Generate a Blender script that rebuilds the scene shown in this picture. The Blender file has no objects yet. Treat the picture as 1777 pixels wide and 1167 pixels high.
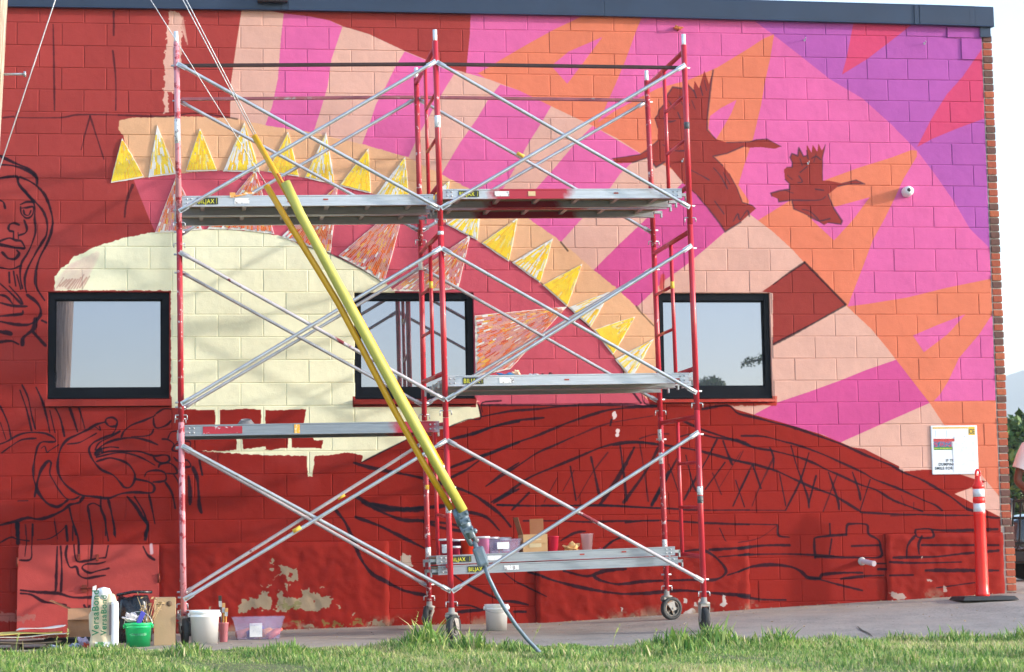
import bpy, bmesh, math, random
import numpy as np
from mathutils import Vector, Matrix
random.seed(7)
SC = bpy.context.scene
COL = SC.collection
R = math.radians

# ------------------------------------------------------------------ camera
F, CX, CY = 3712.115, 888.5, 583.5
CAM = np.array([1.85117556, -19.24758118, 0.55510196])
ROT = np.array([[0.99090026, -0.13364767, -0.0159682],
                [-0.00175132, 0.10582394, -0.99438334],
                [0.13458683, 0.98536267, 0.10462691]])
cam_data = bpy.data.cameras.new('camera')
cam = bpy.data.objects.new('camera', cam_data)
COL.objects.link(cam)
m = Matrix.Identity(4)
for i in range(3):
    m[i][0] = ROT[0][i]; m[i][1] = -ROT[1][i]; m[i][2] = -ROT[2][i]; m[i][3] = CAM[i]
cam.matrix_world = m
cam_data.sensor_width = 36.0
cam_data.lens = F / 1777 * 36.0
cam_data.clip_end = 9000
cam_data.dof.use_dof = True
cam_data.dof.focus_distance = 17.0
cam_data.dof.aperture_fstop = 4.0
SC.camera = cam

# ------------------------------------------------------------------ light
SUN_TRAVEL = Vector((-1.0, 0.28, -0.25)).normalized()
to_sun = -SUN_TRAVEL
world = bpy.data.worlds.new('World'); SC.world = world
world.use_nodes = True
wn = world.node_tree; wn.nodes.clear()
sky = wn.nodes.new('ShaderNodeTexSky'); sky.sky_type = 'NISHITA'; sky.sun_disc = False
sky.sun_elevation = math.asin(to_sun.z)
sky.sun_rotation = math.atan2(to_sun.x, to_sun.y)
sky.air_density = 1.0; sky.dust_density = 1.0; sky.ozone_density = 1.2
bg = wn.nodes.new('ShaderNodeBackground'); bg.inputs['Strength'].default_value = 0.15
wo = wn.nodes.new('ShaderNodeOutputWorld')
wn.links.new(sky.outputs[0], bg.inputs[0]); wn.links.new(bg.outputs[0], wo.inputs[0])
sun_data = bpy.data.lights.new('sun', 'SUN'); sun_data.energy = 2.0; sun_data.angle = R(1.2)
sun_data.color = (1.0, 0.95, 0.88)
sun = bpy.data.objects.new('sun', sun_data); COL.objects.link(sun)
sun.rotation_euler = SUN_TRAVEL.to_track_quat('-Z', 'Y').to_euler()
sun.location = (12, -8, 12)
SC.view_settings.view_transform = 'Standard'; SC.view_settings.look = 'None'
SC.view_settings.gamma = 1.0; SC.view_settings.use_curve_mapping = False
SC.view_settings.exposure = 2.0
SC.cycles.max_bounces = 8; SC.cycles.transparent_max_bounces = 12

# ------------------------------------------------------------------ helpers
def U(px, py, Y=0.0):
    """point of the place seen at pixel (px, py) at distance plane Y"""
    d = ROT.T @ np.array([(px - CX) / F, (py - CY) / F, 1.0])
    t = (Y - CAM[1]) / d[1]
    return CAM + t * d
def UV(px, py, Y=0.0): return Vector(U(px, py, Y))
def PX(P):
    q = ROT @ (np.array(P) - CAM)
    return CX + F * q[0] / q[2], CY + F * q[1] / q[2]

BASE_X = [-6, 0, 1.4, 3.5, 4.7, 6.6, 9.04, 12, 500]
BASE_Z = [-.07, -.052, -.033, 0.0, -.004, .081, .185, .2, .2]
_e = [U(x, y, -3.4) for x, y in ((0, 1139), (400, 1129), (850, 1128), (1300, 1119), (1700, 1111))]
EDGE_X = [e[0] for e in _e]; EDGE_Z = [e[2] for e in _e]
def ground_z(x, y):
    b = np.interp(x, BASE_X, BASE_Z)
    e = np.interp(x, EDGE_X, EDGE_Z)
    if y >= 0: return float(b)
    if y > -3.4: return float(b + (e - b) * (-y / 3.4))
    t = min(1.0, (-y - 3.4) / 8.0)
    return float(e + (-0.12 - e) * t)

def srgb(r, g, b, k=1.0):
    def f(c):
        c /= 255.0
        return (c / 12.92 if c <= .04045 else ((c + .055) / 1.055) ** 2.4) * k
    return (f(r), f(g), f(b))

class NT:
    def __init__(s, name):
        s.m = bpy.data.materials.new(name); s.m.use_nodes = True
        s.t = s.m.node_tree; s.t.nodes.clear()
        s.out = s.n('ShaderNodeOutputMaterial')
    def n(s, typ, **kw):
        nd = s.t.nodes.new(typ)
        for k, v in kw.items():
            if k.startswith('i_'):
                key = k[2:].replace('_', ' ')
                nd.inputs[key].default_value = v
            else: setattr(nd, k, v)
        return nd
    def l(s, a, b): s.t.links.new(a, b)

def noise_fac(T, coord, scale, detail=4, rough=.55, lo=.4, hi=.6):
    n = T.n('ShaderNodeTexNoise'); n.inputs['Scale'].default_value = scale
    n.inputs['Detail'].default_value = detail; n.inputs['Roughness'].default_value = rough
    T.l(coord, n.inputs['Vector'])
    mr = T.n('ShaderNodeMapRange'); mr.inputs['From Min'].default_value = lo; mr.inputs['From Max'].default_value = hi
    T.l(n.outputs['Fac'], mr.inputs['Value'])
    return mr.outputs['Result'], n
def mixc(T, fac, a, b, blend='MIX'):
    mx = T.n('ShaderNodeMix', data_type='RGBA', blend_type=blend)
    if hasattr(fac, 'links') or isinstance(fac, bpy.types.NodeSocket): T.l(fac, mx.inputs[0])
    else: mx.inputs[0].default_value = fac
    for v, i in ((a, 6), (b, 7)):
        if isinstance(v, bpy.types.NodeSocket): T.l(v, mx.inputs[i])
        else: mx.inputs[i].default_value = (*v[:3], 1)
    return mx.outputs[2]

MATS = {}
def mat(name, col, rough=.6, metal=0.0, var=.12, vscale=6.0, bump=.15, bscale=60.0, wear=None, wear_lo=.6, wear_scale=9, trans=0.0, coat=0.0, spec=.5, alpha=1.0):
    """procedural: base colour with cloudy variation, fine bump and optional worn patches of a second colour"""
    if name in MATS: return MATS[name]
    T = NT(name)
    p = T.n('ShaderNodeBsdfPrincipled'); T.l(p.outputs[0], T.out.inputs[0])
    tc = T.n('ShaderNodeTexCoord').outputs['Object']
    f, _ = noise_fac(T, tc, vscale, 5, .6, .3, .7)
    dark = tuple(c * (1 - var) for c in col); lite = tuple(min(1, c * (1 + var)) for c in col)
    c = mixc(T, f, dark, lite)
    if wear is not None:
        w, _ = noise_fac(T, tc, wear_scale, 8, .7, wear_lo, wear_lo + .04)
        c = mixc(T, w, c, wear)
    T.l(c, p.inputs['Base Color'])
    rf, _ = noise_fac(T, tc, vscale * 2.3, 3, .5, .3, .7)
    mr = T.n('ShaderNodeMapRange'); mr.inputs['To Min'].default_value = max(.02, rough - .08); mr.inputs['To Max'].default_value = min(1, rough + .08)
    T.l(rf, mr.inputs['Value']); T.l(mr.outputs[0], p.inputs['Roughness'])
    p.inputs['Metallic'].default_value = metal
    p.inputs['Specular IOR Level'].default_value = spec
    if trans: p.inputs['Transmission Weight'].default_value = trans
    if coat: p.inputs['Coat Weight'].default_value = coat
    if alpha < 1: p.inputs['Alpha'].default_value = alpha
    if bump:
        n = T.n('ShaderNodeTexNoise'); n.inputs['Scale'].default_value = bscale; n.inputs['Detail'].default_value = 5
        T.l(tc, n.inputs['Vector'])
        b = T.n('ShaderNodeBump'); b.inputs['Strength'].default_value = bump; b.inputs['Distance'].default_value = .01
        T.l(n.outputs['Fac'], b.inputs['Height']); T.l(b.outputs[0], p.inputs['Normal'])
    MATS[name] = T.m
    return T.m

class MB:
    def __init__(s): s.v = []; s.f = []; s.mi = []; s.sm = []
    def add(s, vs, fs, mi=0, smooth=False):
        o = len(s.v); s.v += [tuple(v) for v in vs]
        for f in fs: s.f.append(tuple(i + o for i in f)); s.mi.append(mi); s.sm.append(smooth)
        return s
    def box(s, x0, x1, y0, y1, z0, z1, mi=0):
        vs = [(x0,y0,z0),(x1,y0,z0),(x1,y1,z0),(x0,y1,z0),(x0,y0,z1),(x1,y0,z1),(x1,y1,z1),(x0,y1,z1)]
        return s.add(vs, [(3,2,1,0),(4,5,6,7),(0,1,5,4),(1,2,6,5),(2,3,7,6),(3,0,4,7)], mi)
    def obox(s, c, ax, ay, az, mi=0):
        """oriented box: centre and three half-axis vectors"""
        c, ax, ay, az = map(Vector, (c, ax, ay, az)); vs = []
        for dz in (-1, 1):
            for dx, dy in ((-1,-1),(1,-1),(1,1),(-1,1)): vs.append(c + ax*dx + ay*dy + az*dz)
        return s.add(vs, [(3,2,1,0),(4,5,6,7),(0,1,5,4),(1,2,6,5),(2,3,7,6),(3,0,4,7)], mi)
    def tube(s, pts, r, n=10, mi=0, cap=True, smooth=True):
        pts = [Vector(p) for p in pts]; k = len(pts)
        rs = r if isinstance(r, (list, tuple)) else [r] * k
        o = len(s.v); ref = None; vs = []
        for i, p in enumerate(pts):
            d = (pts[min(i+1, k-1)] - pts[max(i-1, 0)]).normalized()
            if ref is None:
                ref = Vector((0, 0, 1)) if abs(d.z) < .9 else Vector((0, 1, 0))
            a = (ref - d * ref.dot(d)).normalized(); ref = a; b = d.cross(a)
            for j in range(n):
                t = 2 * math.pi * j / n; vs.append(p + (a * math.cos(t) + b * math.sin(t)) * rs[i])
        fs = [(i*n+j, i*n+(j+1) % n, (i+1)*n+(j+1) % n, (i+1)*n+j) for i in range(k-1) for j in range(n)]
        s.add(vs, fs, mi, smooth)
        if cap: s.add([vs[j] for j in range(n)], [tuple(range(n))[::-1]], mi); s.add([vs[(k-1)*n+j] for j in range(n)], [tuple(range(n))], mi)
        return s
    def lathe(s, c, prof, n=24, mi=0, axis=(0,0,1), smooth=True, close=False):
        """prof: (radius, height) pairs along axis"""
        c = Vector(c); ax = Vector(axis).normalized()
        a = ax.orthogonal().normalized(); b = ax.cross(a); vs = []
        for r, h in prof:
            for j in range(n):
                t = 2 * math.pi * j / n; vs.append(c + ax * h + (a * math.cos(t) + b * math.sin(t)) * r)
        k = len(prof)
        fs = [(i*n+j, i*n+(j+1) % n, (i+1)*n+(j+1) % n, (i+1)*n+j) for i in range(k-1) for j in range(n)]
        s.add(vs, fs, mi, smooth)
        if prof[0][0] > 1e-5: s.add(vs[:n], [tuple(range(n))[::-1]], mi)
        if prof[-1][0] > 1e-5 and not close: s.add(vs[-n:], [tuple(range(n))], mi)
        return s
    def prism(s, poly, y0, y1, mi=0):
        """poly of (x, z) extruded along Y"""
        n = len(poly)
        vs = [(x, y0, z) for x, z in poly] + [(x, y1, z) for x, z in poly]
        fs = [tuple(range(n)), tuple(range(2*n-1, n-1, -1))] + [(i, i+n, (i+1) % n + n, (i+1) % n) for i in range(n)]
        return s.add(vs, fs, mi)
    def build(s, name, mats, parent=None, bevel=0.0, fix=True):
        me = bpy.data.meshes.new(name)
        off = Vector((0,0,0)); par = parent; o = None
        if parent is not None: off = WLOC[parent.name]
        me.from_pydata([(v[0]-off.x, v[1]-off.y, v[2]-off.z) for v in s.v], [], s.f)
        ml = mats if isinstance(mats, (list, tuple)) else [mats]
        for q in ml: me.materials.append(q)
        me.polygons.foreach_set('material_index', s.mi); me.polygons.foreach_set('use_smooth', s.sm)
        if fix:
            bm = bmesh.new(); bm.from_mesh(me); bmesh.ops.remove_doubles(bm, verts=bm.verts, dist=1e-5)
            bmesh.ops.recalc_face_normals(bm, faces=bm.faces); bm.to_mesh(me); bm.free()
        if bevel:
            bm = bmesh.new(); bm.from_mesh(me)
            es = [e for e in bm.edges if len(e.link_faces) == 2 and e.calc_face_angle(0) > .6]
            bmesh.ops.bevel(bm, geom=es, offset=bevel, segments=2, affect='EDGES', profile=.6); bm.to_mesh(me); bm.free()
        o = bpy.data.objects.new(name, me); COL.objects.link(o)
        if parent is not None: o.parent = parent; WLOC[o.name] = off.copy()
        else: WLOC[o.name] = Vector((0,0,0))
        return o
WLOC = {}
def thing(name, label, cat, loc, group=None):
    o = bpy.data.objects.new(name, None); COL.objects.link(o); o.location = loc
    o.empty_display_size = .1
    WLOC[o.name] = Vector(loc); o['label'] = label; o['category'] = cat
    if group: o['group'] = group
    return o
def tag(o, label, cat, group=None):
    o['label'] = label; o['category'] = cat
    if group: o['group'] = group
    return o
def struct(o, kind='structure'): o['kind'] = kind; return o
def text(body, parent, origin, size, xdir, updir, m, name='lettering', extr=.0004, shear=0, bold=0.0, sx=1.0):
    cu = bpy.data.curves.new(name, 'FONT'); cu.body = body; cu.size = size; cu.extrude = extr; cu.align_x = 'LEFT'
    cu.offset = bold; cu.shear = shear; cu.space_character = 1.12
    tmp = bpy.data.objects.new(name, cu)
    me = bpy.data.meshes.new_from_object(tmp); bpy.data.objects.remove(tmp); bpy.data.curves.remove(cu)
    x = Vector(xdir).normalized(); y = Vector(updir).normalized(); z = x.cross(y)
    off = WLOC[parent.name]; o0 = Vector(origin) - off
    for v in me.vertices: v.co = o0 + x * v.co.x * sx + y * v.co.y + z * v.co.z
    me.materials.clear(); me.materials.append(m)
    o = bpy.data.objects.new(name, me); COL.objects.link(o); o.parent = parent; WLOC[o.name] = off.copy()
    return o

# ------------------------------------------------------------------ the painting on the wall, rasterised in wall metres
TX0, TX1, TZ0, TZ1, TS = -2.5, 9.2, -.25, 5.75, 270.0
TW, TH = int((TX1-TX0)*TS), int((TZ1-TZ0)*TS)
IMG = np.zeros((TH, TW, 3), np.float32)
rng = np.random.default_rng(3)
def wpt(p):
    q = U(p[0], p[1], 0.0)
    return ((q[0]-TX0)*TS, (q[2]-TZ0)*TS)
def smooth_noise(h, w, cell, seed):
    r = np.random.default_rng(seed); gh, gw = h//cell+3, w//cell+3
    g = r.random((gh, gw)).astype(np.float32)
    yy = np.arange(h)/cell; xx = np.arange(w)/cell
    y0 = yy.astype(int); x0 = xx.astype(int); fy = (yy-y0)[:, None]; fx = (xx-x0)[None, :]
    fy = fy*fy*(3-2*fy); fx = fx*fx*(3-2*fx)
    return (g[y0][:, x0]*(1-fy)*(1-fx)+g[y0+1][:, x0]*fy*(1-fx)+g[y0][:, x0+1]*(1-fy)*fx+g[y0+1][:, x0+1]*fy*fx)
NZ1 = smooth_noise(TH, TW, 9, 1)*.6 + smooth_noise(TH, TW, 4, 2)*.4
NZ2 = smooth_noise(TH, TW, 60, 5)
def cr(pts, sub=6):
    """Catmull-Rom through points"""
    P = [np.array(p, float) for p in pts]
    if len(P) < 3: return P
    out = []
    for i in range(len(P)-1):
        a, b, c, d = P[max(i-1, 0)], P[i], P[i+1], P[min(i+2, len(P)-1)]
        for k in range(sub):
            t = k/sub
            out.append(.5*((2*b)+(c-a)*t+(2*a-5*b+4*c-d)*t*t+(3*b-a-3*c+d)*t**3))
    out.append(P[-1]); return out
ALB = 0.85
def paintcol(c): return np.array(srgb(*c, ALB), np.float32)
def fill(pts, col, curve=False, alpha=1.0, rag=0.0, soft=1.0):
    P = cr(pts) if curve else pts
    Q = np.array([wpt(p) for p in P])
    x0, x1 = max(0, int(Q[:, 0].min())-2-int(rag)), min(TW, int(Q[:, 0].max())+3+int(rag))
    y0, y1 = max(0, int(Q[:, 1].min())-2-int(rag)), min(TH, int(Q[:, 1].max())+3+int(rag))
    if x1 <= x0 or y1 <= y0: return
    yy, xx = np.mgrid[y0:y1, x0:x1].astype(np.float32)
    if rag:
        xx = xx + (NZ1[y0:y1, x0:x1]-.5)*rag*2; yy = yy + (np.roll(NZ1, 37, 1)[y0:y1, x0:x1]-.5)*rag*2
    ins = np.zeros(xx.shape, bool)
    n = len(Q)
    for i in range(n):
        ax, ay = Q[i]; bx, by = Q[(i+1) % n]
        if ay == by: continue
        c = (ay > yy) != (by > yy)
        ins ^= c & (xx < (bx-ax)*(yy-ay)/(by-ay)+ax)
    a = ins.astype(np.float32)*alpha
    s = IMG[y0:y1, x0:x1]; s += (paintcol(col)-s)*a[..., None]
INK = (26, 22, 36)
def stroke(pts, w, col=INK, alpha=.93, soft=.5, curve=True):
    """w in photo pixels"""
    P = cr(pts, 5) if curve and len(pts) > 2 else [np.array(p, float) for p in pts]
    Q = np.array([wpt(p) for p in P]); hw = w*.62*TS/190.0
    x0, x1 = max(0, int(Q[:, 0].min()-hw-4)), min(TW, int(Q[:, 0].max()+hw+5))
    y0, y1 = max(0, int(Q[:, 1].min()-hw-4)), min(TH, int(Q[:, 1].max()+hw+5))
    if x1 <= x0 or y1 <= y0: return
    A = np.zeros((y1-y0, x1-x0), np.float32)
    L = len(Q)-1; ph = rng.random()*6
    for i in range(L):
        ax, ay = Q[i]; bx, by = Q[i+1]
        h = hw*(.82+.25*math.sin(ph+i*.5))*(1 if 0 < i < L-1 else .85)
        m_ = h+3
        u0, u1 = max(x0, int(min(ax, bx)-m_)), min(x1, int(max(ax, bx)+m_+1))
        v0, v1 = max(y0, int(min(ay, by)-m_)), min(y1, int(max(ay, by)+m_+1))
        if u1 <= u0 or v1 <= v0: continue
        yy, xx = np.mgrid[v0:v1, u0:u1].astype(np.float32)
        dx, dy = bx-ax, by-ay; LL = dx*dx+dy*dy+1e-6
        t = np.clip(((xx-ax)*dx+(yy-ay)*dy)/LL, 0, 1)
        d = np.hypot(xx-ax-t*dx, yy-ay-t*dy) + (NZ1[v0:v1, u0:u1]-.5)*h*.5
        e = max(1.0, h*soft)
        a = np.clip((h+e*.5-d)/e, 0, 1)
        s = A[v0-y0:v1-y0, u0-x0:u1-x0]; np.maximum(s, a, out=s)
    s = IMG[y0:y1, x0:x1]; s += (paintcol(col)-s)*(A*alpha)[..., None]
def Z(ox, oy, k): return lambda pts: [(ox+x/k, oy+y/k) for x, y in pts]

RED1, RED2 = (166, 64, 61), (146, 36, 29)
PINK, PINK2, SALMON, ORANGE, PURPLE, RPINK = (223, 104, 163), (209, 84, 146), (223, 173, 158), (226, 126, 97), (181, 91, 171), (213, 75, 115)
TAN, ROSE, CREAM = (233, 180, 140), (207, 90, 108), (250, 245, 210)
# base coat: deep red low, paler red above; pale glare put into the colour upward
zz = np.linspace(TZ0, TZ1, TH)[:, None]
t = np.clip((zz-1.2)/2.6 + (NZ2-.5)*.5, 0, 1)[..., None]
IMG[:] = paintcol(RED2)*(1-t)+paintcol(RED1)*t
ARC = [(456,17),(492,24),(537,29),(571,36),(594,46),(640,60),(702,89),(743,106),(791,122),(850,139),(901,158),(956,185),(1028,219),(1069,240),(1110,266),(1200,312),(1260,345),(1300,372),(1340,402),(1374,433),(1394,455),(1430,492),(1468,531),(1512,572),(1540,606),(1574,651),(1608,694),(1636,735),(1665,780),(1712,836),(1745,875)]
fill([(818,-20),(815,60),(811,100),(808,130),(1100,300),(1400,500),(1600,720),(1790,920),(1790,-20)], PINK)
fill([(1303,33),(1300,-30),(1790,-30),(1790,480),(1719,433),(1683,398),(1655,350),(1620,300),(1592,263),(1545,215),(1497,172),(1440,138),(1392,100),(1343,62)], PURPLE)
fill([(1380,-20),(1600,-20),(1583,43),(1505,103),(1461,130),(1469,100),(1481,39)], RPINK)
fill([(1591,256),(1615,209),(1643,164),(1670,134),(1703,86),(1790,10),(1790,175),(1709,206),(1660,224),(1619,241)], RPINK)
fill([(829,128),(850,116),(871,103),(919,75),(963,51),(1014,27),(1050,10),(1120,10),(1115,27),(1105,51),(1086,103),(1069,144),(1042,206),(1030,222),(956,190),(850,142)], ORANGE)
fill([(1045,65),(1010,112),(984,146),(956,115),(987,90)], PINK)
fill([(1028,219),(1069,192),(1141,154),(1193,140),(1244,118),(1300,84),(1324,68),(1343,60),(1336,103),(1327,144),(1320,185),(1307,240),(1290,291),(1281,322),(1300,350),(1290,380),(1200,320),(1110,268),(1069,242)], ORANGE)
fill([(1278,174),(1251,188),(1232,202),(1229,223),(1241,245),(1254,223),(1268,199)], PINK)
fill([(1591,262),(1581,261),(1547,274),(1492,291),(1440,310),(1405,325),(1370,349),(1320,380),(1314,384),(1374,436),(1430,495),(1470,534),(1499,459),(1514,418),(1535,380),(1553,343),(1567,312),(1591,272)], ORANGE)
fill([(1509,343),(1480,351),(1440,362),(1420,375),(1408,382),(1447,418),(1480,382)], PINK)
fill([(1721,484),(1760,478),(1760,500),(1725,541),(1698,582),(1663,623),(1646,661),(1631,685),(1620,697),(1790,695),(1790,920),(1712,840),(1608,700),(1574,653),(1540,608),(1512,574),(1468,533),(1506,528),(1574,517),(1643,500)], ORANGE)
fill([(1675,546),(1645,580),(1603,612),(1584,583),(1626,565)], PINK)
fill([(419,17),(422,-20),(456,-20)]+ARC+[(1760,910),(1500,780),(1100,720),(600,700),(400,250),(399,202),(400,147),(408,90)], SALMON)
fill([(492,24),(537,29),(571,36),(594,47),(575,103),(568,151),(556,192),(543,232),(499,225),(460,218),(472,185),(482,137),(487,69)], PINK)
fill([(702,90),(743,107),(792,122),(774,151),(750,192),(727,233),(708,275),(684,267),(628,251),(640,219),(652,182),(671,147),(684,120)], PINK)
fill([(850,139),(865,146),(901,158),(956,185),(936,219),(918,247),(894,291),(874,326),(858,352),(815,330),(764,306),(797,250),(828,206),(848,172),(868,147)], PINK)
fill([(1028,219),(994,254),(963,291),(932,326),(898,370),(940,396),(973,421),(1014,375),(1059,326),(1076,302),(1112,268)], PINK)
fill([(1183,319),(1127,375),(1074,425),(1029,470),(1065,498),(1104,534),(1152,488),(1190,461),(1227,430),(1258,403),(1240,360),(1200,320)], PINK2)
fill([(1396,456),(1467,529),(1400,568),(1343,598),(1341,600),(1341,509),(1322,507),(1362,479)], (152, 58, 53))
fill([(1555,625),(1591,672),(1613,700),(1540,732),(1457,769),(1428,755),(1308,720),(1346,700),(1403,681),(1458,661),(1505,642)], PINK2)
fill([(1636,735),(1613,700),(1600,715),(1560,760),(1560,830),(1640,830),(1650,780)], SALMON)
# peach band with the rose field below it
OUT = [(222,206),(290,203),(345,203),(399,205),(460,218),(543,231),(628,251),(708,274),(766,304),(817,329),(870,353),(912,376),(973,420),(1030,469),(1065,497),(1104,533),(1150,575)]
INN = [(1090,660),(1081,645),(1062,616),(1028,573),(985,534),(936,492),(889,456),(836,424),(810,407),(772,387),(720,360),(640,335),(588,324),(527,309),(450,297),(377,297),(298,303),(231,312)]
fill([(204,225),(208,210)]+OUT+[(1150,705),(1130,703)]+INN+[(214,237)], TAN, rag=2)
fill([(231,312)]+INN[::-1]+[(1110,680),(1132,704),(835,706),(600,706),(480,420),(269,404),(257,377)], ROSE)
fill([(300,18),(306,22),(318,32),(315,60),(316,95),(311,115),(310,165),(292,162),(291,197),(284,197),(285,105),(290,60),(294,20)], SALMON, rag=6)
for k in range(9): stroke([(296+k*2.6,22+k),(309+k*2,30+k*6)], 3, SALMON, .5)
# cream disc
fill([(95,505),(94,482),(106,466),(118,458),(128,446),(143,441),(160,431),(178,424.6),(219,412.6),(264,404),(301.6,401),(377,398),(444,402),(489,411),(516,423),(571,440),(606,457),(640,474),(671,493),(690,512),(700,700),(832,696),(827,698),(835,726),(811,730),(778,742),(716,758),(671,781),(627,803),(630,791),(602,786),(560,792),(546,792),(542,828),(534,828),(531,792),(440,790),(352,784),(340,776),(340,711),(296,708),(296,505)], CREAM, rag=2)
fill([(310,711),(345,712.5),(395,712),(425,710),(470,713),(531,711),(526,740),(320,745)], RED2, rag=1)
fill([(320,745),(526,740),(545,765),(561,765),(557,779),(500,777),(470,782),(421,780),(410,784),(352,783),(320,786)], RED2, rag=2)
for x0_, x1_, a_, b_ in ((372.5,381,705,745),(452,459.5,705,745),(409.5,420.5,750,786),(499,505.5,750,790)):
    fill([(x0_,a_),(x1_,a_),(x1_+1,b_),(x0_+1,b_)], CREAM, rag=1.5)
fill([(345,741),(545,741),(545,766),(345,766)], CREAM, alpha=0)
fill([(398,782),(460,776),(461,781),(400,789)], CREAM, rag=2)
for k in range(16): 
    x = 96+k*3.1; stroke([(x,503-k*.3),(x+10+k,480-k*2.2),(x+24,462-k*1.5)], 5, (238,205,190), .45, .8)
for k in range(10): stroke([(98+k*5,497+rng.random()*6),(110+k*5,476+rng.random()*14)], 3, RED1, .5, .8)
# the lower red field with the bridge
fill([(833,724),(829,703),(1080,704),(1128,704),(1116,676),(1143,668),(1143,702),(1262,700),(1276,711),(1310,721),(1360,735),(1420,753),(1460,769),(1530,800),(1567,819),(1604,816),(1640,815),(1690,832),(1712,836),(1690,845),(1650,860),(1675,882),(1690,888),(1735,898),(1790,898),(1790,1200),(560,1200),(600,810),(627,803),(716,758),(778,742),(811,730)], (150, 36, 28))
# birds
BIRD1 = [(1237,123),(1234,145),(1230,178),(1227,206),(1227,226),(1242,242),(1261,248),(1300,247),(1313,243),(1331,242),(1355,255),(1344,259),(1320,256),(1300,257),(1289,255),(1261,267),(1237,272),(1254,288),(1265,302),(1278,326),(1288,352),(1305,357),(1311,363),(1285,386),(1258,403),(1251,392),(1229,363),(1210,341),(1187,320),(1169,298),(1163,290),(1155,281),(1138,291),(1124,274),(1097,283),(1069,284),(1062,276),(1090,272),(1110,269),(1124,260),(1141,245),(1141,223),(1136,206),(1141,200),(1143,192),(1152,182),(1158,165),(1167,152),(1184,154),(1193,147),(1203,158),(1205,141),(1213,154),(1222,123),(1230,147)]
fill(BIRD1, (152, 58, 53))
BIRD2 = [(1432,252),(1427,274),(1427,314),(1437,314),(1461,319),(1485,313),(1500,320),(1471,320),(1454,324),(1437,338),(1447,363),(1461,384),(1459,390),(1437,387),(1430,391),(1413,380),(1393,370),(1377,363),(1374,348),(1351,351),(1350,346),(1339,341),(1337,336),(1351,332),(1370,329),(1370,320),(1362,312),(1360,295),(1365,291),(1374,291),(1375,283),(1371,274),(1374,267),(1384,271),(1386,257),(1394,272),(1399,271),(1400,252),(1408,266),(1410,252),(1418,264),(1420,250),(1426,262)]
fill(BIRD2, (152, 58, 53))
def seg(lst, a, b, w, al=.75):
    n = len(lst); pts = [lst[i % n] for i in range(a, b+1)]; stroke(pts, w, (60,50,66), al, .6, False)
for a, b in ((0,5),(6,10),(14,17),(18,22),(23,27),(30,34),(36,40),(41,50)): seg(BIRD1, a, b, 2.6)
for a, b in ((0,2),(4,8),(9,13),(14,20),(21,26),(28,36)): seg(BIRD2, a, b, 2.4)
for s_ in ([(1197,295),(1220,307),(1230,313)],[(1238,292),(1250,306),(1262,328)],[(1255,300),(1266,320)],[(1272,385),(1280,372),(1284,382),(1296,366),(1300,376)],[(1222,140),(1226,158)],[(1215,150),(1219,166)],[(1204,158),(1208,170)],[(1190,172),(1196,184)],[(1386,306),(1392,316),(1384,318)],[(1388,300),(1400,290)],[(1408,276),(1416,272),(1424,278)],[(1415,329),(1429,331)],[(1376,348),(1420,348),(1432,342)],[(1160,176),(1170,190)],[(1178,168),(1184,182)],[(1150,205),(1160,212),(1172,210)],[(1200,175),(1206,190)],[(1176,196),(1180,206)],[(1150,252),(1170,262),(1190,262)],[(1200,330),(1216,346)],[(1240,350),(1256,372)],[(1366,305),(1374,312)],[(1400,262),(1402,276)],[(1388,276),(1392,288)],[(1416,268),(1412,282)],[(1360,330),(1376,336)],[(1402,376),(1420,384),(1440,380)],[(1392,364),(1406,368),(1420,382)]): stroke(s_, 2.4, (60,50,66), .75)
# drawing: face, hand, ropes
q = Z(0,250,2.592)
for p_, w_ in (([(0,55),(60,85),(120,110),(160,145),(165,185)],4),([(0,95),(60,100),(120,120),(165,155)],3.5),([(0,155),(75,148),(85,180),(130,235),(160,265),(190,300),(210,350),(208,410),(185,450),(150,510),(120,570),(110,620),(118,670)],3.2),([(90,150),(150,180),(200,230),(230,310),(235,370),(215,440),(175,520),(158,600),(165,650),(200,705)],3.4),
    ([(75,150),(85,190),(140,250),(155,285),(155,340),(158,400),(130,480),(95,540),(90,600),(100,650)],3),([(90,275),(120,262),(152,264)],3),([(92,285),(95,315),(120,335),(145,320),(148,285),(120,288),(97,290)],2.6),([(105,298),(110,318),(128,322),(138,302)],2.2),([(0,255),(15,265),(22,290)],3),([(36,385),(42,365),(62,357),(85,365)],3),([(38,383),(42,392),(58,395)],3),([(85,412),(112,402),(120,382),(108,345)],3),([(60,395),(60,428)],2.2),([(80,400),(82,428)],2.2),
    ([(0,438),(40,425),(70,435),(95,440),(110,470),(85,470),(40,466),(0,458)],3),([(0,450),(60,464),(105,470)],2.4),([(10,490),(35,515),(65,518),(85,495),(75,480)],4),([(0,557),(50,565),(92,548)],2.4),([(40,580),(42,625)],3),([(60,575),(70,640)],3),([(75,590),(92,655)],3),([(0,630),(50,675),(95,722)],3),([(40,640),(85,690),(102,722)],2.6),([(0,680),(30,690),(55,720)],3),([(0,716),(60,730),(120,732)],3.5),([(0,776),(60,770),(98,765),(102,752)],4),([(0,800),(60,812),(120,815),(155,800),(180,770),(180,740),(160,710),(120,680)],4),([(0,845),(25,850),(50,856)],6),([(100,902),(105,872),(150,832),(158,790)],6),([(150,850),(203,908)],5),([(188,796),(208,805)],3),([(0,892),(50,888),(82,902)],4)):
    stroke(q(p_), w_*1.12)
q = Z(0,660,3.949)
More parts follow.
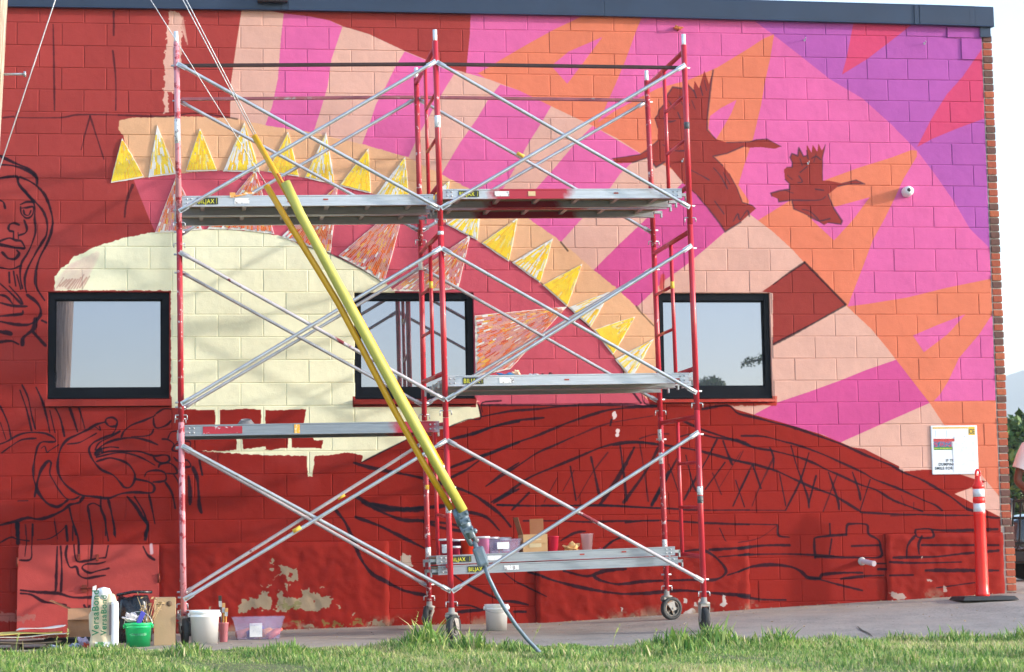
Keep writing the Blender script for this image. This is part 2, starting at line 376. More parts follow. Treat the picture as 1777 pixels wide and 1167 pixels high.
for p_, w_ in (([(0,440),(50,420),(120,380),(200,360),(300,365),(360,390),(380,420),(340,425),(290,425),(260,450),(245,500),(232,560),(225,620),(230,680),(245,740),(235,800)],9),([(10,500),(80,450),(150,410),(245,400)],7),([(280,470),(305,455),(320,495),(345,480),(400,445)],6),([(350,570),(330,555),(290,600),(265,660),(250,740),(280,800),(330,850),(390,870),(430,850),(460,825)],14),([(350,570),(340,640),(370,700),(400,750),(450,810),(500,820),(540,800)],7),
    ([(720,290),(730,265),(770,258),(800,280),(800,310),(775,320),(745,315),(725,295)],9),([(800,300),(790,340),(770,370)],8),([(715,290),(660,305),(600,340),(520,380),(460,410),(415,470),(395,560),(400,640),(440,710),(500,760),(560,790),(640,800),(740,810),(830,780),(920,770),(1020,775),(1050,765),(1055,730),(1020,700),(930,680)],11),([(460,440),(540,430),(600,400),(660,365)],6),([(680,320),(685,345),(650,320)],6),
    ([(820,350),(780,370),(700,400),(640,430),(610,470),(620,520),(650,570),(700,620),(770,650),(820,700),(850,735),(890,735),(920,690),(920,640),(880,580),(820,550),(750,535),(690,550),(660,560)],10),([(650,500),(700,450),(760,420),(850,400),(940,400),(1020,420),(1080,445)],10),([(660,520),(740,490),(850,490),(950,490),(1050,520),(1110,515),(1150,520),(1160,550),(1120,570),(1070,555),(1050,525)],9),([(660,530),(800,500),(900,510),(980,540),(1060,585)],8),([(830,390),(850,350),(900,310),(980,280),(1050,250),(1062,238)],9),([(1050,260),(1055,310),(1080,330),(1140,310),(1170,280)],9),([(1070,230),(1120,200),(1170,200)],8),([(1050,340),(1020,380),(900,390)],8),([(820,355),(760,390),(680,430),(650,480)],7),([(660,480),(750,460),(810,465)],8),([(655,510),(690,480),(700,500)],16),
    ([(990,660),(1010,630),(1080,620),(1130,640),(1130,690),(1050,700)],9),([(1085,600),(1100,575),(1160,570),(1200,600),(1210,640),(1140,640)],9),([(1110,405),(1150,410),(1190,440),(1180,480),(1220,490)],8),([(1150,400),(1170,360),(1210,350)],7),([(1190,460),(1220,430),(1290,420),(1305,445),(1280,480)],8),([(1190,530),(1220,555),(1280,550),(1305,590),(1260,600)],10),([(1130,700),(1170,760),(1190,830),(1200,880)],11),([(1320,600),(1350,680),(1360,780),(1365,870),(1380,910)],16),([(1190,650),(1220,700),(1240,780)],10),([(1290,660),(1300,760),(1300,850)],18),([(1365,550),(1385,650)],12),
    ([(135,70),(180,200),(215,345)],9),([(150,35),(190,120),(215,240),(240,335)],8),([(245,50),(290,150),(320,260),(340,360)],10),([(340,210),(375,360)],9),([(370,180),(410,260),(440,385)],10),([(470,180),(500,260),(530,355)],11),([(530,165),(560,260),(580,335)],7),([(0,180),(50,290),(75,400)],9),([(0,290),(40,410)],7),
    ([(570,800),(540,840),(480,855),(460,870),(420,900),(330,940),(260,955),(190,945),(100,970),(0,995)],14),([(120,830),(190,828)],7),([(600,860),(640,845),(690,870)],8),([(600,870),(615,960),(630,1066)],11),([(690,800),(690,880),(720,960),(722,1066)],11),([(740,820),(760,900),(780,1000),(785,1066)],11),([(475,880),(490,950),(520,1060)],10),([(450,1000),(455,1066)],14),([(115,985),(120,1066)],24),([(870,800),(930,870),(980,950),(1010,1000),(995,1066)],15),([(920,800),(980,900),(1000,960)],10),([(1020,790),(1040,880),(1060,985)],9),([(225,990),(225,1066)],6),([(170,990),(175,1066)],5),([(370,970),(385,1066)],5)):
    stroke(q(p_), w_/3.949*1.3)
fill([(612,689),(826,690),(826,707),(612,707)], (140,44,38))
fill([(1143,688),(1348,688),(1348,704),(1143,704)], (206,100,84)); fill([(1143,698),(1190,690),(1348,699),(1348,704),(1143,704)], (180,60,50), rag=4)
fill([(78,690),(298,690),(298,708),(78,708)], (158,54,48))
# hatch doors: salmon coat, their stronger lighting put into a lighter colour
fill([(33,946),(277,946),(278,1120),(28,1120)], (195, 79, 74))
q = Z(0,900,4.37)
for p_, w_ in (([(0,185),(80,145),(130,160),(220,172)],9),([(130,40),(135,190)],28),([(245,45),(240,200),(235,310),(150,318)],9),([(195,50),(200,170),(190,290)],5),([(410,0),(435,160)],6),([(500,60),(510,170)],20),([(540,0),(590,150),(600,310)],12),([(550,60),(550,170)],12),([(680,0),(700,150),(690,310)],11),([(790,0),(820,170)],12),([(820,210),(805,290)],12),([(850,0),(875,145)],9),([(1090,0),(1120,60),(1100,160)],20),([(1085,215),(1120,280),(1170,315)],14),([(280,165),(370,155),(440,115),(500,60)],6),([(435,215),(430,400),(425,545)],14),([(460,215),(470,380),(465,550)],14),([(510,210),(500,280),(530,370),(580,370),(600,430),(650,455),(720,445),(800,433)],12),([(560,200),(580,320),(650,325),(740,305),(800,300)],11),([(800,330),(740,345),(650,350),(625,380),(680,415),(740,400),(825,380)],11),([(160,545),(280,560),(440,570),(560,600),(740,598)],17),([(160,570),(240,580),(330,630),(420,645),(500,660)],14),([(640,660),(665,690),(680,665)],14)):
    stroke(q(p_), w_/4.37*1.2)
stroke([(262,946),(263,960)], 5, (225,190,200), .9)
# drawing: bridge and boats
q = Z(820,680,3.07)
for p_, w_ in (([(45,135),(200,105),(330,95),(470,80),(600,72),(830,68),(900,78)],9),([(0,230),(90,195),(200,160),(330,145),(380,140)],9),([(0,355),(100,325),(210,280),(330,240),(440,195),(500,170),(600,135),(720,100),(850,85),(1000,78)],10),([(70,505),(170,440),(250,390),(340,330),(440,285),(540,240)],8),([(550,238),(650,195),(740,165)],7),([(740,165),(960,130)],4),([(740,150),(733,180)],9),([(100,590),(200,530),(300,460),(440,400),(560,350),(680,300),(780,275),(880,268),(1044,290)],10),([(890,252),(960,230),(1044,226)],7),([(130,605),(350,610),(560,608),(760,610),(1044,625)],8),([(270,690),(450,690),(620,695),(800,690),(990,690)],8),
    ([(785,290),(800,400),(820,580)],10),([(720,325),(640,430),(560,570)],6),([(630,350),(650,440),(675,560)],11),([(520,400),(550,580)],11),([(450,460),(380,590)],7),([(540,420),(480,530)],5),([(860,300),(780,450),(680,600)],16),([(890,280),(910,400),(935,585)],7),([(990,300),(920,430),(805,590)],14),([(300,540),(210,630)],12),([(1044,430),(955,605)],14),([(470,795),(540,755),(600,745)],9),([(690,840),(750,795),(830,770)],9)):
    stroke(q(p_), w_/3.07*1.22, alpha=.9 if w_ > 7 else .7)
q = Z(940,760,3.242)
for p_, w_ in (([(120,750),(250,780),(350,750),(470,740)],14),([(290,780),(330,805),(430,825),(560,810),(700,805),(880,800),(970,800),(1020,775),(1030,740),(990,690),(940,650),(880,632),(800,640)],12),([(0,785),(120,820),(250,850),(430,878),(600,875),(780,860),(960,875),(1167,890)],13),([(370,600),(440,560)],9),([(1000,510),(1033,582)],8),([(940,632),(1060,625),(1160,618)],11),([(990,672),(1100,662),(1167,655)],8),([(1040,775),(1160,735)],10),
    ([(0,383),(120,384),(260,380),(430,385),(560,395),(700,398),(860,408),(1167,408)],8),([(470,478),(650,465),(900,480),(1167,490)],8),([(400,45),(540,28),(700,45),(860,70),(960,95),(1167,150)],10),([(970,0),(1090,15),(1167,45)],14),([(760,0),(860,-22),(970,0)],8),
    ([(760,120),(700,230),(620,375)],14),([(715,150),(770,310)],8),([(985,10),(930,120),(860,240),(800,350)],9),([(810,100),(850,260),(880,310)],9),([(1020,20),(1045,90),(1070,150)],11),([(1120,80),(1000,280)],5),([(1030,140),(920,290)],8),([(960,200),(1010,320)],6),([(1167,190),(1075,385)],8),([(1090,240),(1140,390)],8)):
    stroke(q(p_), w_/3.242*1.22, alpha=.9 if w_ > 7 else .7)
q = Z(1280,700,3.241)
for p_, w_ in (([(-200,35),(-60,14),(0,58),(90,80),(200,110),(320,140),(450,185),(590,235),(700,285),(810,330),(870,355),(930,390),(1030,430),(1110,475),(1200,530),(1280,590),(1330,608)],10),([(20,185),(140,188),(250,215),(360,245),(480,290),(570,330),(700,390),(770,430),(900,480),(1040,545),(1110,575),(1150,605)],8),([(-330,90),(-200,150),(0,215),(90,250),(200,270),(340,305),(420,335),(500,375),(570,405),(690,460),(780,490),(870,545),(960,580),(1040,610)],9),([(0,325),(90,345),(210,380),(320,430),(420,475),(530,515),(600,555),(690,610)],10),
    ([(180,250),(200,300),(200,370)],8),([(200,310),(120,480),(80,580)],7),([(80,350),(10,490)],7),([(85,350),(130,480)],8),([(235,400),(270,580)],8),([(300,240),(330,350),(390,520),(400,590)],8),([(400,280),(350,440),(270,600)],8),([(440,410),(400,560)],8),([(510,390),(560,540),(570,600)],9),([(560,400),(480,610)],7),([(645,390),(680,490),(690,545)],9),([(745,430),(690,600)],9),([(920,520),(940,580)],5),([(990,560),(990,600)],5),([(30,270),(0,330)],7),
    ([(0,602),(270,605)],7),([(690,615),(870,625),(1040,628),(1160,632),(1330,632)],8),([(860,635),(1000,630)],7),([(1330,632),(1440,645),(1475,645)],8),([(0,680),(220,685)],8),([(225,685),(230,745),(290,755)],8),([(220,690),(120,760),(0,785)],4),([(0,820),(140,802),(290,800)],14),([(0,858),(90,852),(290,850),(430,855),(540,860)],8),([(435,870),(430,780),(450,755),(610,740)],10),([(610,745),(615,690),(640,680),(725,685),(735,735),(790,770),(803,810),(803,865),(700,870),(440,865)],10),([(517,680),(520,740)],11),([(528,765),(515,850)],9),([(640,805),(800,800)],9),
    ([(0,950),(60,925),(170,910),(290,920),(350,945),(400,985),(460,990),(480,965),(600,955),(700,955)],12),([(400,980),(460,985)],18),([(430,985),(560,1020),(700,1055)],8),([(580,990),(700,975),(820,970)],10),([(0,1085),(130,1105),(270,1108)],11),([(780,903),(830,903)],12),([(790,935),(830,935)],12),
    ([(945,870),(950,800),(990,750)],10),([(1015,850),(1010,800),(1030,750)],10),([(1000,712),(1085,710),(1090,755),(1005,755),(1000,715)],9),([(1090,712),(1200,718),(1460,710)],11),([(1030,800),(1460,800)],12),([(870,870),(1100,865),(1240,850),(1460,830)],10),([(850,895),(1000,900),(1250,895)],9),([(1050,942),(1220,942),(1460,942)],14),([(850,970),(980,968)],10),([(1110,1040),(1330,1010)],9)):
    stroke(q(p_), w_/3.241*1.25, alpha=.9 if w_ > 7 else .7)
q = Z(560,680,3.07)
for p_, w_ in (([(165,380),(250,405),(400,435),(530,462),(700,510),(800,550),(890,610),(950,660),(1000,720)],15),([(180,560),(230,590),(290,605),(400,625),(530,620),(650,610)],18),([(260,605),(320,625),(410,632),(530,625)],26),([(210,590),(330,650),(430,685),(530,690),(700,710),(760,745)],15),([(175,670),(300,715),(380,755),(450,790),(540,835)],15),([(70,635),(120,700),(160,790),(200,890),(260,970),(330,1010),(430,1060),(540,1085)],18),([(530,690),(650,730),(760,745)],18),
    ([(670,410),(800,360),(900,330),(1044,270)],13),([(680,460),(760,420),(830,370)],11),([(680,255),(780,230),(900,190),(1044,160)],13),([(770,640),(870,670),(940,740)],13),([(910,595),(960,560),(1044,520)],13),([(930,605),(1044,608)],9),([(870,505),(950,440),(1044,380)],7),([(205,378),(340,310),(480,240)],6),([(670,190),(770,150),(840,142),(825,60)],6),([(850,110),(850,60),(950,50)],6)):
    stroke(q(p_), w_/3.07*1.05)
q = Z(680,860,4.49)
for p_, w_ in (([(470,610),(560,680),(700,750),(850,820),(950,830),(1060,855)],16),([(490,860),(600,860),(680,885)],10),([(520,910),(680,895),(720,895)],22),([(950,908),(1040,908)],18),([(870,600),(960,670),(1060,720),(1200,790)],11),([(1060,600),(1150,625),(1257,665)],14)):
    stroke(q(p_), w_/4.49*1.05)
q = Z(0,0,2.918)
for p_, w_ in (([(268,125),(272,320),(275,560)],8),([(575,60),(575,180)],10),([(570,260),(585,400),(585,560)],9),([(15,598),(70,592)],8),([(70,598),(300,598),(400,583),(600,585)],7),([(600,585),(850,592),(1000,575),(1200,605)],8),([(455,590),(430,680),(410,760)],7),([(455,590),(490,700),(525,808)],8),([(670,940),(640,1020),(630,1100)],13)):
    stroke(q(p_), w_/2.918, alpha=.72)
for p_, w_, a_ in (([(1081,645),(1090,670),(1112,700)],3,.9),([(1113,676),(1118,700),(1140,705)],3,.8),([(1063,616),(1082,646)],2.5,.8),([(836,424),(889,456),(936,490),(985,534),(1028,574)],2.2,.7),([(973,421),(985,436)],3,.8),([(1104,532),(1114,545),(1134,566)],3,.7),([(1396,456),(1467,529)],4,.85),([(1343,598),(1400,568),(1466,531)],4,.85),([(1341,495),(1362,479),(1396,456)],3,.8),([(516,424),(571,441),(606,458),(640,476),(668,493)],2.4,.7),([(835,704),(1000,704),(1128,706)],3,.85)):
    stroke(p_, w_, alpha=a_)
stroke([(1150,480),(1148,500)], 8, (200,70,66), .9)
# bare patches and drips
for c_, r_ in (((1066,722),7),((1071,748),5),((1070,755),4)): fill([(c_[0]+r_*math.cos(a)*.7, c_[1]+r_*math.sin(a)) for a in [i*.7 for i in range(9)]], (236,214,214), rag=3)
q = Z(280,880,4.067)
CON = (160,142,120)
for P_ in ([(545,765),(548,700),(565,660),(620,655),(680,650),(690,610),(740,592),(775,640),(778,690),(760,738),(700,720),(640,712),(600,740)],[(790,740),(815,680),(830,590),(852,640),(930,642),(985,650),(980,590),(1045,575),(1060,605),(1200,650),(1190,700),(1130,722),(1060,742),(960,722),(900,720),(850,745)],[(830,400),(850,420),(950,440),(970,520),(900,530),(860,470),(785,512),(800,490),(835,475)],[(770,370),(800,372),(795,400),(775,395)],[(870,550),(900,560),(895,600),(870,585)],[(740,545),(765,545),(760,565),(742,560)],[(1000,840),(1040,825),(1085,850),(1060,862),(1010,858)],[(1465,815),(1540,800),(1590,820),(1580,850),(1480,850)],[(1230,690),(1250,700),(1250,740),(1235,735)],[(705,550),(720,553),(716,570),(706,566)],[(1120,565),(1145,570),(1140,590),(1122,586)],[(780,440),(790,450),(770,470),(750,450)],[(1340,750),(1365,755),(1360,780),(1345,778)],[(345,710),(365,712),(362,735),(350,733)]): fill(q(P_), CON, rag=9)
for P_ in ([(800,690),(860,670),(900,700),(980,670),(985,710),(940,730),(870,725)],[(1130,815),(1190,810),(1200,845),(1140,845)],[(1210,815),(1270,808),(1280,848),(1220,850)],[(1340,800),(1400,790),(1420,840),(1350,840)],[(925,795),(990,795),(985,820),(930,820)]): fill(q(P_), (120,124,72), alpha=.6, rag=12)
for P_ in ([(900,470),(925,475),(918,500),(900,495)],[(1070,655),(1084,660),(1080,680),(1072,676)]): fill(q(P_), RED2, rag=4)
q = Z(940,760,3.242)
for P_ in ([(790,905),(812,902),(815,930),(795,932)],[(848,925),(870,925),(872,948),(850,950)],[(1010,885),(1030,890),(1042,935),(1020,952),(995,945),(1008,920)],[(875,905),(892,908),(890,928),(876,925)],[(800,975),(840,960),(870,985),(835,1005),(790,1000)],[(440,960),(452,958),(456,978),(444,980)],[(1100,985),(1167,978),(1167,1000),(1100,1000)]): fill(q(P_), (200,186,182), rag=4)
fill([(692,972),(700,962),(712,966),(715,984),(700,986),(690,980)], (190,170,156), rag=6)
q = Z(1280,700,3.241)
for P_ in ([(850,1060),(920,1070),(945,1100),(870,1110)],[(1155,1025),(1175,1030),(1165,1065),(1150,1060)],[(1060,985),(1085,990),(1080,1005),(1062,1003)],[(1020,865),(1032,870),(1028,880)]): fill(q(P_), (186,160,150), rag=6)
fill([(0,1063),(60,1068),(62,1078),(0,1080)], (170,120,110), alpha=.5, rag=8)
# grime low down along the foot of the wall
gz = np.clip((.10-(zz-np.interp(np.linspace(TX0, TX1, TW), BASE_X, BASE_Z)[None, :]))/.10, 0, 1)*np.clip((NZ1*.5+NZ2*1.1-.95)*5, 0, 1)
IMG += (np.array(srgb(150,130,112,.8), np.float32)-IMG)*(gz*.75)[..., None]
# roller marks: the coats are a touch uneven
IMG *= (1+.05*(NZ2-.5)+.05*(NZ1-.5))[..., None]
IMG = np.clip(IMG, 0, 1)
enc = np.where(IMG <= .0031308, IMG*12.92, 1.055*np.power(np.maximum(IMG, 1e-6), 1/2.4)-.055)
img = bpy.data.images.new('mural_paint', TW, TH, alpha=False)
buf = np.ones((TH, TW, 4), np.float32); buf[..., :3] = enc
img.pixels.foreach_set(buf.ravel()); img.update(); img.pack()
del buf, enc

def mural_mat():
    T = NT('mural_wall_paint')
    p = T.n('ShaderNodeBsdfPrincipled'); T.l(p.outputs[0], T.out.inputs[0])
    g = T.n('ShaderNodeNewGeometry')
    sp = T.n('ShaderNodeSeparateXYZ'); T.l(g.outputs['Position'], sp.inputs[0])
    def lin(src, a, b):
        mr = T.n('ShaderNodeMapRange', clamp=False); mr.inputs['From Min'].default_value = a; mr.inputs['From Max'].default_value = b
        T.l(src, mr.inputs['Value']); return mr.outputs[0]
    cb = T.n('ShaderNodeCombineXYZ'); T.l(lin(sp.outputs[0], TX0, TX1), cb.inputs[0]); T.l(lin(sp.outputs[2], TZ0, TZ1), cb.inputs[1])
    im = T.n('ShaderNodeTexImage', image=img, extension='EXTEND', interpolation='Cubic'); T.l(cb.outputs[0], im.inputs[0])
    f, _ = noise_fac(T, g.outputs['Position'], 1.7, 5, .6, .3, .7)
    c = mixc(T, f, (.93,.93,.93), (1.04,1.04,1.04)); c = mixc(T, 1.0, im.outputs[0], c, 'MULTIPLY')
    oi = T.n('ShaderNodeObjectInfo'); c2 = mixc(T, oi.outputs['Random'], (.93,.93,.93), (1.04,1.04,1.04)); c = mixc(T, 1.0, c, c2, 'MULTIPLY')
    T.l(c, p.inputs['Base Color']); p.inputs['Roughness'].default_value = .7; p.inputs['Specular IOR Level'].default_value = .08
    n1 = T.n('ShaderNodeTexNoise'); n1.inputs['Scale'].default_value = 140; n1.inputs['Detail'].default_value = 6; T.l(g.outputs['Position'], n1.inputs['Vector'])
    n2 = T.n('ShaderNodeTexNoise'); n2.inputs['Scale'].default_value = 9; n2.inputs['Detail'].default_value = 4; T.l(g.outputs['Position'], n2.inputs['Vector'])
    b1 = T.n('ShaderNodeBump'); b1.inputs['Strength'].default_value = .4; b1.inputs['Distance'].default_value = .005; T.l(n1.outputs[0], b1.inputs['Height'])
    b2 = T.n('ShaderNodeBump'); b2.inputs['Strength'].default_value = .3; b2.inputs['Distance'].default_value = .02; T.l(n2.outputs[0], b2.inputs['Height']); T.l(b1.outputs[0], b2.inputs['Normal'])
    T.l(b2.outputs[0], p.inputs['Normal'])
    return T.m
M_MURAL = mural_mat()

# ------------------------------------------------------------------ ground
def ground_mat():
    T = NT('asphalt_ground'); p = T.n('ShaderNodeBsdfPrincipled'); T.l(p.outputs[0], T.out.inputs[0])
    pos = T.n('ShaderNodeNewGeometry').outputs['Position']
    a, _ = noise_fac(T, pos, 2.2, 6, .6, .35, .65)
    asp = mixc(T, a, (.19,.176,.168), (.31,.285,.265))
    g, _ = noise_fac(T, pos, 160, 2, .5, .45, .7)
    asp = mixc(T, g, asp, (.40,.37,.34))
    g2, _ = noise_fac(T, pos, 38, 3, .7, .58, .66); asp = mixc(T, g2, asp, (.10,.095,.095))
    g3, _ = noise_fac(T, pos, .9, 5, .6, .45, .7); asp = mixc(T, g3, asp, (.34,.30,.27))
    d, _ = noise_fac(T, pos, 3.5, 6, .65, .35, .65)
    dirt = mixc(T, d, (.32,.25,.19), (.46,.37,.29))
    sp = T.n('ShaderNodeSeparateXYZ'); T.l(pos, sp.inputs[0])
    # dust gathered towards the foot of the wall and the left end of the apron
    mr = T.n('ShaderNodeMapRange'); mr.inputs['From Min'].default_value = 5.5; mr.inputs['From Max'].default_value = 1.0; T.l(sp.outputs[0], mr.inputs['Value'])
    mr2 = T.n('ShaderNodeMapRange'); mr2.inputs['From Min'].default_value = -1.1; mr2.inputs['From Max'].default_value = -.2; T.l(sp.outputs[1], mr2.inputs['Value'])
    ad = T.n('ShaderNodeMath', operation='MAXIMUM'); T.l(mr.outputs[0], ad.inputs[0]); T.l(mr2.outputs[0], ad.inputs[1])
    nn, _ = noise_fac(T, pos, 5, 6, .7, .3, .62)
    mu = T.n('ShaderNodeMath', operation='MULTIPLY'); T.l(ad.outputs[0], mu.inputs[0]); T.l(nn, mu.inputs[1])
    c = mixc(T, mu.outputs[0], asp, dirt)
    # beyond the yard: dry verge and field
    mr3 = T.n('ShaderNodeMapRange'); mr3.inputs['From Min'].default_value = 22; mr3.inputs['From Max'].default_value = 23; T.l(sp.outputs[1], mr3.inputs['Value'])
    c = mixc(T, mr3.outputs[0], c, (.16,.2,.06))
    T.l(c, p.inputs['Base Color']); p.inputs['Roughness'].default_value = .92; p.inputs['Specular IOR Level'].default_value = .25
    n = T.n('ShaderNodeTexNoise'); n.inputs['Scale'].default_value = 120; n.inputs['Detail'].default_value = 4; T.l(pos, n.inputs['Vector'])
    n3 = T.n('ShaderNodeTexNoise'); n3.inputs['Scale'].default_value = 6; n3.inputs['Detail'].default_value = 4; T.l(pos, n3.inputs['Vector'])
    b = T.n('ShaderNodeBump'); b.inputs['Strength'].default_value = .6; b.inputs['Distance'].default_value = .006; T.l(n.outputs[0], b.inputs['Height'])
    b3 = T.n('ShaderNodeBump'); b3.inputs['Strength'].default_value = .3; b3.inputs['Distance'].default_value = .03; T.l(n3.outputs[0], b3.inputs['Height']); T.l(b.outputs[0], b3.inputs['Normal'])
    T.l(b3.outputs[0], p.inputs['Normal']); return T.m
xs = [-3000,-600,-150,-60,-25,-12,-8] + [-6+i*.25 for i in range(81)] + [15,18,24,40,80,200,600,3000]
ys = [-3000,-600,-200,-80,-40,-25,-18,-14,-12] + [-11+i*.25 for i in range(73)] + [8,10,14,20,30,50,100,300,800,3000]
gm = MB()
vs = [(x, y, ground_z(x, y)) for y in ys for x in xs]; nx = len(xs)
gm.add(vs, [(j*nx+i, j*nx+i+1, (j+1)*nx+i+1, (j+1)*nx+i) for j in range(len(ys)-1) for i in range(nx-1)], 0, True)
struct(gm.build('ground', ground_mat(), fix=False))
# lawn bed along the front
def lawn_edge(x): return -3.42 + .10*math.sin(x*2.1) + .06*math.sin(x*5.3+1) + .03*math.sin(x*13)
lm = MB(); vs = []; lxs = [-8+i*.12 for i in range(190)]; lys = [0,.06,.2,.4]+[.6+.25*i for i in range(32)]+[10,14,24]
for t_ in lys:
    for x in lxs:
        y = lawn_edge(x)-t_; vs.append((x, y, ground_z(x, y)+(.004 if t_ == 0 else .010)))
n_ = len(lxs); lm.add(vs, [(j*n_+i, j*n_+i+1, (j+1)*n_+i+1, (j+1)*n_+i) for j in range(len(lys)-1) for i in range(n_-1)], 0, True)
struct(lm.build('lawn_soil', mat('lawn_soil', (.12,.135,.05), .95, var=.4, vscale=8, bump=.6, bscale=40), fix=True))

# ------------------------------------------------------------------ building
BLD = thing('painted_block_building', 'single storey concrete block building with an unfinished pink, orange and red mural', 'building', (4.5, 0.3, 0.1))
yk = [40.1,79.2,117.6,155.9,194.7,233,271.8,310.2,348.5,388.4,428,467.4,506.8,546.2,585.6,626,666.6,707.3,747.4,786.6,826.4,866.4,906.1,946.5]
rk = [65.1,104.5,140.5,177.2,213.2,249.8,287.2,323.8,359.8,395.4,433.1,471.8,509.5,546.2,583.9,621.6,659.3,697,735.5,774,812.0,849.5,886.5,925]
PL = [U(100, y)for y in yk]; PR = [U(1680, y) for y in rk]
zL = {i+1: p[2] for i, p in enumerate(PL)}; zR = {i+1: p[2] for i, p in enumerate(PR)}
xL, xR = PL[0][0], PR[0][0]
for k in (25,26,27,28,29): zL[k] = zL[24]-.2032*(k-24); zR[k] = zR[24]-.2032*(k-24)
for d in (zL, zR): d[0] = d[1]+.2032; d[-1] = d[0]+.2032
def cz(k, x): return float(zL[k]+(zR[k]-zL[k])*(x-xL)/(xR-xL))
TOPJ = {0:29.1,1:107.3,2:185,3:262,6:494.2,7:570.3,8:648.1,9:724.9,10:802,11:877.4,12:952.8,13:1027.5,14:1102.6,16:1251,17:1324,18:1397,19:1468.6,20:1537.5,21:1608.4}
BOTJ = {0:(19,846),.5:(58.7,886),1.5:(138,886),2.5:(217.8,886),3.5:(296.8,886),11.5:(926,722),12.5:(1003.5,722),13.5:(1080,722),14.5:(1156.7,722),16.5:(1311.8,870),17.5:(1386.4,870),18.5:(1459,870),19.5:(1530.5,870),20.5:(1603,870)}
tu = sorted(TOPJ); tr = [U(TOPJ[u_], 60+u_)[0]-.4064*u_ for u_ in tu]
bu = sorted(BOTJ); br = [U(*BOTJ[u_])[0]-.4064*u_ for u_ in bu]
def jx(u_, z):
    a = np.interp(u_, tu, tr); b = np.interp(u_, bu, br); t = min(1, max(0, (5.4-z)/4.3))
    return float(.4064*u_+a+(b-a)*t)
XEND = 9.055
WINS = []
for wx0, wx1, gx0, gx1, gy0, gy1 in ((82,294,95,281,521,675),(615,823,624,810,521,674),(1143,1338.5,1149,1325,523,672)):
    a = U(wx0, 600); b = U(wx1, 600)
    WINS.append(dict(x0=a[0], x1=b[0], g=(gx0, gx1, gy0, gy1)))
PARG = [(277,675,24,27.9),(929,1300,24.2,27.9),(1538,1742,24,27.9)]
PARGX = [(U(a, 1000)[0], U(b, 1000)[0]) for a, b, _, _ in PARG]
blocks = []
for k in range(0, 28):
    off = 0.0 if k % 2 else .5
    for i in range(-4, 24):
        u0, u1 = i+off, i+off+1
        zm = cz(k, 4)-.1
        x0, x1 = jx(u0, zm), jx(u1, zm)
        if k in (27,) and x1 > 8.8: pass
        if x0 >= XEND-.02: continue
        if x1 > XEND-.09: x1 = XEND
        segs = [(x0, x1)]
        if 13 <= k <= 17:
            for w in WINS:
                ns = []
                for a, b in segs:
                    if b <= w['x0'] or a >= w['x1']: ns.append((a, b)); continue
                    if a < w['x0']-.02: ns.append((a, w['x0']+.004))
                    if b > w['x1']+.02: ns.append((w['x1']-.004, b))
                segs = ns
        if k >= 24:
            for pa, pb in PARGX:
                ns = []
                for a, b in segs:
                    if b <= pa or a >= pb: ns.append((a, b)); continue
                    if a < pa-.03: ns.append((a, pa+.004))
                    if b > pb+.03: ns.append((pb-.004, b))
                segs = ns
        for a, b in segs:
            if b-a > .03: blocks.append((k, a, b))
def block_geo(mb, k, a, b):
    j, ch = .0022, .0052
    yo = random.uniform(-.0016, .0016); tl = [random.uniform(-.0007, .0007) for _ in range(4)]
    A, B = a+j, b-j; sa, sb = random.uniform(-.0012, .0012), random.uniform(-.0012, .0012)
    za0, zb0 = cz(k, A)-j, cz(k, B)-j; za1, zb1 = cz(k+1, A)+j, cz(k+1, B)+j
    f = [(A+ch, yo+tl[0], za1+ch), (B-ch, yo+tl[1], zb1+ch), (B-ch+sb, yo+tl[2], zb0-ch), (A+ch+sa, yo+tl[3], za0-ch)]
    r = [(A, yo+.0034, za1), (B, yo+.0034, zb1), (B+sb, yo+.0034, zb0), (A+sa, yo+.0034, za0)]
    r2 = [(x, .05, z) for x, _, z in r]
    mb.add(f+r+r2, [(0,1,2,3)]+[(i, i+4, (i+1) % 4+4, (i+1) % 4) for i in range(4)]+[(i+4, i+8, (i+1) % 4+8, (i+1) % 4+4) for i in range(4)])
def seen_size(bk):
    k, a, b = bk
    if a < -.12 or b > 9.02: return 0
    p = PX((a, 0, cz(k, a))); q_ = PX((b, 0, cz(k+1, b)))
    if p[0] < -5 or p[1] < 14 or q_[1] > 1080: return 0
    return (q_[0]-p[0])*(q_[1]-p[1])
order = sorted(blocks, key=seen_size, reverse=True)
for bk in order[:295]:
    mb = MB(); block_geo(mb, *bk); mb.build('concrete_block', M_MURAL, BLD, fix=False)
mb = MB()
for bk in order[295:]: block_geo(mb, *bk)
struct(mb.build('concrete_block', M_MURAL, BLD, fix=False), 'stuff')
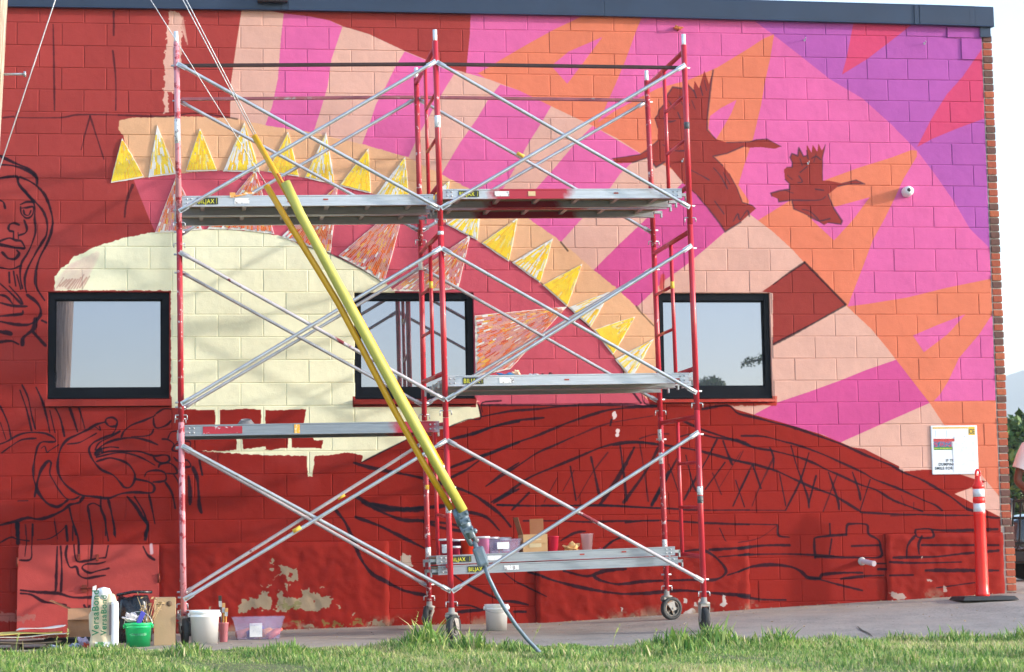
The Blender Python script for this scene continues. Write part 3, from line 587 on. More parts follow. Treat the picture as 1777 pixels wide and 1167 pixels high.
# mortar bed behind, with real openings
mb = MB(); MY = .0050
zt, zb_ = 5.60, -.3
WZ = [(cz(13, 1), cz(18, 1)), (cz(13, 3.6), cz(18, 3.6)), (cz(13, 6.4), cz(18, 6.4))]
for w, (a, b) in zip(WINS, WZ): w['z1'] = a; w['z0'] = b
cuts = [-2.4]+[c for w in WINS for c in (w['x0'], w['x1'])]+[XEND]
for i in range(len(cuts)-1):
    a, b = cuts[i], cuts[i+1]
    if i % 2 == 0: mb.add([(a,MY,zb_),(b,MY,zb_),(b,MY,zt),(a,MY,zt)], [(0,1,2,3)])
    else:
        w = WINS[i//2]
        mb.add([(a,MY,zb_),(b,MY,zb_),(b,MY,w['z0']),(a,MY,w['z0'])], [(0,1,2,3)])
        mb.add([(a,MY,w['z1']),(b,MY,w['z1']),(b,MY,zt),(a,MY,zt)], [(0,1,2,3)])
        for x in (a, b): mb.add([(x,MY,w['z0']),(x,.2,w['z0']),(x,.2,w['z1']),(x,MY,w['z1'])], [(0,1,2,3)])
        mb.add([(a,MY,w['z1']),(b,MY,w['z1']),(b,.2,w['z1']),(a,.2,w['z1'])], [(0,1,2,3)])
        mb.add([(a,MY,w['z0']),(b,MY,w['z0']),(b,.2,w['z0']),(a,.2,w['z0'])], [(0,1,2,3)])
mb.build('mortar', M_MURAL, BLD, fix=False)
mb = MB(); mb.box(-2.4, 9.0, .42, 9.6, -.3, 5.6); mb.box(-2.4,9.0,.021,.42,5.30,5.55)
mb.box(-2.4,-2.3,.021,.42,-.3,5.3); mb.box(9.058,9.07,.05,.42,-.3,5.3)
mb.build('light_block_core', mat('dark_interior', (.03,.03,.035), .9), BLD)  # unseen filler boxes behind the wall, added to block light
# parged panels at the foot, relief from real displacement
def vnoise(x, z, s):
    return math.sin(x*s*1.3+2*math.sin(z*s*.9))*math.sin(z*s*1.7+1.5*math.sin(x*s*1.1+1))
M_PARG = M_MURAL
for (pa, pb), (_, _, k0, k1) in zip(PARGX, PARG):
    mb = MB(); nx_, nz_ = int((pb-pa)/.025), 36; vs = []
    top = cz(24, (pa+pb)/2)-(.2032*(k0-24)); 
    for j in range(nz_+1):
        for i in range(nx_+1):
            x = pa+(pb-pa)*i/nx_; zt_ = cz(24, x)-.2032*(k0-24); z = zt_+(-.2-zt_)*j/nz_
            e = min(i, nx_-i, j)
            y = -.028 + (.014 if e == 0 else 0) - .006*vnoise(x, z, 9) - .005*vnoise(x+3, z, 23) - .004*max(0, vnoise(x+7, z+2, 41)) - random.uniform(0, .0030)
            if i in (0, nx_): x += .004*math.sin(z*30)
            vs.append((x, y, z))
    W_ = nx_+1
    mb.add(vs, [(j*W_+i, (j+1)*W_+i, (j+1)*W_+i+1, j*W_+i+1) for j in range(nz_) for i in range(nx_)], 0, True)
    b0 = len(mb.v); edge = [(0, i) for i in range(W_)]
    mb.add([(vs[i][0], -.028+.014, vs[i][2]) for i in range(W_)]+[(vs[i][0], .01, vs[i][2]) for i in range(W_)], [(i, i+1, i+1+W_, i+W_) for i in range(W_-1)])
    for ii in (0, nx_):
        col_ = [vs[j*W_+ii] for j in range(nz_+1)]; n2_ = len(col_)
        mb.add(col_+[(c[0], .01, c[2]) for c in col_], [(j, j+1, j+1+n2_, j+n2_) for j in range(n2_-1)])
    mb.build('parging_panel', M_PARG, BLD, fix=False)
# windows
M_FRAME = mat('navy_window_frame', srgb(9,14,26,.8), .5, var=.15, bump=.04, spec=.15)
T = NT('reflective_window_glass')
d1 = T.n('ShaderNodeBsdfPrincipled'); d1.inputs['Base Color'].default_value = (.02,.025,.035,1); d1.inputs['Roughness'].default_value = .3
gl = T.n('ShaderNodeBsdfGlossy'); gl.inputs['Color'].default_value = (.78,.76,.94,1); gl.inputs['Roughness'].default_value = .004
mx = T.n('ShaderNodeMixShader'); lw = T.n('ShaderNodeFresnel'); lw.inputs['IOR'].default_value = 3.0
pos_ = T.n('ShaderNodeTexCoord').outputs['Object']
nn_ = T.n('ShaderNodeTexNoise'); nn_.inputs['Scale'].default_value = 1.3; nn_.inputs['Detail'].default_value = 1; T.l(pos_, nn_.inputs['Vector'])
bb = T.n('ShaderNodeBump'); bb.inputs['Strength'].default_value = .04; bb.inputs['Distance'].default_value = .003; T.l(nn_.outputs[0], bb.inputs['Height']); T.l(bb.outputs[0], gl.inputs['Normal'])
add_ = T.n('ShaderNodeMath', operation='ADD'); add_.inputs[1].default_value = .05; T.l(lw.outputs[0], add_.inputs[0])
T.l(add_.outputs[0], mx.inputs[0]); T.l(d1.outputs[0], mx.inputs[1]); T.l(gl.outputs[0], mx.inputs[2]); T.l(mx.outputs[0], T.out.inputs[0])
M_GLASS = T.m
for wi, w in enumerate(WINS):
    x0, x1 = w['x0'], w['x1']; gx0, gx1, gy0, gy1 = w['g']
    z1 = w['z1']; zs = U((gx0+gx1)/2, 692, .03)[2]
    GY = .075
    a = U(gx0, 600, GY)[0]; b = U(gx1, 600, GY)[0]; c_ = U((gx0+gx1)/2, gy1, GY)[2]; d_ = U((gx0+gx1)/2, gy0, GY)[2]
    FY = .035
    mb = MB()
    mb.box(x0+.003, a, FY, .11, zs, z1-.004); mb.box(b, x1-.003, FY, .11, zs, z1-.004)
    mb.box(a, b, FY, .11, d_, z1-.004); mb.box(a, b, FY, .11, zs, c_)
    mb.box(x0+.003, x1-.003, FY-.022, FY-.0005, zs, zs+.022)
    # stepped inner lip
    for (p0, p1, q0, q1) in ((a-.001, a+.012, c_, d_), (b-.012, b+.001, c_, d_)): mb.box(p0, p1, GY-.018, GY-.002, q0, q1)
    mb.box(a+.012, b-.012, GY-.018, GY-.002, c_, c_+.012); mb.box(a+.012, b-.012, GY-.018, GY-.002, d_-.012, d_)
    fr = mb.build('window_frame', M_FRAME, BLD, bevel=.002)
    if wi == 0: fr['label'] = 'navy window frame at the left end of the wall'
    mb = MB(); mb.add([(a,GY,c_),(b,GY,c_),(b,GY,d_),(a,GY,d_)], [(0,1,2,3)])
    mb.build('window_pane', M_GLASS, fr)
    # sill: sloped tiles
    n_s = 5
    for i in range(n_s):
        s0, s1 = x0+(x1-x0)*i/n_s, x0+(x1-x0)*(i+1)/n_s
        zt_, zb2 = zs-.002, w['z0']+.006
        mb = MB()
        vs = []
        for x in (s0+.0008-(.012 if i == 0 else 0), s1-.0008+(.012 if i == n_s-1 else 0)):
            vs += [(x, .03, zt_), (x, -.045, zt_-.018), (x, -.048, zb2), (x, .004, zb2)]
        mb.add(vs, [(0,1,5,4),(1,2,6,5),(2,3,7,6),(3,2,1,0),(4,5,6,7)])
        mb.build('sill_tile', M_MURAL, fr, fix=True)
# brick corner: headers seen at the end of the wall, and the brick return behind them
M_BR = [mat('clay_brick_red', srgb(176,84,58,.8), .85, var=.25, vscale=30, bump=.5, bscale=90), mat('clay_brick_brown', srgb(112,74,66,.8), .85, var=.25, vscale=30, bump=.5, bscale=90), mat('clay_brick_orange', srgb(190,98,64,.8), .85, var=.22, vscale=30, bump=.5, bscale=90)]
M_MORT = mat('pale_mortar', (.42,.37,.33), .95, bump=.4)
nb = 0; z = -.2; meshes = []
for v_ in range(3):
    mb = MB(); e_ = .0025
    mb.box(0, .088+.0015*v_, -.002*v_, .20, 0, .0565); 
    o = mb.build('brick', M_BR[v_], BLD, bevel=.004); meshes.append(o.data); bpy.data.objects.remove(o)
zref = WLOC[BLD.name]
BX = XEND+.012
while z < 5.46:
    o = bpy.data.objects.new('brick', meshes[random.choice([0,0,1,2,0,1])]); COL.objects.link(o); o.parent = BLD
    wide = 0.024 if z < .80 else 0.0
    o.location = (BX+wide+random.uniform(-.002,.002), -.004+random.uniform(-.004,.003)-zref.y*0, z)
    # mesh coordinates already carry -zref, so location is a plain shift
    WLOC[o.name] = zref.copy(); nb += 1; z += .0677
mb = MB(); mb.box(XEND+.002, BX+.082, .006, .30, -.25, 5.47); mb.box(BX+.086, BX+.108, .006, .30, -.25, .80)
mb.build('brick_mortar', M_MORT, BLD)
T = NT('brick_side_wall'); p = T.n('ShaderNodeBsdfPrincipled'); T.l(p.outputs[0], T.out.inputs[0])
pos = T.n('ShaderNodeNewGeometry').outputs['Position']; mp = T.n('ShaderNodeMapping'); mp.inputs['Rotation'].default_value = (R(90), 0, R(90)); T.l(pos, mp.inputs[0])
bt = T.n('ShaderNodeTexBrick'); bt.inputs['Color1'].default_value = (*srgb(176,84,58,.8),1); bt.inputs['Color2'].default_value = (*srgb(140,82,66,.8),1); bt.inputs['Mortar'].default_value = (.42,.37,.33,1)
bt.inputs['Scale'].default_value = 1; bt.inputs['Brick Width'].default_value = .21; bt.inputs['Row Height'].default_value = .0677; bt.inputs['Mortar Size'].default_value = .006
T.l(mp.outputs[0], bt.inputs[0]); T.l(bt.outputs[0], p.inputs['Base Color']); p.inputs['Roughness'].default_value = .9
mb = MB(); mb.box(9.08, BX+.0875, .30, 9.8, -.25, 5.47); mb.build('brick_side_wall', T.m, BLD)
mb = MB(); mb.box(-2.4, 9.16, .2, 9.8, 5.63, 5.68); mb.build('roof', mat('roof_membrane', (.12,.12,.12), .9), BLD)
# metal coping: bottom edge follows the photo-measured slope
FYc = -.055
def fz(px, py): return U(px, py, FYc)
fb = [fz(-30,13.5), fz(400,16.5), fz(850,24.5), fz(1300,33), fz(1726,47)]
def fbz(x): return float(np.interp(x, [p_[0] for p_ in fb], [p_[2] for p_ in fb]))
ftz = fz(1724, 12)[2]-fz(1726,47)[2]
xe = fz(1725, 30)[0]
cutsx = [-2.5, fz(500,10)[0], fz(1049,10)[0], fz(1596,30)[0], fz(1692,30)[0], xe]
M_COP = mat('navy_metal_coping', srgb(46,60,84,.8), .42, metal=.25, var=.1, vscale=2.5, bump=.05, bscale=12)
for i in range(len(cutsx)-1):
    a, b = cutsx[i], cutsx[i+1]; mb = MB(); yf = FYc-(.004 if i % 2 else 0)
    za, zb2 = fbz(a), fbz(b)
    ins_ = .0015
    vs = []
    for x, z_ in ((a+ins_, za), (b-ins_, zb2)):
        vs += [(x, yf+.006, z_+ftz), (x, yf, z_+ftz-.02), (x, yf, z_+.012), (x, yf-.008, z_), (x, yf+.02, z_+.001), (x, .19, z_+.03), (x, .3, z_+ftz+.01)]
    n7 = 7
    mb.add(vs, [(j, j+1, j+1+n7, j+n7) for j in range(6)]+[(6,0,7,13),(6,5,4,3,2,1,0),(7,8,9,10,11,12,13)])
    mb.build('coping_piece', M_COP, BLD, fix=True)
    if 0 < i:
        mb = MB(); w_ = .0016
        mb.box(a-w_-.05, a-w_-.042, yf-.005, yf+.01, za+.004, za+ftz-.008); mb.build('coping_seam', M_COP, BLD)
mb = MB(); mb.box(XEND-.02, xe-.03, -.03, .19, 5.46, 5.56); mb.build('corner_fascia', M_COP, BLD)

# hatch in the foot of the wall, two flat doors
H = thing('hatch_doors', 'pair of flat salmon-red hatch doors low in the wall under black line drawing', 'hatch', (1.0, -.05, 0))
h0, h1, h2 = U(31,1000)[0], U(153,1000)[0], U(276,1000)[0]; hz1 = U(150,946)[2]; hz0 = U(150,1098)[2]
# doors slightly out of the wall plane at their foot
def hb(xa, xb, name):
    mb = MB(); yb, yt = -.085, -.035
    vs = []
    for x in (xa, xb): vs += [(x, yt, hz1), (x, yb, hz0), (x, .0, hz0), (x, .0, hz1)]
    mb.add(vs, [(0,1,5,4),(1,2,6,5),(2,3,7,6),(3,0,4,7),(3,2,1,0),(4,5,6,7)]); return mb.build(name, M_MURAL, H, bevel=.003)
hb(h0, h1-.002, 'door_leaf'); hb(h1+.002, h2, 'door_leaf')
M_RUST = mat('rusty_hasp', srgb(150,60,44,.7), .7, metal=.4, var=.3)
for px_ in (137, 169):
    p0 = UV(px_, 968, -.045); mb = MB(); mb.box(p0.x-.012, p0.x+.012, p0.y-.012, p0.y+.01, p0.z-.03, p0.z+.03)
    mb.tube([p0+Vector((-.005,-.01,.02)), p0+Vector((0,-.035,.01)), p0+Vector((0,-.035,-.015)), p0+Vector((0,-.012,-.025))], .004, 6); mb.build('door_handle', M_RUST, H)
p0 = UV(152, 1022, -.066); mb = MB(); mb.box(p0.x-.05, p0.x-.005, p0.y-.014, p0.y+.01, p0.z-.03, p0.z+.035); mb.tube([p0+Vector((-.06,-.02,.004)), p0+Vector((.13,-.02,.006))], .006, 8); mb.build('hasp', M_RUST, H)
for xx_, s_ in ((h0, -1), (h2, 1)):
    for zz_ in (hz0+.17, hz1-.14 if s_ < 0 else hz1-.3):
        mb = MB(); mb.tube([(xx_, -.06, zz_-.04), (xx_, -.06, zz_+.04)], .011, 8); mb.build('hinge', M_RUST, H)
# ------------------------------------------------------------------ scaffold
RP = srgb(196,40,56,.85)
M_RED = mat('scaffold_red_paint', RP, .38, var=.12, vscale=5, bump=.08, wear=(.62,.6,.62), wear_lo=.66, wear_scale=14, coat=.2)
M_REDW = mat('scaffold_worn_pink_paint', srgb(226,150,160,.85), .5, var=.15, vscale=6, bump=.12, wear=srgb(176,44,58,.85), wear_lo=.54, wear_scale=9)
M_REDM = mat('scaffold_chipped_paint', srgb(178,40,54,.85), .45, var=.15, vscale=6, bump=.12, wear=(.66,.6,.62), wear_lo=.575, wear_scale=16)
M_GALV = mat('galvanised_tube', (.56,.57,.6), .36, metal=.75, var=.16, vscale=9, bump=.08, wear=(.35,.32,.3), wear_lo=.64, wear_scale=20)
M_GALVR = mat('overpainted_tube', (.55,.5,.52), .45, metal=.4, var=.2, vscale=5, bump=.1, wear=srgb(150,60,70,.8), wear_lo=.60, wear_scale=3.2)
M_ZINC = mat('zinc_fitting', (.46,.47,.5), .4, metal=.6, var=.12, bump=.05)
M_DKRAIL = mat('dark_maroon_rail', srgb(60,30,32,.6), .6, metal=.1, var=.3, wear=(.45,.38,.34), wear_lo=.67, wear_scale=12)
YF = [-2.16, -2.10, -2.04]; YR = [-.66, -.62, -.58]
# front and rear post lines, (x, y) pixels at the pin tip, frame tops, feet
FP = [dict(tip=(305.1,55), tops=[(306,72.6),(311,399),(314.5,733)], foot=(319,1072)),
      dict(tip=(754.5,52), tops=[(755,70.9),(764.5,393),(773.5,725)], foot=(783.5,1057)),
      dict(tip=(1186,60), tops=[(1186.5,78),(1197.5,390),(1209.5,712)], foot=(1221.5,1039))]
RPx = [None,
      dict(tip=(722,118), tops=[(722.3,134),(730,428),(736.5,731)], foot=(745,1046)),
      dict(tip=(1121.5,123), tops=[(1122,140),(1134.5,430),(1146,724)], foot=(1157,1028))]
SCF = thing('rolling_scaffold', 'two bay red frame scaffold tower on casters in front of the mural', 'scaffold', (3.7, -1.3, 0))
PT = {}
for i in range(3):
    for j, (src, Ys) in enumerate(((FP, YF), (RPx, YR))):
        if src[i] is None: continue
        d = src[i]; PT[i, j] = dict(tip=UV(*d['tip'], Ys[i]), lv=[UV(*t_, Ys[i]) for t_ in d['tops']]+[UV(*d['foot'], Ys[i])])
# the left rear post stands hidden behind the front one: carry it over from the middle column
dv = (PT[0,0]['lv'][0]-PT[1,0]['lv'][0]); 
PT[0,1] = dict(tip=PT[1,1]['tip']+dv, lv=[PT[1,1]['lv'][k]+(PT[0,0]['lv'][k]-PT[1,0]['lv'][k]) for k in range(4)])
def P(i, j, lev, s):
    """point on post (column i, depth j as 0..1) a distance s below the top of frame lev"""
    def one(jj):
        a, b = PT[i, jj]['lv'][lev], PT[i, jj]['lv'][lev+1]; L = (b-a).length
        return a+(b-a)*(s/L)
    a, b = one(0), one(1); return a+(b-a)*j
PR_ = .0235
for i in range(3):
    for lev in range(3):
        pm = M_RED
        if i == 0: pm = M_REDM if lev == 1 else M_REDW
        nm = MB(); L0 = [(PT[i, jj]['lv'][lev+1]-PT[i, jj]['lv'][lev]).length for jj in (0, 1)]
        # end frame: its top bearer carries posts, bearer, rungs as sub-parts
        nm.tube([P(i, 0, lev, .055), P(i, 1, lev, .055)], .0205, 12)
        fr = nm.build('end_frame', M_RED, SCF)
        for jj in (0, 1):
            mb = MB(); mb.tube([P(i, jj, lev, 0.002), P(i, jj, lev, L0[jj]-.002)], PR_, 14)
            o = mb.build('post', (pm if jj == 0 else M_REDM if lev != 1 else M_RED), fr)
        mb = MB(); mb.tube([P(i, 0, lev, 1.20), P(i, 1, lev, 1.20)], .0205, 12); mb.build('bearer', M_RED, fr)
        tI = .52
        mb = MB(); mb.tube([P(i, tI, lev, .06), P(i, tI, lev, 1.195)], .0165, 10); mb.build('inner_upright', M_RED, fr)
        for s_ in (.43, .80):
            jj = 1 if lev == 1 else 0
            mb = MB(); mb.tube([P(i, tI, lev, s_), P(i, jj, lev, s_)], .0145, 8); mb.build('rung', M_RED, fr)
        # brace studs with toggle locks
        for jj in (0, 1):
            for s_ in (.20, L0[jj]-.155):
                c_ = P(i, jj, lev, s_); mb = MB()
                mb.tube([c_+Vector((-.045,-.006,0)), c_+Vector((.045,-.006,0))], .008, 8); mb.build('brace_stud', M_ZINC, fr)
            if lev < 2 or True:
                c_ = P(i, jj, lev, L0[jj]-.055); s1 = random.choice((-1, 1)) if jj else 1
                mb = MB()
                mb.tube([c_+Vector((-.045*s1,-.012,.0)), c_+Vector((.04*s1,-.012,.0)), c_+Vector((.046*s1,-.012,-.004)), c_+Vector((.048*s1,-.012,-.035))], .0048, 6)
                mb.tube([c_+Vector((-.044*s1,-.012,.002)), c_+Vector((-.046*s1,-.012,-.04))], .0048, 6)
                mb.build('lock_pin', M_ZINC, fr)
    for jj in (0, 1):
        a = PT[i, jj]['lv'][0]; b = PT[i, jj]['tip']; mb = MB()
        mb.tube([a-(b-a).normalized()*.04, b], .0175, 12); mb.build('coupling_pin', mat('worn_pin_steel', (.75,.76,.78), .5, metal=.3, var=.12, wear=(.4,.38,.36), wear_lo=.62, wear_scale=30), SCF)
def brace(a, b, m, off=-.03, name='cross_brace'):
    mb = MB(); a = a+Vector((0, off, 0)); b = b+Vector((0, off, 0)); d = (b-a).normalized(); L = (b-a).length
    pts = [a-d*.02, a+d*.055, a+d*.09, a+d*(L/2), b-d*.09, b-d*.055, b+d*.02]
    mb.tube(pts, .0152, 9)
    # flattened ends
    n_ = d.cross(Vector((0,1,0))).normalized()
    for c_ in (a+d*.01, b-d*.01): mb.obox(c_, d*.042, Vector((0,.004,0)), n_*.019)
    return mb.build(name, m, SCF)
def sp(i, jj, lev, top):
    L = (PT[i, jj]['lv'][lev+1]-PT[i, jj]['lv'][lev]).length
    return P(i, jj, lev, .20 if top else L-.155)
for bay in (0, 1):
    for lev in range(3):
        for jj in (0, 1):
            if bay == 1 and lev == 2 and jj == 1: continue
            off = -.030 if jj == 0 else .030
            sx_ = Vector((.03, 0, 0))
            m1 = random.choice([M_GALV, M_GALV, M_GALVR]) if jj == 0 else random.choice([M_GALV, M_GALVR])
            if (bay, lev, jj) == (0, 1, 0): m1 = M_GALVR
            brace(sp(bay, jj, lev, True)+sx_, sp(bay+1, jj, lev, False)-sx_, m1, off)
            brace(sp(bay, jj, lev, False)+sx_, sp(bay+1, jj, lev, True)-sx_, M_GALV if jj == 0 else m1, off-.026*(1 if jj == 0 else -1))
    for jj in (0, 1):
        a = sp(bay, jj, 0, True)+Vector((.03,0,0)); b = sp(bay+1, jj, 0, True)-Vector((.03,0,0)); mb = MB()
        a += Vector((0, .03 if jj == 0 else -.03, .01)); b += Vector((0, .03 if jj == 0 else -.03, .01))
        d = (b-a).normalized(); mb.obox((a+b)/2, (b-a)/2, (0,.016,0), (0,0,.0135))
        mb.build('guard_rail', M_DKRAIL if jj == 0 else mat('faded_red_rail', srgb(156,84,96,.75), .55, var=.25, wear=(.3,.27,.28), wear_lo=.56, wear_scale=3), SCF, bevel=.004)
# casters
M_TYRE = mat('black_rubber', (.025,.027,.03), .7, var=.3, bump=.3); M_HUB = mat('grey_cast_hub', (.16,.15,.14), .6, metal=.3, var=.25, wear=(.25,.12,.06), wear_lo=.58)
M_FORK = mat('galvanised_fork', (.30,.28,.26), .55, metal=.2, var=.2, wear=(.35,.18,.1), wear_lo=.6)
def caster(i, jj, yaw, px, py):
    foot = PT[i, jj]['lv'][3]; Yc = (YF if jj == 0 else YR)[i]
    c_ = UV(px, py, Yc-.02); gz_ = ground_z(c_.x, c_.y); r_ = .101
    c_ = Vector((c_.x, c_.y, gz_+r_-.002)); ax = Vector((math.cos(yaw), math.sin(yaw), 0)); fw = Vector((-ax.y, ax.x, 0))
    mb = MB(); mb.lathe(foot+Vector((0,0,-.045)), [(.012,0),(.05,0),(.05,.012),(.026,.02),(.024,.055)], 16)
    mb.obox(foot+Vector((0,0,-.055))+(c_-foot).normalized()*0, ax*.036, fw*.045, (0,0,.010))
    for s_ in (-1, 1):
        top = foot+Vector((0,0,-.055))+ax*s_*.036; bot = c_+ax*s_*.036
        d = bot-top; mid = (top+bot)/2; n_ = d.cross(ax).normalized()
        vs = []
        for q_, w_ in ((top, .045), (bot+d.normalized()*.02, .020)):
            for t_ in (-1, 1):
                for e_ in (-.003, .003): vs.append(q_+n_*w_*t_+ax*e_)
        mb.add(vs, [(0,1,3,2),(4,6,7,5),(0,2,6,4),(1,5,7,3),(0,4,5,1),(2,3,7,6)])
    mb.tube([c_-ax*.045, c_+ax*.045], .009, 8)
    # brake pedal
    mb.obox(foot+Vector((0,0,-.062))+fw*.07, fw*.03, ax*.022, (0,0,.004))
    fk = mb.build('caster', M_FORK, SCF)
    mb = MB(); mb.lathe(c_-ax*.024, [(r_-.03,0),(r_-.008,.001),(r_,.010),(r_,.038),(r_-.008,.047),(r_-.03,.048),(r_-.03,0)], 32, axis=ax); mb.build('tyre', M_TYRE, fk)
    mb = MB(); mb.lathe(c_-ax*.020, [(.0,0),(.024,0),(.024,.04),(0,.04)], 16, axis=ax); mb.lathe(c_-ax*.021, [(r_-.042,0),(r_-.029,0),(r_-.029,.042),(r_-.042,.042),(r_-.042,0)], 28, axis=ax)
    for k in range(5):
        t_ = 2*math.pi*k/5+.3; u_ = Vector((0,0,1))*math.cos(t_)+fw*math.sin(t_); mb.obox(c_+u_*.042, u_*.026, ax*.014, ax.cross(u_)*.009)
    mb.build('wheel_hub', M_HUB, fk)
caster(0, 0, R(8), 321, 1096); caster(1, 0, R(-32), 787, 1086); caster(2, 0, R(4), 1222, 1066)
caster(0, 1, R(20), 330, 1086); caster(1, 1, R(-14), 741, 1070); caster(2, 1, R(-72), 1165, 1055)
# tape and stickers on the posts
def band(c_, d, r_, h_, m_, name='tape_band'):
    mb = MB(); d = Vector(d).normalized(); mb.lathe(Vector(c_)-d*h_/2, [(r_-.002,0),(r_,0.0005),(r_,h_-.0005),(r_-.002,h_)], 16, axis=d); return mb.build(name, m_, SCF)
M_TAPEY = mat('yellow_tape', srgb(238,196,70,.85), .6); M_STICK = mat('worn_white_sticker', (.72,.72,.74), .6, wear=(.2,.18,.2), wear_lo=.56, wear_scale=40); M_STK2 = mat('dark_label', (.08,.08,.09), .6, wear=(.6,.6,.6), wear_lo=.6, wear_scale=50)
up = (PT[1,0]['lv'][0]-PT[1,0]['lv'][3])
def onpost(i, jj, py):
    a, b = PT[i, jj]['lv'][0], PT[i, jj]['lv'][3]; ya, yb = PX(a)[1], PX(b)[1]; return a+(b-a)*((py-ya)/(yb-ya))
band(onpost(1,0,215), up, .0245, .10, M_STICK, 'sticker'); band(onpost(0,0,232), up, .0245, .20, M_STICK, 'sticker')
band(onpost(2,0,222), up, .0245, .06, M_STK2, 'sticker'); band(onpost(2,0,856), up, .0245, .07, M_STICK, 'sticker'); band(onpost(2,0,871), up, .0246, .06, M_STK2, 'sticker')
band(onpost(1,0,411), up, .0245, .03, M_STICK, 'sticker'); band(onpost(1,0,885), up, .0245, .09, M_STICK, 'sticker')
band(onpost(1,1,850), up, .0245, .04, M_TAPEY); band(P(1,.52,1,.43-.02), up, .0175, .06, M_TAPEY); band(P(2,.52,1,.42), up, .0175, .06, M_TAPEY)
for (py_, i_, j_) in ((355,1,1),(465,1,1),(760,2,1),(948,2,1),(962,1,1),(800,2,1)): band(onpost(i_, j_, py_), up, .0242, .10, M_STICK, 'worn_patch')
def braceband(px_, py_, Y_, d, m_=M_TAPEY):
    band(UV(px_, py_, Y_), d, .0162, .07, m_)
braceband(592, 862, YR[0]+.08, (1,0,.55)); braceband(515, 919, YF[0]-.05, (1,0,.55)); braceband(903, 269, YR[1]+.03, (1,0,-.55))

# ------------------------------------------------------------------ planks (each rests on the bearers: a thing of its own)
def alu_mat(name, xa, xb, base=(.50,.52,.57)):
    """aluminium; where xa<x<xb (metres in the plank) it carries a soft-edged coat of red spray"""
    T = NT(name); p = T.n('ShaderNodeBsdfPrincipled'); T.l(p.outputs[0], T.out.inputs[0])
    tc = T.n('ShaderNodeTexCoord').outputs['Object']
    mp = T.n('ShaderNodeMapping'); mp.inputs['Scale'].default_value = (1, 12, 12); T.l(tc, mp.inputs[0])
    f, _ = noise_fac(T, mp.outputs[0], 5, 6, .65, .3, .7)
    c = mixc(T, f, tuple(b*.84 for b in base), tuple(min(1, b*1.1) for b in base))
    w, _ = noise_fac(T, tc, 26, 6, .7, .64, .7); c = mixc(T, w, c, (.36,.33,.31))
    w3, _ = noise_fac(T, tc, 60, 3, .6, .70, .73); c = mixc(T, w3, c, srgb(150,90,120,.8))
    met = None
    if xb > xa:
        sp_ = T.n('ShaderNodeSeparateXYZ'); T.l(tc, sp_.inputs[0])
        n_ = T.n('ShaderNodeTexNoise'); n_.inputs['Scale'].default_value = 14; n_.inputs['Detail'].default_value = 6; T.l(tc, n_.inputs['Vector'])
        ma = T.n('ShaderNodeMath', operation='MULTIPLY_ADD'); ma.inputs[1].default_value = .16; T.l(n_.outputs[0], ma.inputs[0]); T.l(sp_.outputs[0], ma.inputs[2])
        a = T.n('ShaderNodeMapRange'); a.inputs['From Min'].default_value = xa+.05; a.inputs['From Max'].default_value = xa+.14; T.l(ma.outputs[0], a.inputs['Value'])
        b = T.n('ShaderNodeMapRange'); b.inputs['From Min'].default_value = xb+.12; b.inputs['From Max'].default_value = xb+.03; T.l(ma.outputs[0], b.inputs['Value'])
        mu = T.n('ShaderNodeMath', operation='MULTIPLY'); T.l(a.outputs[0], mu.inputs[0]); T.l(b.outputs[0], mu.inputs[1])
        c = mixc(T, mu.outputs[0], c, srgb(180,32,58,.85))
        inv = T.n('ShaderNodeMath', operation='MULTIPLY_ADD'); inv.inputs[1].default_value = -.5; inv.inputs[2].default_value = .5; T.l(mu.outputs[0], inv.inputs[0]); T.l(inv.outputs[0], p.inputs['Metallic'])
    else: p.inputs['Metallic'].default_value = .5
    T.l(c, p.inputs['Base Color']); p.inputs['Roughness'].default_value = .42
    n = T.n('ShaderNodeTexNoise'); n.inputs['Scale'].default_value = 70; T.l(mp.outputs[0], n.inputs['Vector'])
    b2 = T.n('ShaderNodeBump'); b2.inputs['Strength'].default_value = .08; b2.inputs['Distance'].default_value = .004; T.l(n.outputs[0], b2.inputs['Height']); T.l(b2.outputs[0], p.inputs['Normal'])
    return T.m
M_PLY = mat('plywood_deck', (.30,.21,.13), .75, var=.25, vscale=9, bump=.2, wear=(.2,.14,.09), wear_lo=.6, wear_scale=7)
M_STKB = mat('black_sticker', (.02,.025,.02), .5); M_STKY = mat('yellow_print', srgb(236,232,60,.85), .5)
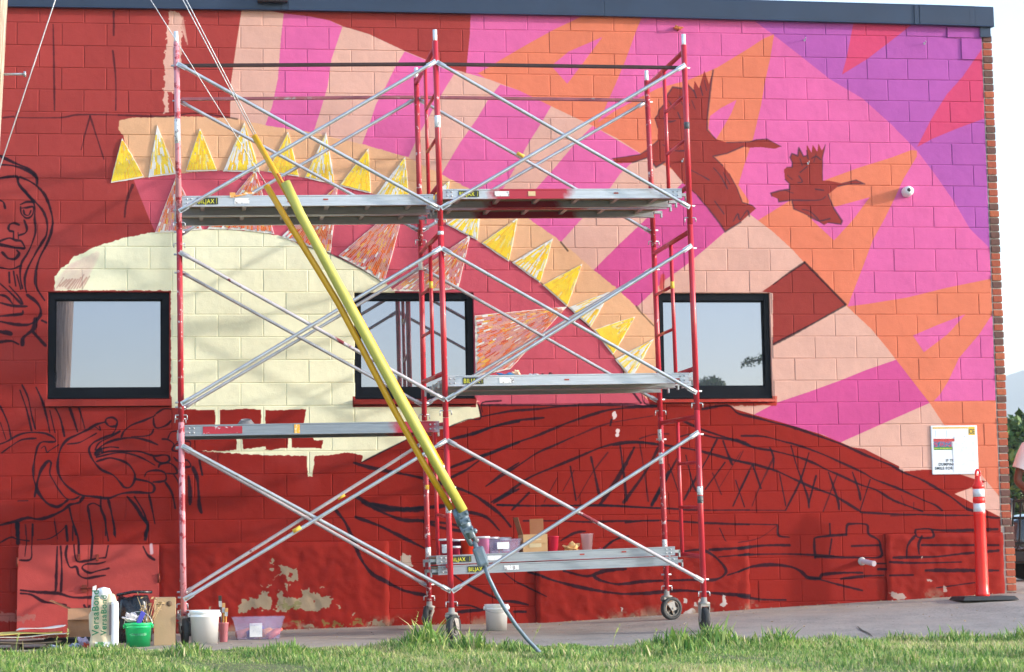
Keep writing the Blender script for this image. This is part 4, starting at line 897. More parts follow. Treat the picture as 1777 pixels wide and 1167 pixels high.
def plank(label, pL, pR, pBL, depth, nrail, m_, Y0, sticker=None, top_dirty=False):
    """pL/pR: pixels of the top edge ends of the front rail; pBL: bottom edge pixel y at left; Y0 front plane y (left, right)"""
    a = UV(*pL, Y0[0]); b = UV(*pR, Y0[1]); hgt = a.z-UV(pL[0], pBL, Y0[0]).z
    d = (b-a); L = d.length; ux = d.normalized(); uy = Vector((-ux.y, ux.x, 0)).normalized(); uz = ux.cross(uy)
    if uz.z < 0: uz = -uz
    PKt = thing('scaffold_plank', label, 'plank', tuple(a), 'aluminium planks on the scaffold')
    def seg_(name, x0, x1, y0, y1, z0, z1, m2, bev=0):
        mb = MB(); c_ = a+ux*(x0+x1)/2+uy*(y0+y1)/2+uz*(z0+z1)/2
        mb.obox(c_, ux*(x1-x0)/2, uy*(y1-y0)/2, uz*(z1-z0)/2); return mb, m2
    for k, y in enumerate((0, depth)):
        s_ = 1 if k == 0 else -1
        mb = MB()
        prof = [(0,0),(0,-hgt),(.028,-hgt),(.028,-hgt+.004),(.004,-hgt+.004),(.004,-.022),(.034,-.022),(.034,-.004),(.004,-.004),(.004,0)] 
        prof = [(0,0),(-.003,0),(-.003,-.010),(0,-.013),(0,-hgt+.012),(-.003,-hgt+.009),(-.003,-hgt),(.028,-hgt),(.028,-hgt+.004),(.004,-hgt+.004),(.004,0)]
        vs = []
        for x in (0, L):
            for (yy_, zz_) in prof: vs.append(a+ux*x+uy*(y+s_*yy_)+uz*zz_)
        n_ = len(prof)
        mb.add(vs, [(i, (i+1) % n_, (i+1) % n_+n_, i+n_) for i in range(n_)]+[tuple(range(n_)), tuple(range(2*n_-1, n_-1, -1))])
        rl = mb.build('side_rail', m_, PKt)
    mb = MB(); c_ = a+ux*L/2+uy*depth/2+uz*(-.016); mb.obox(c_, ux*(L/2-.004), uy*(depth/2-.005), uz*.0062); mb.build('deck', M_PLY, PKt)
    for k in range(6):
        x = L*(k+.5)/6; mb = MB(); mb.obox(a+ux*x+uy*depth/2+uz*(-.036), ux*.016, uy*(depth/2-.006), uz*.0125); mb.build('cross_rib', mat('rib_aluminium', (.45,.42,.4), .5, metal=.4), PKt)
    for x, s_ in ((0, -1), (L, 1)):
        for yy_ in (.07, depth-.07):
            mb = MB(); c_ = a+ux*(x+s_*.02)+uy*yy_+uz*(-hgt*.55)
            mb.obox(c_, ux*.035, uy*.022, uz*.012); mb.obox(c_+ux*s_*.03+uz*(-.02), ux*.006, uy*.022, uz*.028); mb.build('hook', M_ZINC, PKt)
        xx_ = x-s_*.055
        for dx_ in (-.018, .018):
            for dz_ in (-.3, -.7):
                mb = MB(); c_ = a+ux*(xx_+dx_)+uy*(-.004)+uz*(hgt*dz_); mb.lathe(c_, [(.008,0),(.008,.002),(.004,.0045),(0,.005)], 8, axis=-uy); mb.build('rivet', M_ZINC, PKt)
    if sticker:
        x0, txt = sticker
        mb = MB(); mb.obox(a+ux*(x0+.085)+uy*(-.0038)+uz*(-hgt*.5), ux*.085, uy*.0007, uz*hgt*.31); st = mb.build('maker_sticker', M_STKB, PKt)
        text(txt, st, a+ux*(x0+.006)+uy*(-.0048)+uz*(-hgt*.72), hgt*.60, ux, uz, M_STKY, 'lettering', bold=.0003, sx=.80)
        mb = MB(); mb.obox(a+ux*(x0+.158)+uy*(-.0049)+uz*(-hgt*.5), ux*.0012, uy*.0004, uz*hgt*.25); mb.build('printed_rule', M_STKY, st)
        mb = MB(); mb.obox(a+ux*(x0+.36)+uy*(-.0038)+uz*(-hgt*.5), ux*.06, uy*.0004, uz*hgt*.26); mb.build('paper_label', M_STICK, PKt)
    return PKt, a, ux, uy, uz, L, hgt
D_ = .485
def yy(i, d=0): return (YF[i]+.05+d, YF[i+1]+.05+d)
TOPP = plank('front aluminium plank at the top left, under the crossing of yellow guards', (316,340.5), (752,337.5), 359, D_, 2, alu_mat('aluminium_a', 0, 0), yy(0), (.115,'BILJAX'))
_r = TOPP
def shifted(src, label, dy, dz, m_, dx=0.0, sticker=None):
    _, a, ux, uy, uz, L, hgt = src
    a2 = a+uy*dy+uz*dz+ux*dx; b2 = a2+ux*L
    pL = PX(a2); pR = PX(b2); pb = PX(a2-Vector((0,0,hgt)))[1]
    return plank(label, pL, pR, pb, D_, 2, m_, (a2.y, b2.y), sticker)
shifted(TOPP, 'rear aluminium plank at the top left, beside the mural wall', D_+.03, 0, alu_mat('aluminium_b', 0, 0))
TOPR = plank('front aluminium plank at the top right, long red sprayed stretch on its rail', (768,328.5), (1183,327.5), 345.5, D_, 2, alu_mat('aluminium_red_a', .40, 1.06), yy(1), (.13,'BILJAX'))
shifted(TOPR, 'rear aluminium plank at the top right, red stretch low behind the front one', D_+.06, 0, alu_mat('aluminium_red_b', .38, 1.3))
MIDL = plank('lower left aluminium plank, red sprayed at both ends, level with the sill', (320,738), (762,731), 757.5, D_+.02, 2, alu_mat('aluminium_red_shaded', 1.66, 2.02, (.26,.29,.34)), yy(0), None)  # grey base darkened: shade on this plank put into the colour
# second red stretch of that plank, near its left end
_, a, ux, uy, uz, L, hgt = MIDL
MIDR = plank('front aluminium plank of the middle right deck holding gloves', (773,652.5), (1195,647), 671, D_, 2, alu_mat('aluminium_d', 0, 0), yy(1), (.14,'BILJAX'))
shifted(MIDR, 'rear aluminium plank of the middle right deck', D_+.03, 0, alu_mat('aluminium_e', 0, 0))
BOTR = plank('upper of two stacked planks at the bottom right, carrying the paint tubs', (757,964.5), (1171,948.5), 980.5, D_, 2, alu_mat('aluminium_shaded_f', 0, 0, (.36,.38,.42)), yy(1, .10), (.115,'BILJAX'))  # darker aluminium base: the shade it stands in is painted in
plank('lower of two stacked planks at the bottom right', (760,982.5), (1176,965.5), 998.5, D_, 2, alu_mat('aluminium_shaded_g', 0, 0, (.36,.38,.42)), yy(1, .085), (.24,'BILJAX'))  # same darkened base, shade put into the colour
PKL = bpy.data.objects
mb = MB(); mb.obox(MIDL[1]+ux*.30+uy*(-.0032)-uz*hgt*.5, ux*.155, uy*.0005, uz*hgt*.33); o = mb.build('red_overspray', mat('red_overspray', srgb(176,34,56,.85), .5, wear=(.6,.62,.68), wear_lo=.6, wear_scale=22), MIDL[0], bevel=.0)
mb = MB(); mb.obox(MIDL[1]+ux*.89+uy*(-.0035)-uz*hgt*.5, ux*.022, uy*.0006, uz*hgt*.4); mb.build('tape_patch', mat('orange_tape', srgb(240,170,50,.85), .6, wear=(.8,.7,.5), wear_lo=.55, wear_scale=40), MIDL[0])
_, a, ux, uy, uz, L, hgt = TOPR
mb = MB(); mb.obox(a+ux*.74+uy*(-.0035)-uz*hgt*.5, ux*.03, uy*.0006, uz*hgt*.24); mb.build('tape_patch', mat('cream_tape', srgb(226,196,150,.85), .6, wear=(.4,.3,.2), wear_lo=.6, wear_scale=40), TOPR[0])
for pk, xs_ in ((TOPP, (.86, 1.15)), (TOPR, (1.45,)), (MIDR, (1.0, 1.93)), (BOTR, (1.2, 1.55))):
    _, a, ux, uy, uz, L, hgt = pk
    for x in xs_: mb = MB(); mb.obox(a+ux*x+uy*(-.0035)-uz*hgt*random.uniform(.35,.6), ux*.02, uy*.0005, uz*.006); mb.build('inspection_tag', mat('red_tag', srgb(180,70,60,.8), .6), pk[0])

# ------------------------------------------------------------------ small things on the planks
def on_plank(pk, px_, inset=.14):
    _, a, ux, uy, uz, L, hgt = pk
    t_ = (px_-PX(a)[0])/(PX(a+ux*L)[0]-PX(a)[0])*L
    return a+ux*t_+uy*inset+uz*(-.0095), ux, uy, uz
def px2m(w, Y): return w*(Y-CAM[1])/F
def plastic(name, c, k=.85, **kw): return mat(name, srgb(*c, k), kw.pop('rough', .4), var=kw.pop('var', .06), bump=.03, **kw)
M_LID = plastic('white_lid', (235,232,238)); 
def tub(name, label, cat, base, w, h, m_, lid=None, taper=.86, lab=None, group=None, open_=False):
    T_ = thing(name, label, cat, tuple(base), group); mb = MB(); r_ = w/2
    if open_:
        mb.lathe(base, [(0,0),(r_*taper,0),(r_,h),(r_*1.06,h),(r_*1.06,h+.004),(r_*.96,h+.003),(r_*taper*.95,.004),(0,.004)], 24)
    else: mb.lathe(base, [(r_*taper,0),(r_*.97,h),(r_*1.03,h),(r_*1.03,h+.004)], 24)
    mb.build('tub_body', m_, T_)
    if lid: mb = MB(); mb.lathe(base+Vector((0,0,h-.002)), [(r_*1.02,0),(r_*1.1,0),(r_*1.1,.014),(r_*1.0,.017),(0,.0165)], 24); mb.build('lid', lid, T_)
    if lab:
        mb = MB(); n_ = 8; vs = []
        for k in range(n_+1):
            t_ = math.pi*(1.5-.25+.5*k/n_)
            for z_ in (h*.2, h*.75): rr = r_*(taper+(1-taper)*z_/h)+.0012; vs.append(Vector(base)+Vector((rr*math.cos(t_), rr*math.sin(t_), z_)))
        mb.add(vs, [(2*k, 2*k+2, 2*k+3, 2*k+1) for k in range(n_)], 0, True); mb.build('paper_label', lab, T_)
    return T_
M_PAP = mat('white_paper', (.78,.78,.8), .7, wear=(.45,.48,.55), wear_lo=.58, wear_scale=50)
G_ = 'paint tubs on the bottom plank'
for label, px_, w_, py0, py1, ins, col_, nm in (
    ('deep red lidded paint tub with a torn white label, left end of the paint row', 777, 23, 930, 961, .12, (196,40,66), 'red'),
    ('purple lidded paint tub behind the left end of the paint row', 800, 26, 929, 958, .26, (150,40,100), 'purple'),
    ('orange-red open paint tub left of the pink one', 813, 23, 932, 961, .10, (226,60,30), 'orange'),
    ('small raspberry pot with a white lid in front of the purple tub', 792, 16, 946, 962, .05, (196,50,90), 'raspberry'),
    ('pale pink lidded paint tub left of the clear bin', 841, 23, 928, 961, .12, (240,150,210), 'pale_pink'),
    ('dusky blue jar with a white lid standing in the clear bin', 863, 17, 927, 958, .20, (104,92,140), 'dusky_blue'),
    ('coral pink jar standing in the clear bin', 883, 18, 932, 959, .20, (226,96,140), 'coral')):
    b_, ux, uy, uz = on_plank(BOTR, px_, ins); Yb = b_.y
    w = px2m(w_, Yb); h = px2m(py1-py0, Yb)*.88
    tub('paint_tub', label, 'paint tub', b_, w, h, plastic('tub_'+nm, col_), M_LID if nm != 'orange' else None, lab=M_PAP if nm in ('red', 'coral') else None, group=G_, open_=(nm == 'orange'))
b_, ux, uy, uz = on_plank(BOTR, 886, .33); tub('stacked_lids', 'stack of pale lids behind the clear bin', 'lids', b_, px2m(22, b_.y), px2m(26, b_.y), plastic('lilac_plastic', (206,196,226)), M_LID)
def clear_mat(name, c, a_):
    T = NT(name); p = T.n('ShaderNodeBsdfPrincipled'); tr_ = T.n('ShaderNodeBsdfTransparent'); mxs = T.n('ShaderNodeMixShader')
    tr_.inputs[0].default_value = (*[min(1, .75+.25*x) for x in c], 1)
    p.inputs['Base Color'].default_value = (*c, 1); p.inputs['Roughness'].default_value = .25
    f, _ = noise_fac(T, T.n('ShaderNodeTexCoord').outputs['Object'], 4, 2, .5, .3, .7)
    mr = T.n('ShaderNodeMapRange'); mr.inputs['To Min'].default_value = a_-.05; mr.inputs['To Max'].default_value = a_+.05; T.l(f, mr.inputs['Value'])
    T.l(mr.outputs[0], mxs.inputs[0]); T.l(tr_.outputs[0], mxs.inputs[1]); T.l(p.outputs[0], mxs.inputs[2]); T.l(mxs.outputs[0], T.out.inputs[0]); return T.m
M_CLEAR = clear_mat('cloudy_clear_plastic', (.74,.66,.88), .16)
def open_bin(name, label, cat, c0, ux, uy, w, d, h, m_, taper=.88, rim=.012):
    """thin-walled open bin; c0 = centre of its base"""
    T_ = thing(name, label, cat, tuple(c0)); c0 = Vector(c0); uz = Vector((0,0,1)); t_ = .003
    def ring(w_, d_, z_): return [c0+ux*sx*w_/2+uy*sy*d_/2+uz*z_ for sx, sy in ((-1,-1),(1,-1),(1,1),(-1,1))]
    rings = [ring(w*taper, d*taper, 0), ring(w*.97, d*.97, h-.02), ring(w, d, h-.02), ring(w+rim, d+rim, h-.004), ring(w+rim, d+rim, h), ring(w-.006, d-.006, h), ring(w*.97-2*t_, d*.97-2*t_, h-.02), ring(w*taper-2*t_, d*taper-2*t_, t_)]
    vs = [v for r_ in rings for v in r_]; fs = []
    for k in range(len(rings)-1):
        for i in range(4): fs.append((k*4+i, k*4+(i+1) % 4, (k+1)*4+(i+1) % 4, (k+1)*4+i))
    fs.append((3,2,1,0)); o_ = (len(rings)-1)*4; fs.append((o_, o_+1, o_+2, o_+3))
    mb = MB(); mb.add(vs, fs); mb.build('bin_shell', m_, T_, bevel=.002); return T_
b_, ux, uy, uz = on_plank(BOTR, 878, .20)
CB = open_bin('clear_bin', 'clear lilac plastic bin of paint jars beside the cardboard box on the plank', 'bin', b_, ux, uy, px2m(58, b_.y), .20, px2m(26, b_.y), M_CLEAR)
p_ = UV(873, 947, b_.y-.105); mb = MB(); mb.obox(p_, ux*.05, uy*.001, Vector((0,0,.028))); mb.build('paper_label', M_PAP, CB)
M_CARD = mat('brown_cardboard', srgb(196,156,112,.85), .85, var=.1, vscale=8, bump=.15, bscale=120); M_CARDD = mat('inner_cardboard', srgb(160,104,70,.8), .9, var=.12)
def carton(name, label, c0, ux, uy, w, d, h, flaps, m_=M_CARD):
    """flaps: list of (side, angle degrees from upright outward, length)"""
    T_ = thing(name, label, 'cardboard box', tuple(c0)); c0 = Vector(c0); uz = Vector((0,0,1)); t_ = .004
    for sx in (-1, 1):
        mb = MB(); mb.obox(c0+ux*sx*(w/2-t_/2)+uz*h/2, ux*t_/2, uy*(d/2-t_), uz*h/2); mb.build('side_wall', m_, T_)
    for sy in (-1, 1):
        mb = MB(); mb.obox(c0+uy*sy*(d/2-t_/2)+uz*h/2, ux*w/2, uy*t_/2, uz*h/2); mb.build('front_panel' if sy < 0 else 'back_panel', m_, T_)
    mb = MB(); mb.obox(c0+uz*t_/2, ux*(w/2-t_), uy*(d/2-t_), uz*t_/2); mb.build('bottom', m_, T_)
    for side, ang, ln in flaps:
        n_ = {'l': -ux, 'r': ux, 'f': -uy, 'b': uy}[side]; al = uy if side in 'lr' else ux; half = (d if side in 'lr' else w)/2-.003
        dr = (uz*math.cos(R(ang))+n_*math.sin(R(ang))); base = c0+n_*((w if side in 'lr' else d)/2-t_/2)+uz*(h+.001)
        mb = MB(); mb.obox(base+dr*ln/2, al*half, dr*ln/2, dr.cross(al)*t_/2); mb.build('flap', m_ if side in 'f' else M_CARDD, T_)
    return T_
b_, ux, uy, uz = on_plank(BOTR, 931, .22)
CT = carton('open_carton', 'open cardboard box with raised flaps between the clear bin and red cup', b_, ux, uy, px2m(43, b_.y), .24, px2m(32, b_.y), [('l', 16, .15), ('f', 176, .075)])
mb = MB(); mb.obox(b_+ux*.055+uy*.118+Vector((0,0,px2m(32, b_.y)+.065)), ux*.058, uy*.002, Vector((0,.008,.065))); mb.build('flap', M_CARDD, CT)
p_ = b_+uy*(-.1225)+Vector((0,0,.08)); mb = MB(); mb.obox(p_, ux*.05, uy*.0008, Vector((0,0,.035))); mb.build('clear_tape', mat('pale_tape', srgb(206,186,150,.85), .4), CT)
for label, px_, w_, h_, m_ in (('bright crimson plastic cup right of the cardboard box', 963, 21, 27, plastic('crimson_plastic', (232,40,80))), ('translucent pale pink cup right of the crumpled paper', 1023, 22, 29, clear_mat('pink_clear_plastic', (.85,.55,.62), .6))):
    b_, ux, uy, uz = on_plank(BOTR, px_, .14); tub('plastic_cup', label, 'cup', b_, px2m(w_, b_.y), px2m(h_, b_.y), m_, None, taper=.76, open_=True)
def crumple(name, label, cat, c0, sx, sy, sz, m_, seed, parent=None, n=2):
    rr = random.Random(seed); bm = bmesh.new(); bmesh.ops.create_icosphere(bm, subdivisions=3, radius=1)
    ph = [rr.random()*6 for _ in range(9)]
    for v in bm.verts:
        d = 1+.32*math.sin(v.co.x*4+ph[0])*math.sin(v.co.y*5+ph[1])+.28*math.sin(v.co.z*6+ph[2]+v.co.x*3)+rr.uniform(-.09,.09)
        v.co = Vector((v.co.x*sx*d, v.co.y*sy*d, max(-.0, (v.co.z*.5+.45)*sz*2*d*.8)))
    me = bpy.data.meshes.new(name); bm.to_mesh(me); bm.free(); me.materials.append(m_)
    o = bpy.data.objects.new(name, me); COL.objects.link(o); o.location = c0; WLOC[o.name] = Vector(c0)
    if label: tag(o, label, cat)
    return o
b_, ux, uy, uz = on_plank(BOTR, 995, .13)
crumple('crumpled_paper', 'crumpled tan paper bag between the crimson cup and pink cup', 'paper bag', b_, .055, .05, .036, mat('tan_paper', srgb(236,190,130,.85), .8, wear=srgb(200,110,50,.8), wear_lo=.58), 3)
b_, ux, uy, uz = on_plank(BOTR, 1045, .12); crumple('plum_rag', 'tiny plum coloured rag knot right of the pink cup', 'rag', b_, .018, .02, .01, plastic('plum_cloth', (150,40,80)), 4)
b_, ux, uy, uz = on_plank(MIDR, 890, .14)
crumple('blue_glove', 'crumpled blue rubber glove on the middle deck', 'glove', b_-ux*.02, .085, .05, .022, plastic('blue_rubber', (60,160,230), var=.2), 8)
crumple('peach_sponge', 'pale peach sponge beside the blue glove', 'sponge', b_+ux*.035-uy*.03, .035, .03, .032, plastic('peach_foam', (250,206,170)), 9)
b_, ux, uy, uz = on_plank(MIDR, 928, .13); crumple('white_rag', 'white rag lying right of the blue glove', 'rag', b_, .05, .04, .014, plastic('white_cloth', (225,222,232)), 10)
for px_, r_, lb in ((944, .016, 'left of two small maroon balls on the middle deck'), (958, .02, 'right of two small maroon balls on the middle deck')):
    b_, ux, uy, uz = on_plank(MIDR, px_, .12); mb = MB(); mb.lathe(b_, [(0,0),(r_*.7,.004),(r_,r_*.9),(r_*.7,r_*1.7),(0,r_*1.9)], 14); tag(mb.build('modelling_ball', plastic('maroon_clay', (110,30,40))), lb, 'ball', 'maroon balls on the middle deck')
b_, ux, uy, uz = on_plank(MIDL, 427, .2); mb = MB()
for k in range(5):
    r_ = .055-.006*k; mb.tube([b_+Vector((r_*1.3*math.cos(t_*.35), r_*.7*math.sin(t_*.35), .012+.010*k+.01*math.sin(t_*.35))) for t_ in range(19)], .006, 6)
tag(mb.build('coiled_hose', mat('grey_hose', (.2,.2,.22), .5)), 'small grey coil of hose on the lower left plank', 'hose')
b_, ux, uy, uz = on_plank(MIDL, 712, .08); crumple('orange_cloth', 'flat orange cloth by the right end of the lower left plank', 'cloth', b_, .16, .05, .006, plastic('orange_cloth', (246,170,40)), 12)
b_, ux, uy, uz = on_plank(TOPP, 412, .02)
mb = MB(); mb.obox(b_+Vector((-.045,-.03,.012)), (.022,0,.0), (0,.002,0), (0,0,.02)); mb.obox(b_+Vector((.02,-.03,.012)), (.05,0,.012), (0,.002,0), (0,0,.006)); mb.obox(b_+Vector((.09,-.02,.03)), (.04,0,.004), (0,.002,0), (0,0,.007))
tag(mb.build('tape_ribbon', mat('orange_white_ribbon', srgb(244,170,90,.9), .6, wear=(.8,.78,.75), wear_lo=.5, wear_scale=18)), 'peeling orange and white ribbon stuck on the top left plank', 'ribbon')

# ------------------------------------------------------------------ mosaic triangles mounted on the wall
M_BACK = mat('pale_grout', (.74,.70,.66), .8, var=.08, bump=.2)
TILE_Y = [mat('tile_yellow', srgb(255,212,20,1.0), .4, var=.12, vscale=30), mat('tile_deep_yellow', srgb(250,194,10,.95), .4, var=.12, vscale=30), mat('tile_pale_yellow', srgb(250,232,150,.85), .35, var=.08), mat('tile_white', (.76,.74,.72), .35, var=.06)]
TILE_O = [mat('tile_orange', srgb(234,112,36,.9), .35, var=.15, vscale=30), mat('tile_salmon', srgb(232,160,140,.85), .35, var=.1, vscale=30), mat('tile_dusty_pink', srgb(220,140,150,.85), .35, var=.1, vscale=30), mat('tile_amber', srgb(240,178,60,.9), .35, var=.1), mat('tile_red_orange', srgb(214,78,40,.9), .35, var=.1), mat('tile_white', (.76,.74,.72))]
WY = {'solid': (.66,.28,.05,.01), 'mix': (.42,.12,.1,.36), 'pale': (.3,.06,.24,.4)}
WO = {'o': (.24,.30,.26,.06,.09,.05), 'p': (.14,.30,.30,.10,.05,.11), 'r': (.34,.2,.2,.05,.16,.05)}
def mosaic(label, poly, kind, tone, w0, h0, seed):
    """poly[0] apex, then the outline round; tiles fan out of the apex"""
    rr = random.Random(seed)
    Q = [U(x, y, -.01) for x, y in poly]; Q = [(q_[0], q_[2]) for q_ in Q]
    A_ = np.array(Q[0]); Bp = [np.array(q_) for q_ in Q[1:]]
    cx_ = sum(q_[0] for q_ in Q)/len(Q); cz_ = sum(q_[1] for q_ in Q)/len(Q)
    M_ = thing('mosaic_triangle', label, 'mosaic', (cx_, -.01, min(q_[1] for q_ in Q)), 'mosaic triangles fixed to the mural')
    # wobbly backing outline a little larger than the tiles
    out = []; n_ = len(Q)
    for i in range(n_):
        a, b = np.array(Q[i]), np.array(Q[(i+1) % n_]); st = max(3, int(np.linalg.norm(b-a)/.025))
        for k in range(st):
            q_ = a+(b-a)*k/st; o_ = q_-np.array([cx_, cz_]); o_ = o_/max(1e-6, np.linalg.norm(o_)); q_ = q_+o_*(.006+rr.uniform(-.0025,.0025)); out.append(tuple(q_))
    if sum(out[i][0]*out[(i+1) % len(out)][1]-out[(i+1) % len(out)][0]*out[i][1] for i in range(len(out))) > 0: out.reverse()
    mb = MB(); n2 = len(out); vs = [(x, -.010, z) for x, z in out]+[(x, .003, z) for x, z in out]
    mb.add(vs, [tuple(range(n2))]+[(i, (i+1) % n2, (i+1) % n2+n2, i+n2) for i in range(n2)])
    mb.build('backing', M_BACK, M_, fix=False)
    # arc along the base polyline
    seg_ = [np.linalg.norm(Bp[i+1]-Bp[i]) for i in range(len(Bp)-1)]; tot = sum(seg_)
    def base(s_):
        d = s_*tot
        for i, l_ in enumerate(seg_):
            if d <= l_ or i == len(seg_)-1: return Bp[i]+(Bp[i+1]-Bp[i])*(d/l_)
            d -= l_
    tiles = MB(); H_ = float(np.mean([np.linalg.norm(b-A_) for b in Bp])); rows = max(3, int(H_/h0))
    wts = (WY if kind == 'y' else WO)[tone]
    W_ = tot; ncol = max(3, int(W_/w0))
    for c_ in range(ncol):
        s0, s1 = c_/ncol, (c_+1)/ncol
        t_ = 1.0-rr.uniform(0, .04) if kind == 'o' else .985
        tmin = max(.05, .9*(.006/(W_/ncol)))   # columns merge near the tip
        lvl = 1
        while t_ > .06:
            dt = h0/H_*rr.uniform(.6, 1.35); tb = max(.05, t_-dt)
            # near the tip keep only every second, fourth ... column
            wid = (t_+tb)/2*(s1-s0)*W_
            stp = 1
            while wid*stp < .0085: stp *= 2
            if c_ % stp == 0:
                e0, e1 = s0, min(1, s0+(s1-s0)*stp)
                g_ = .0013/max(1e-3, W_*(t_+tb)/2)
                e0 += g_; e1 -= g_
                if e1 > e0:
                    b0, b1 = base(e0), base(e1)
                    gt = .0014/H_
                    qs = [A_+(b0-A_)*(tb+gt), A_+(b1-A_)*(tb+gt), A_+(b1-A_)*(t_-gt), A_+(b0-A_)*(t_-gt)]
                    yt = -.0148-rr.uniform(0,.0016); mi = rr.choices(range(len(wts)), wts)[0]
                    # columns keep their colour in runs
                    vs = [(q_[0], yt, q_[1]) for q_ in qs]+[(q_[0], -.0098, q_[1]) for q_ in qs]
                    ar = (qs[1][0]-qs[0][0])*(qs[2][1]-qs[0][1])-(qs[2][0]-qs[0][0])*(qs[1][1]-qs[0][1])
                    f0 = (0,1,2,3) if ar > 0 else (3,2,1,0)
                    sd = [(i, i+4, (i+1) % 4+4, (i+1) % 4) for i in range(4)]
                    if ar < 0: sd = [f[::-1] for f in sd]
                    tiles.add(vs, [f0]+sd, mi)
            t_ = tb
    struct(tiles.build('mosaic_tiles', TILE_Y if kind == 'y' else TILE_O, M_, fix=False), 'stuff')
    return M_
YT = [((212,241),(193,317),(249,307),'solid','leftmost yellow mosaic triangle, on the peach band\'s ragged left end'),
 ((273,218),(258,307),(305,301),'mix','yellow and white mosaic triangle just left of the left scaffold post'),
 ((347,224),(323,297),(376,296),'solid','solid yellow mosaic triangle just right of the left scaffold post'),
 ((424,214),(388,297),(450,297.5),'mix','white streaked yellow mosaic triangle where the guy wire guard begins'),
 ((500,230),(465,298),(518,306),'solid','solid yellow mosaic triangle just right of the upper guard tip'),
 ((566,231),(530,308),(580,319),'mix','narrow yellow and white mosaic triangle sixth from the left'),
 ((639,259),(590,322),(643,335),'solid','solid yellow mosaic triangle in the middle of the top left bay'),
 ((703,273),(654,338),(709,347),'mix','white streaked yellow mosaic triangle left of the middle rear post'),
 ((780,315),(722,360),(768,384),'mix','yellow mosaic tip peeping over the top right plank'),
 ((834,352),(775,389),(828,416),'mix','yellow mosaic triangle cut across by the top right plank'),
 ((898,379),(837,422.5),(883,453),'solid','solid yellow mosaic triangle directly under the top right plank'),
 ((959,415),(890,456),(937,490),'mix','yellow mosaic triangle with a few white tiles, second below the plank'),
 ((1010,459),(943,495),(984,531),'solid','plain yellow mosaic triangle touching the big orange fan\'s tip'),
 ((1058,507),(988,534),(1025,567),'pale','pale yellow and white mosaic triangle behind the brace crossing'),
 ((1102,550),(1032,573),(1064,615),'solid','bright yellow mosaic triangle second from the lower right end'),
 ((1134,589),(1069,624),(1096,656),'pale','last pale yellow mosaic triangle, by the right rear post')]
for k, (a, l_, r_, tone, lb) in enumerate(YT): mosaic(lb, [a, l_, r_], 'y', tone, .0150, .085, 100+k)
OT = [([(306,307),(270,404),(350,398)],'p','first orange and pink mosaic triangle, behind the left scaffold post'),
 ([(443,296),(361,397),(420,398),(475,406)],'r','orange mosaic triangle crossed by the plank and yellow guards'),
 ([(586,322),(489,411),(530,425),(573,438)],'r','orange mosaic triangle behind the pale yellow guard'),
 ([(706,346),(588.5,444),(630,466),(666,491)],'o','broad orange brick-pattern mosaic fan above the middle window'),
 ([(816,408),(678,505),(735,505),(794,501)],'p','orange and pink mosaic fan sitting on the middle window\'s head'),
 ([(983,533),(825,549),(826,600),(826,652),(885,640)],'o','large sideways orange mosaic fan right of the middle window')]
for k, (pl_, tone, lb) in enumerate(OT): mosaic(lb, pl_, 'o', tone, .0185, .052, 200+k)
# ------------------------------------------------------------------ guy wires with plastic guards, running to the utility pole
def gp(px_, py_):
    Yg = -4.25 + .32*(1130-py_)/1130.0
    return UV(px_, py_, Yg)
GUY = thing('guy_wire_anchor', 'grey anchor rod with wires in yellow plastic guards slanting across the scaffold', 'guy wire', tuple(gp(935,1130)))
M_YEL = mat('yellow_guard', srgb(236,172,14,.8), .42, var=.08, vscale=3, bump=.03, wear=srgb(220,150,40,.8), wear_lo=.66); M_PYEL = mat('pale_yellow_guard', srgb(206,198,92,.8), .42, var=.07, vscale=3, bump=.03, wear=srgb(180,165,80,.8), wear_lo=.66)
M_ORS = mat('orange_guard', srgb(226,110,30,.85), .4, var=.15)
M_WIRE = mat('steel_strand', (.55,.55,.57), .4, metal=.8, var=.1, bump=.4, bscale=400); M_ROD = mat('weathered_anchor_rod', srgb(120,136,150,.8), .45, metal=.4, var=.25, wear=(.2,.2,.22), wear_lo=.58)
def lane(pts, r, m_, name, dy=0.0, n=14):
    P_ = [gp(*q_)+Vector((0, dy, 0)) for q_ in pts]; mb = MB(); mb.tube(P_, r, n); return mb.build(name, m_, GUY)
mpp = lambda px_: px_*15.2/F
lane([(441,234),(490,320),(545,417),(601,510),(700,690),(768,811)], mpp(5.3), M_YEL, 'wire_guard', .03)
lane([(495,318),(520,372),(557.6,441.7),(605.6,530.8),(653.6,620),(691,688.5),(729,757),(803,888)], mpp(8.6), M_PYEL, 'wire_guard', -.035)
lane([(462,322),(499,384),(547,461),(587,527),(636,620),(682,708),(736,806),(784,885)], mpp(5.6), M_YEL, 'wire_guard', .0)
lane([(481,303),(560,445),(632,580),(700,707),(770,840)], mpp(1.8), M_ORS, 'guard_seam', -.03)
for pts, r_ in (([(310,-16),(318,0),(442,236)],.0035),([(314,-16),(324,0),(446,236)],.0035),([(252,-16),(262,0),(465,324)],.0030)): lane(pts, r_, M_WIRE, 'wire_strand', .02, 6)
def ext(pa, pb, k): return (pa[0]+(pa[0]-pb[0])*k, pa[1]+(pa[1]-pb[1])*k)
lane([(318,0),ext((318,0),(442,236),2.3)], .0035, M_WIRE, 'wire_strand', .02, 6); lane([(262,0),ext((262,0),(465,324),1.1)], .003, M_WIRE, 'wire_strand', .02, 6)
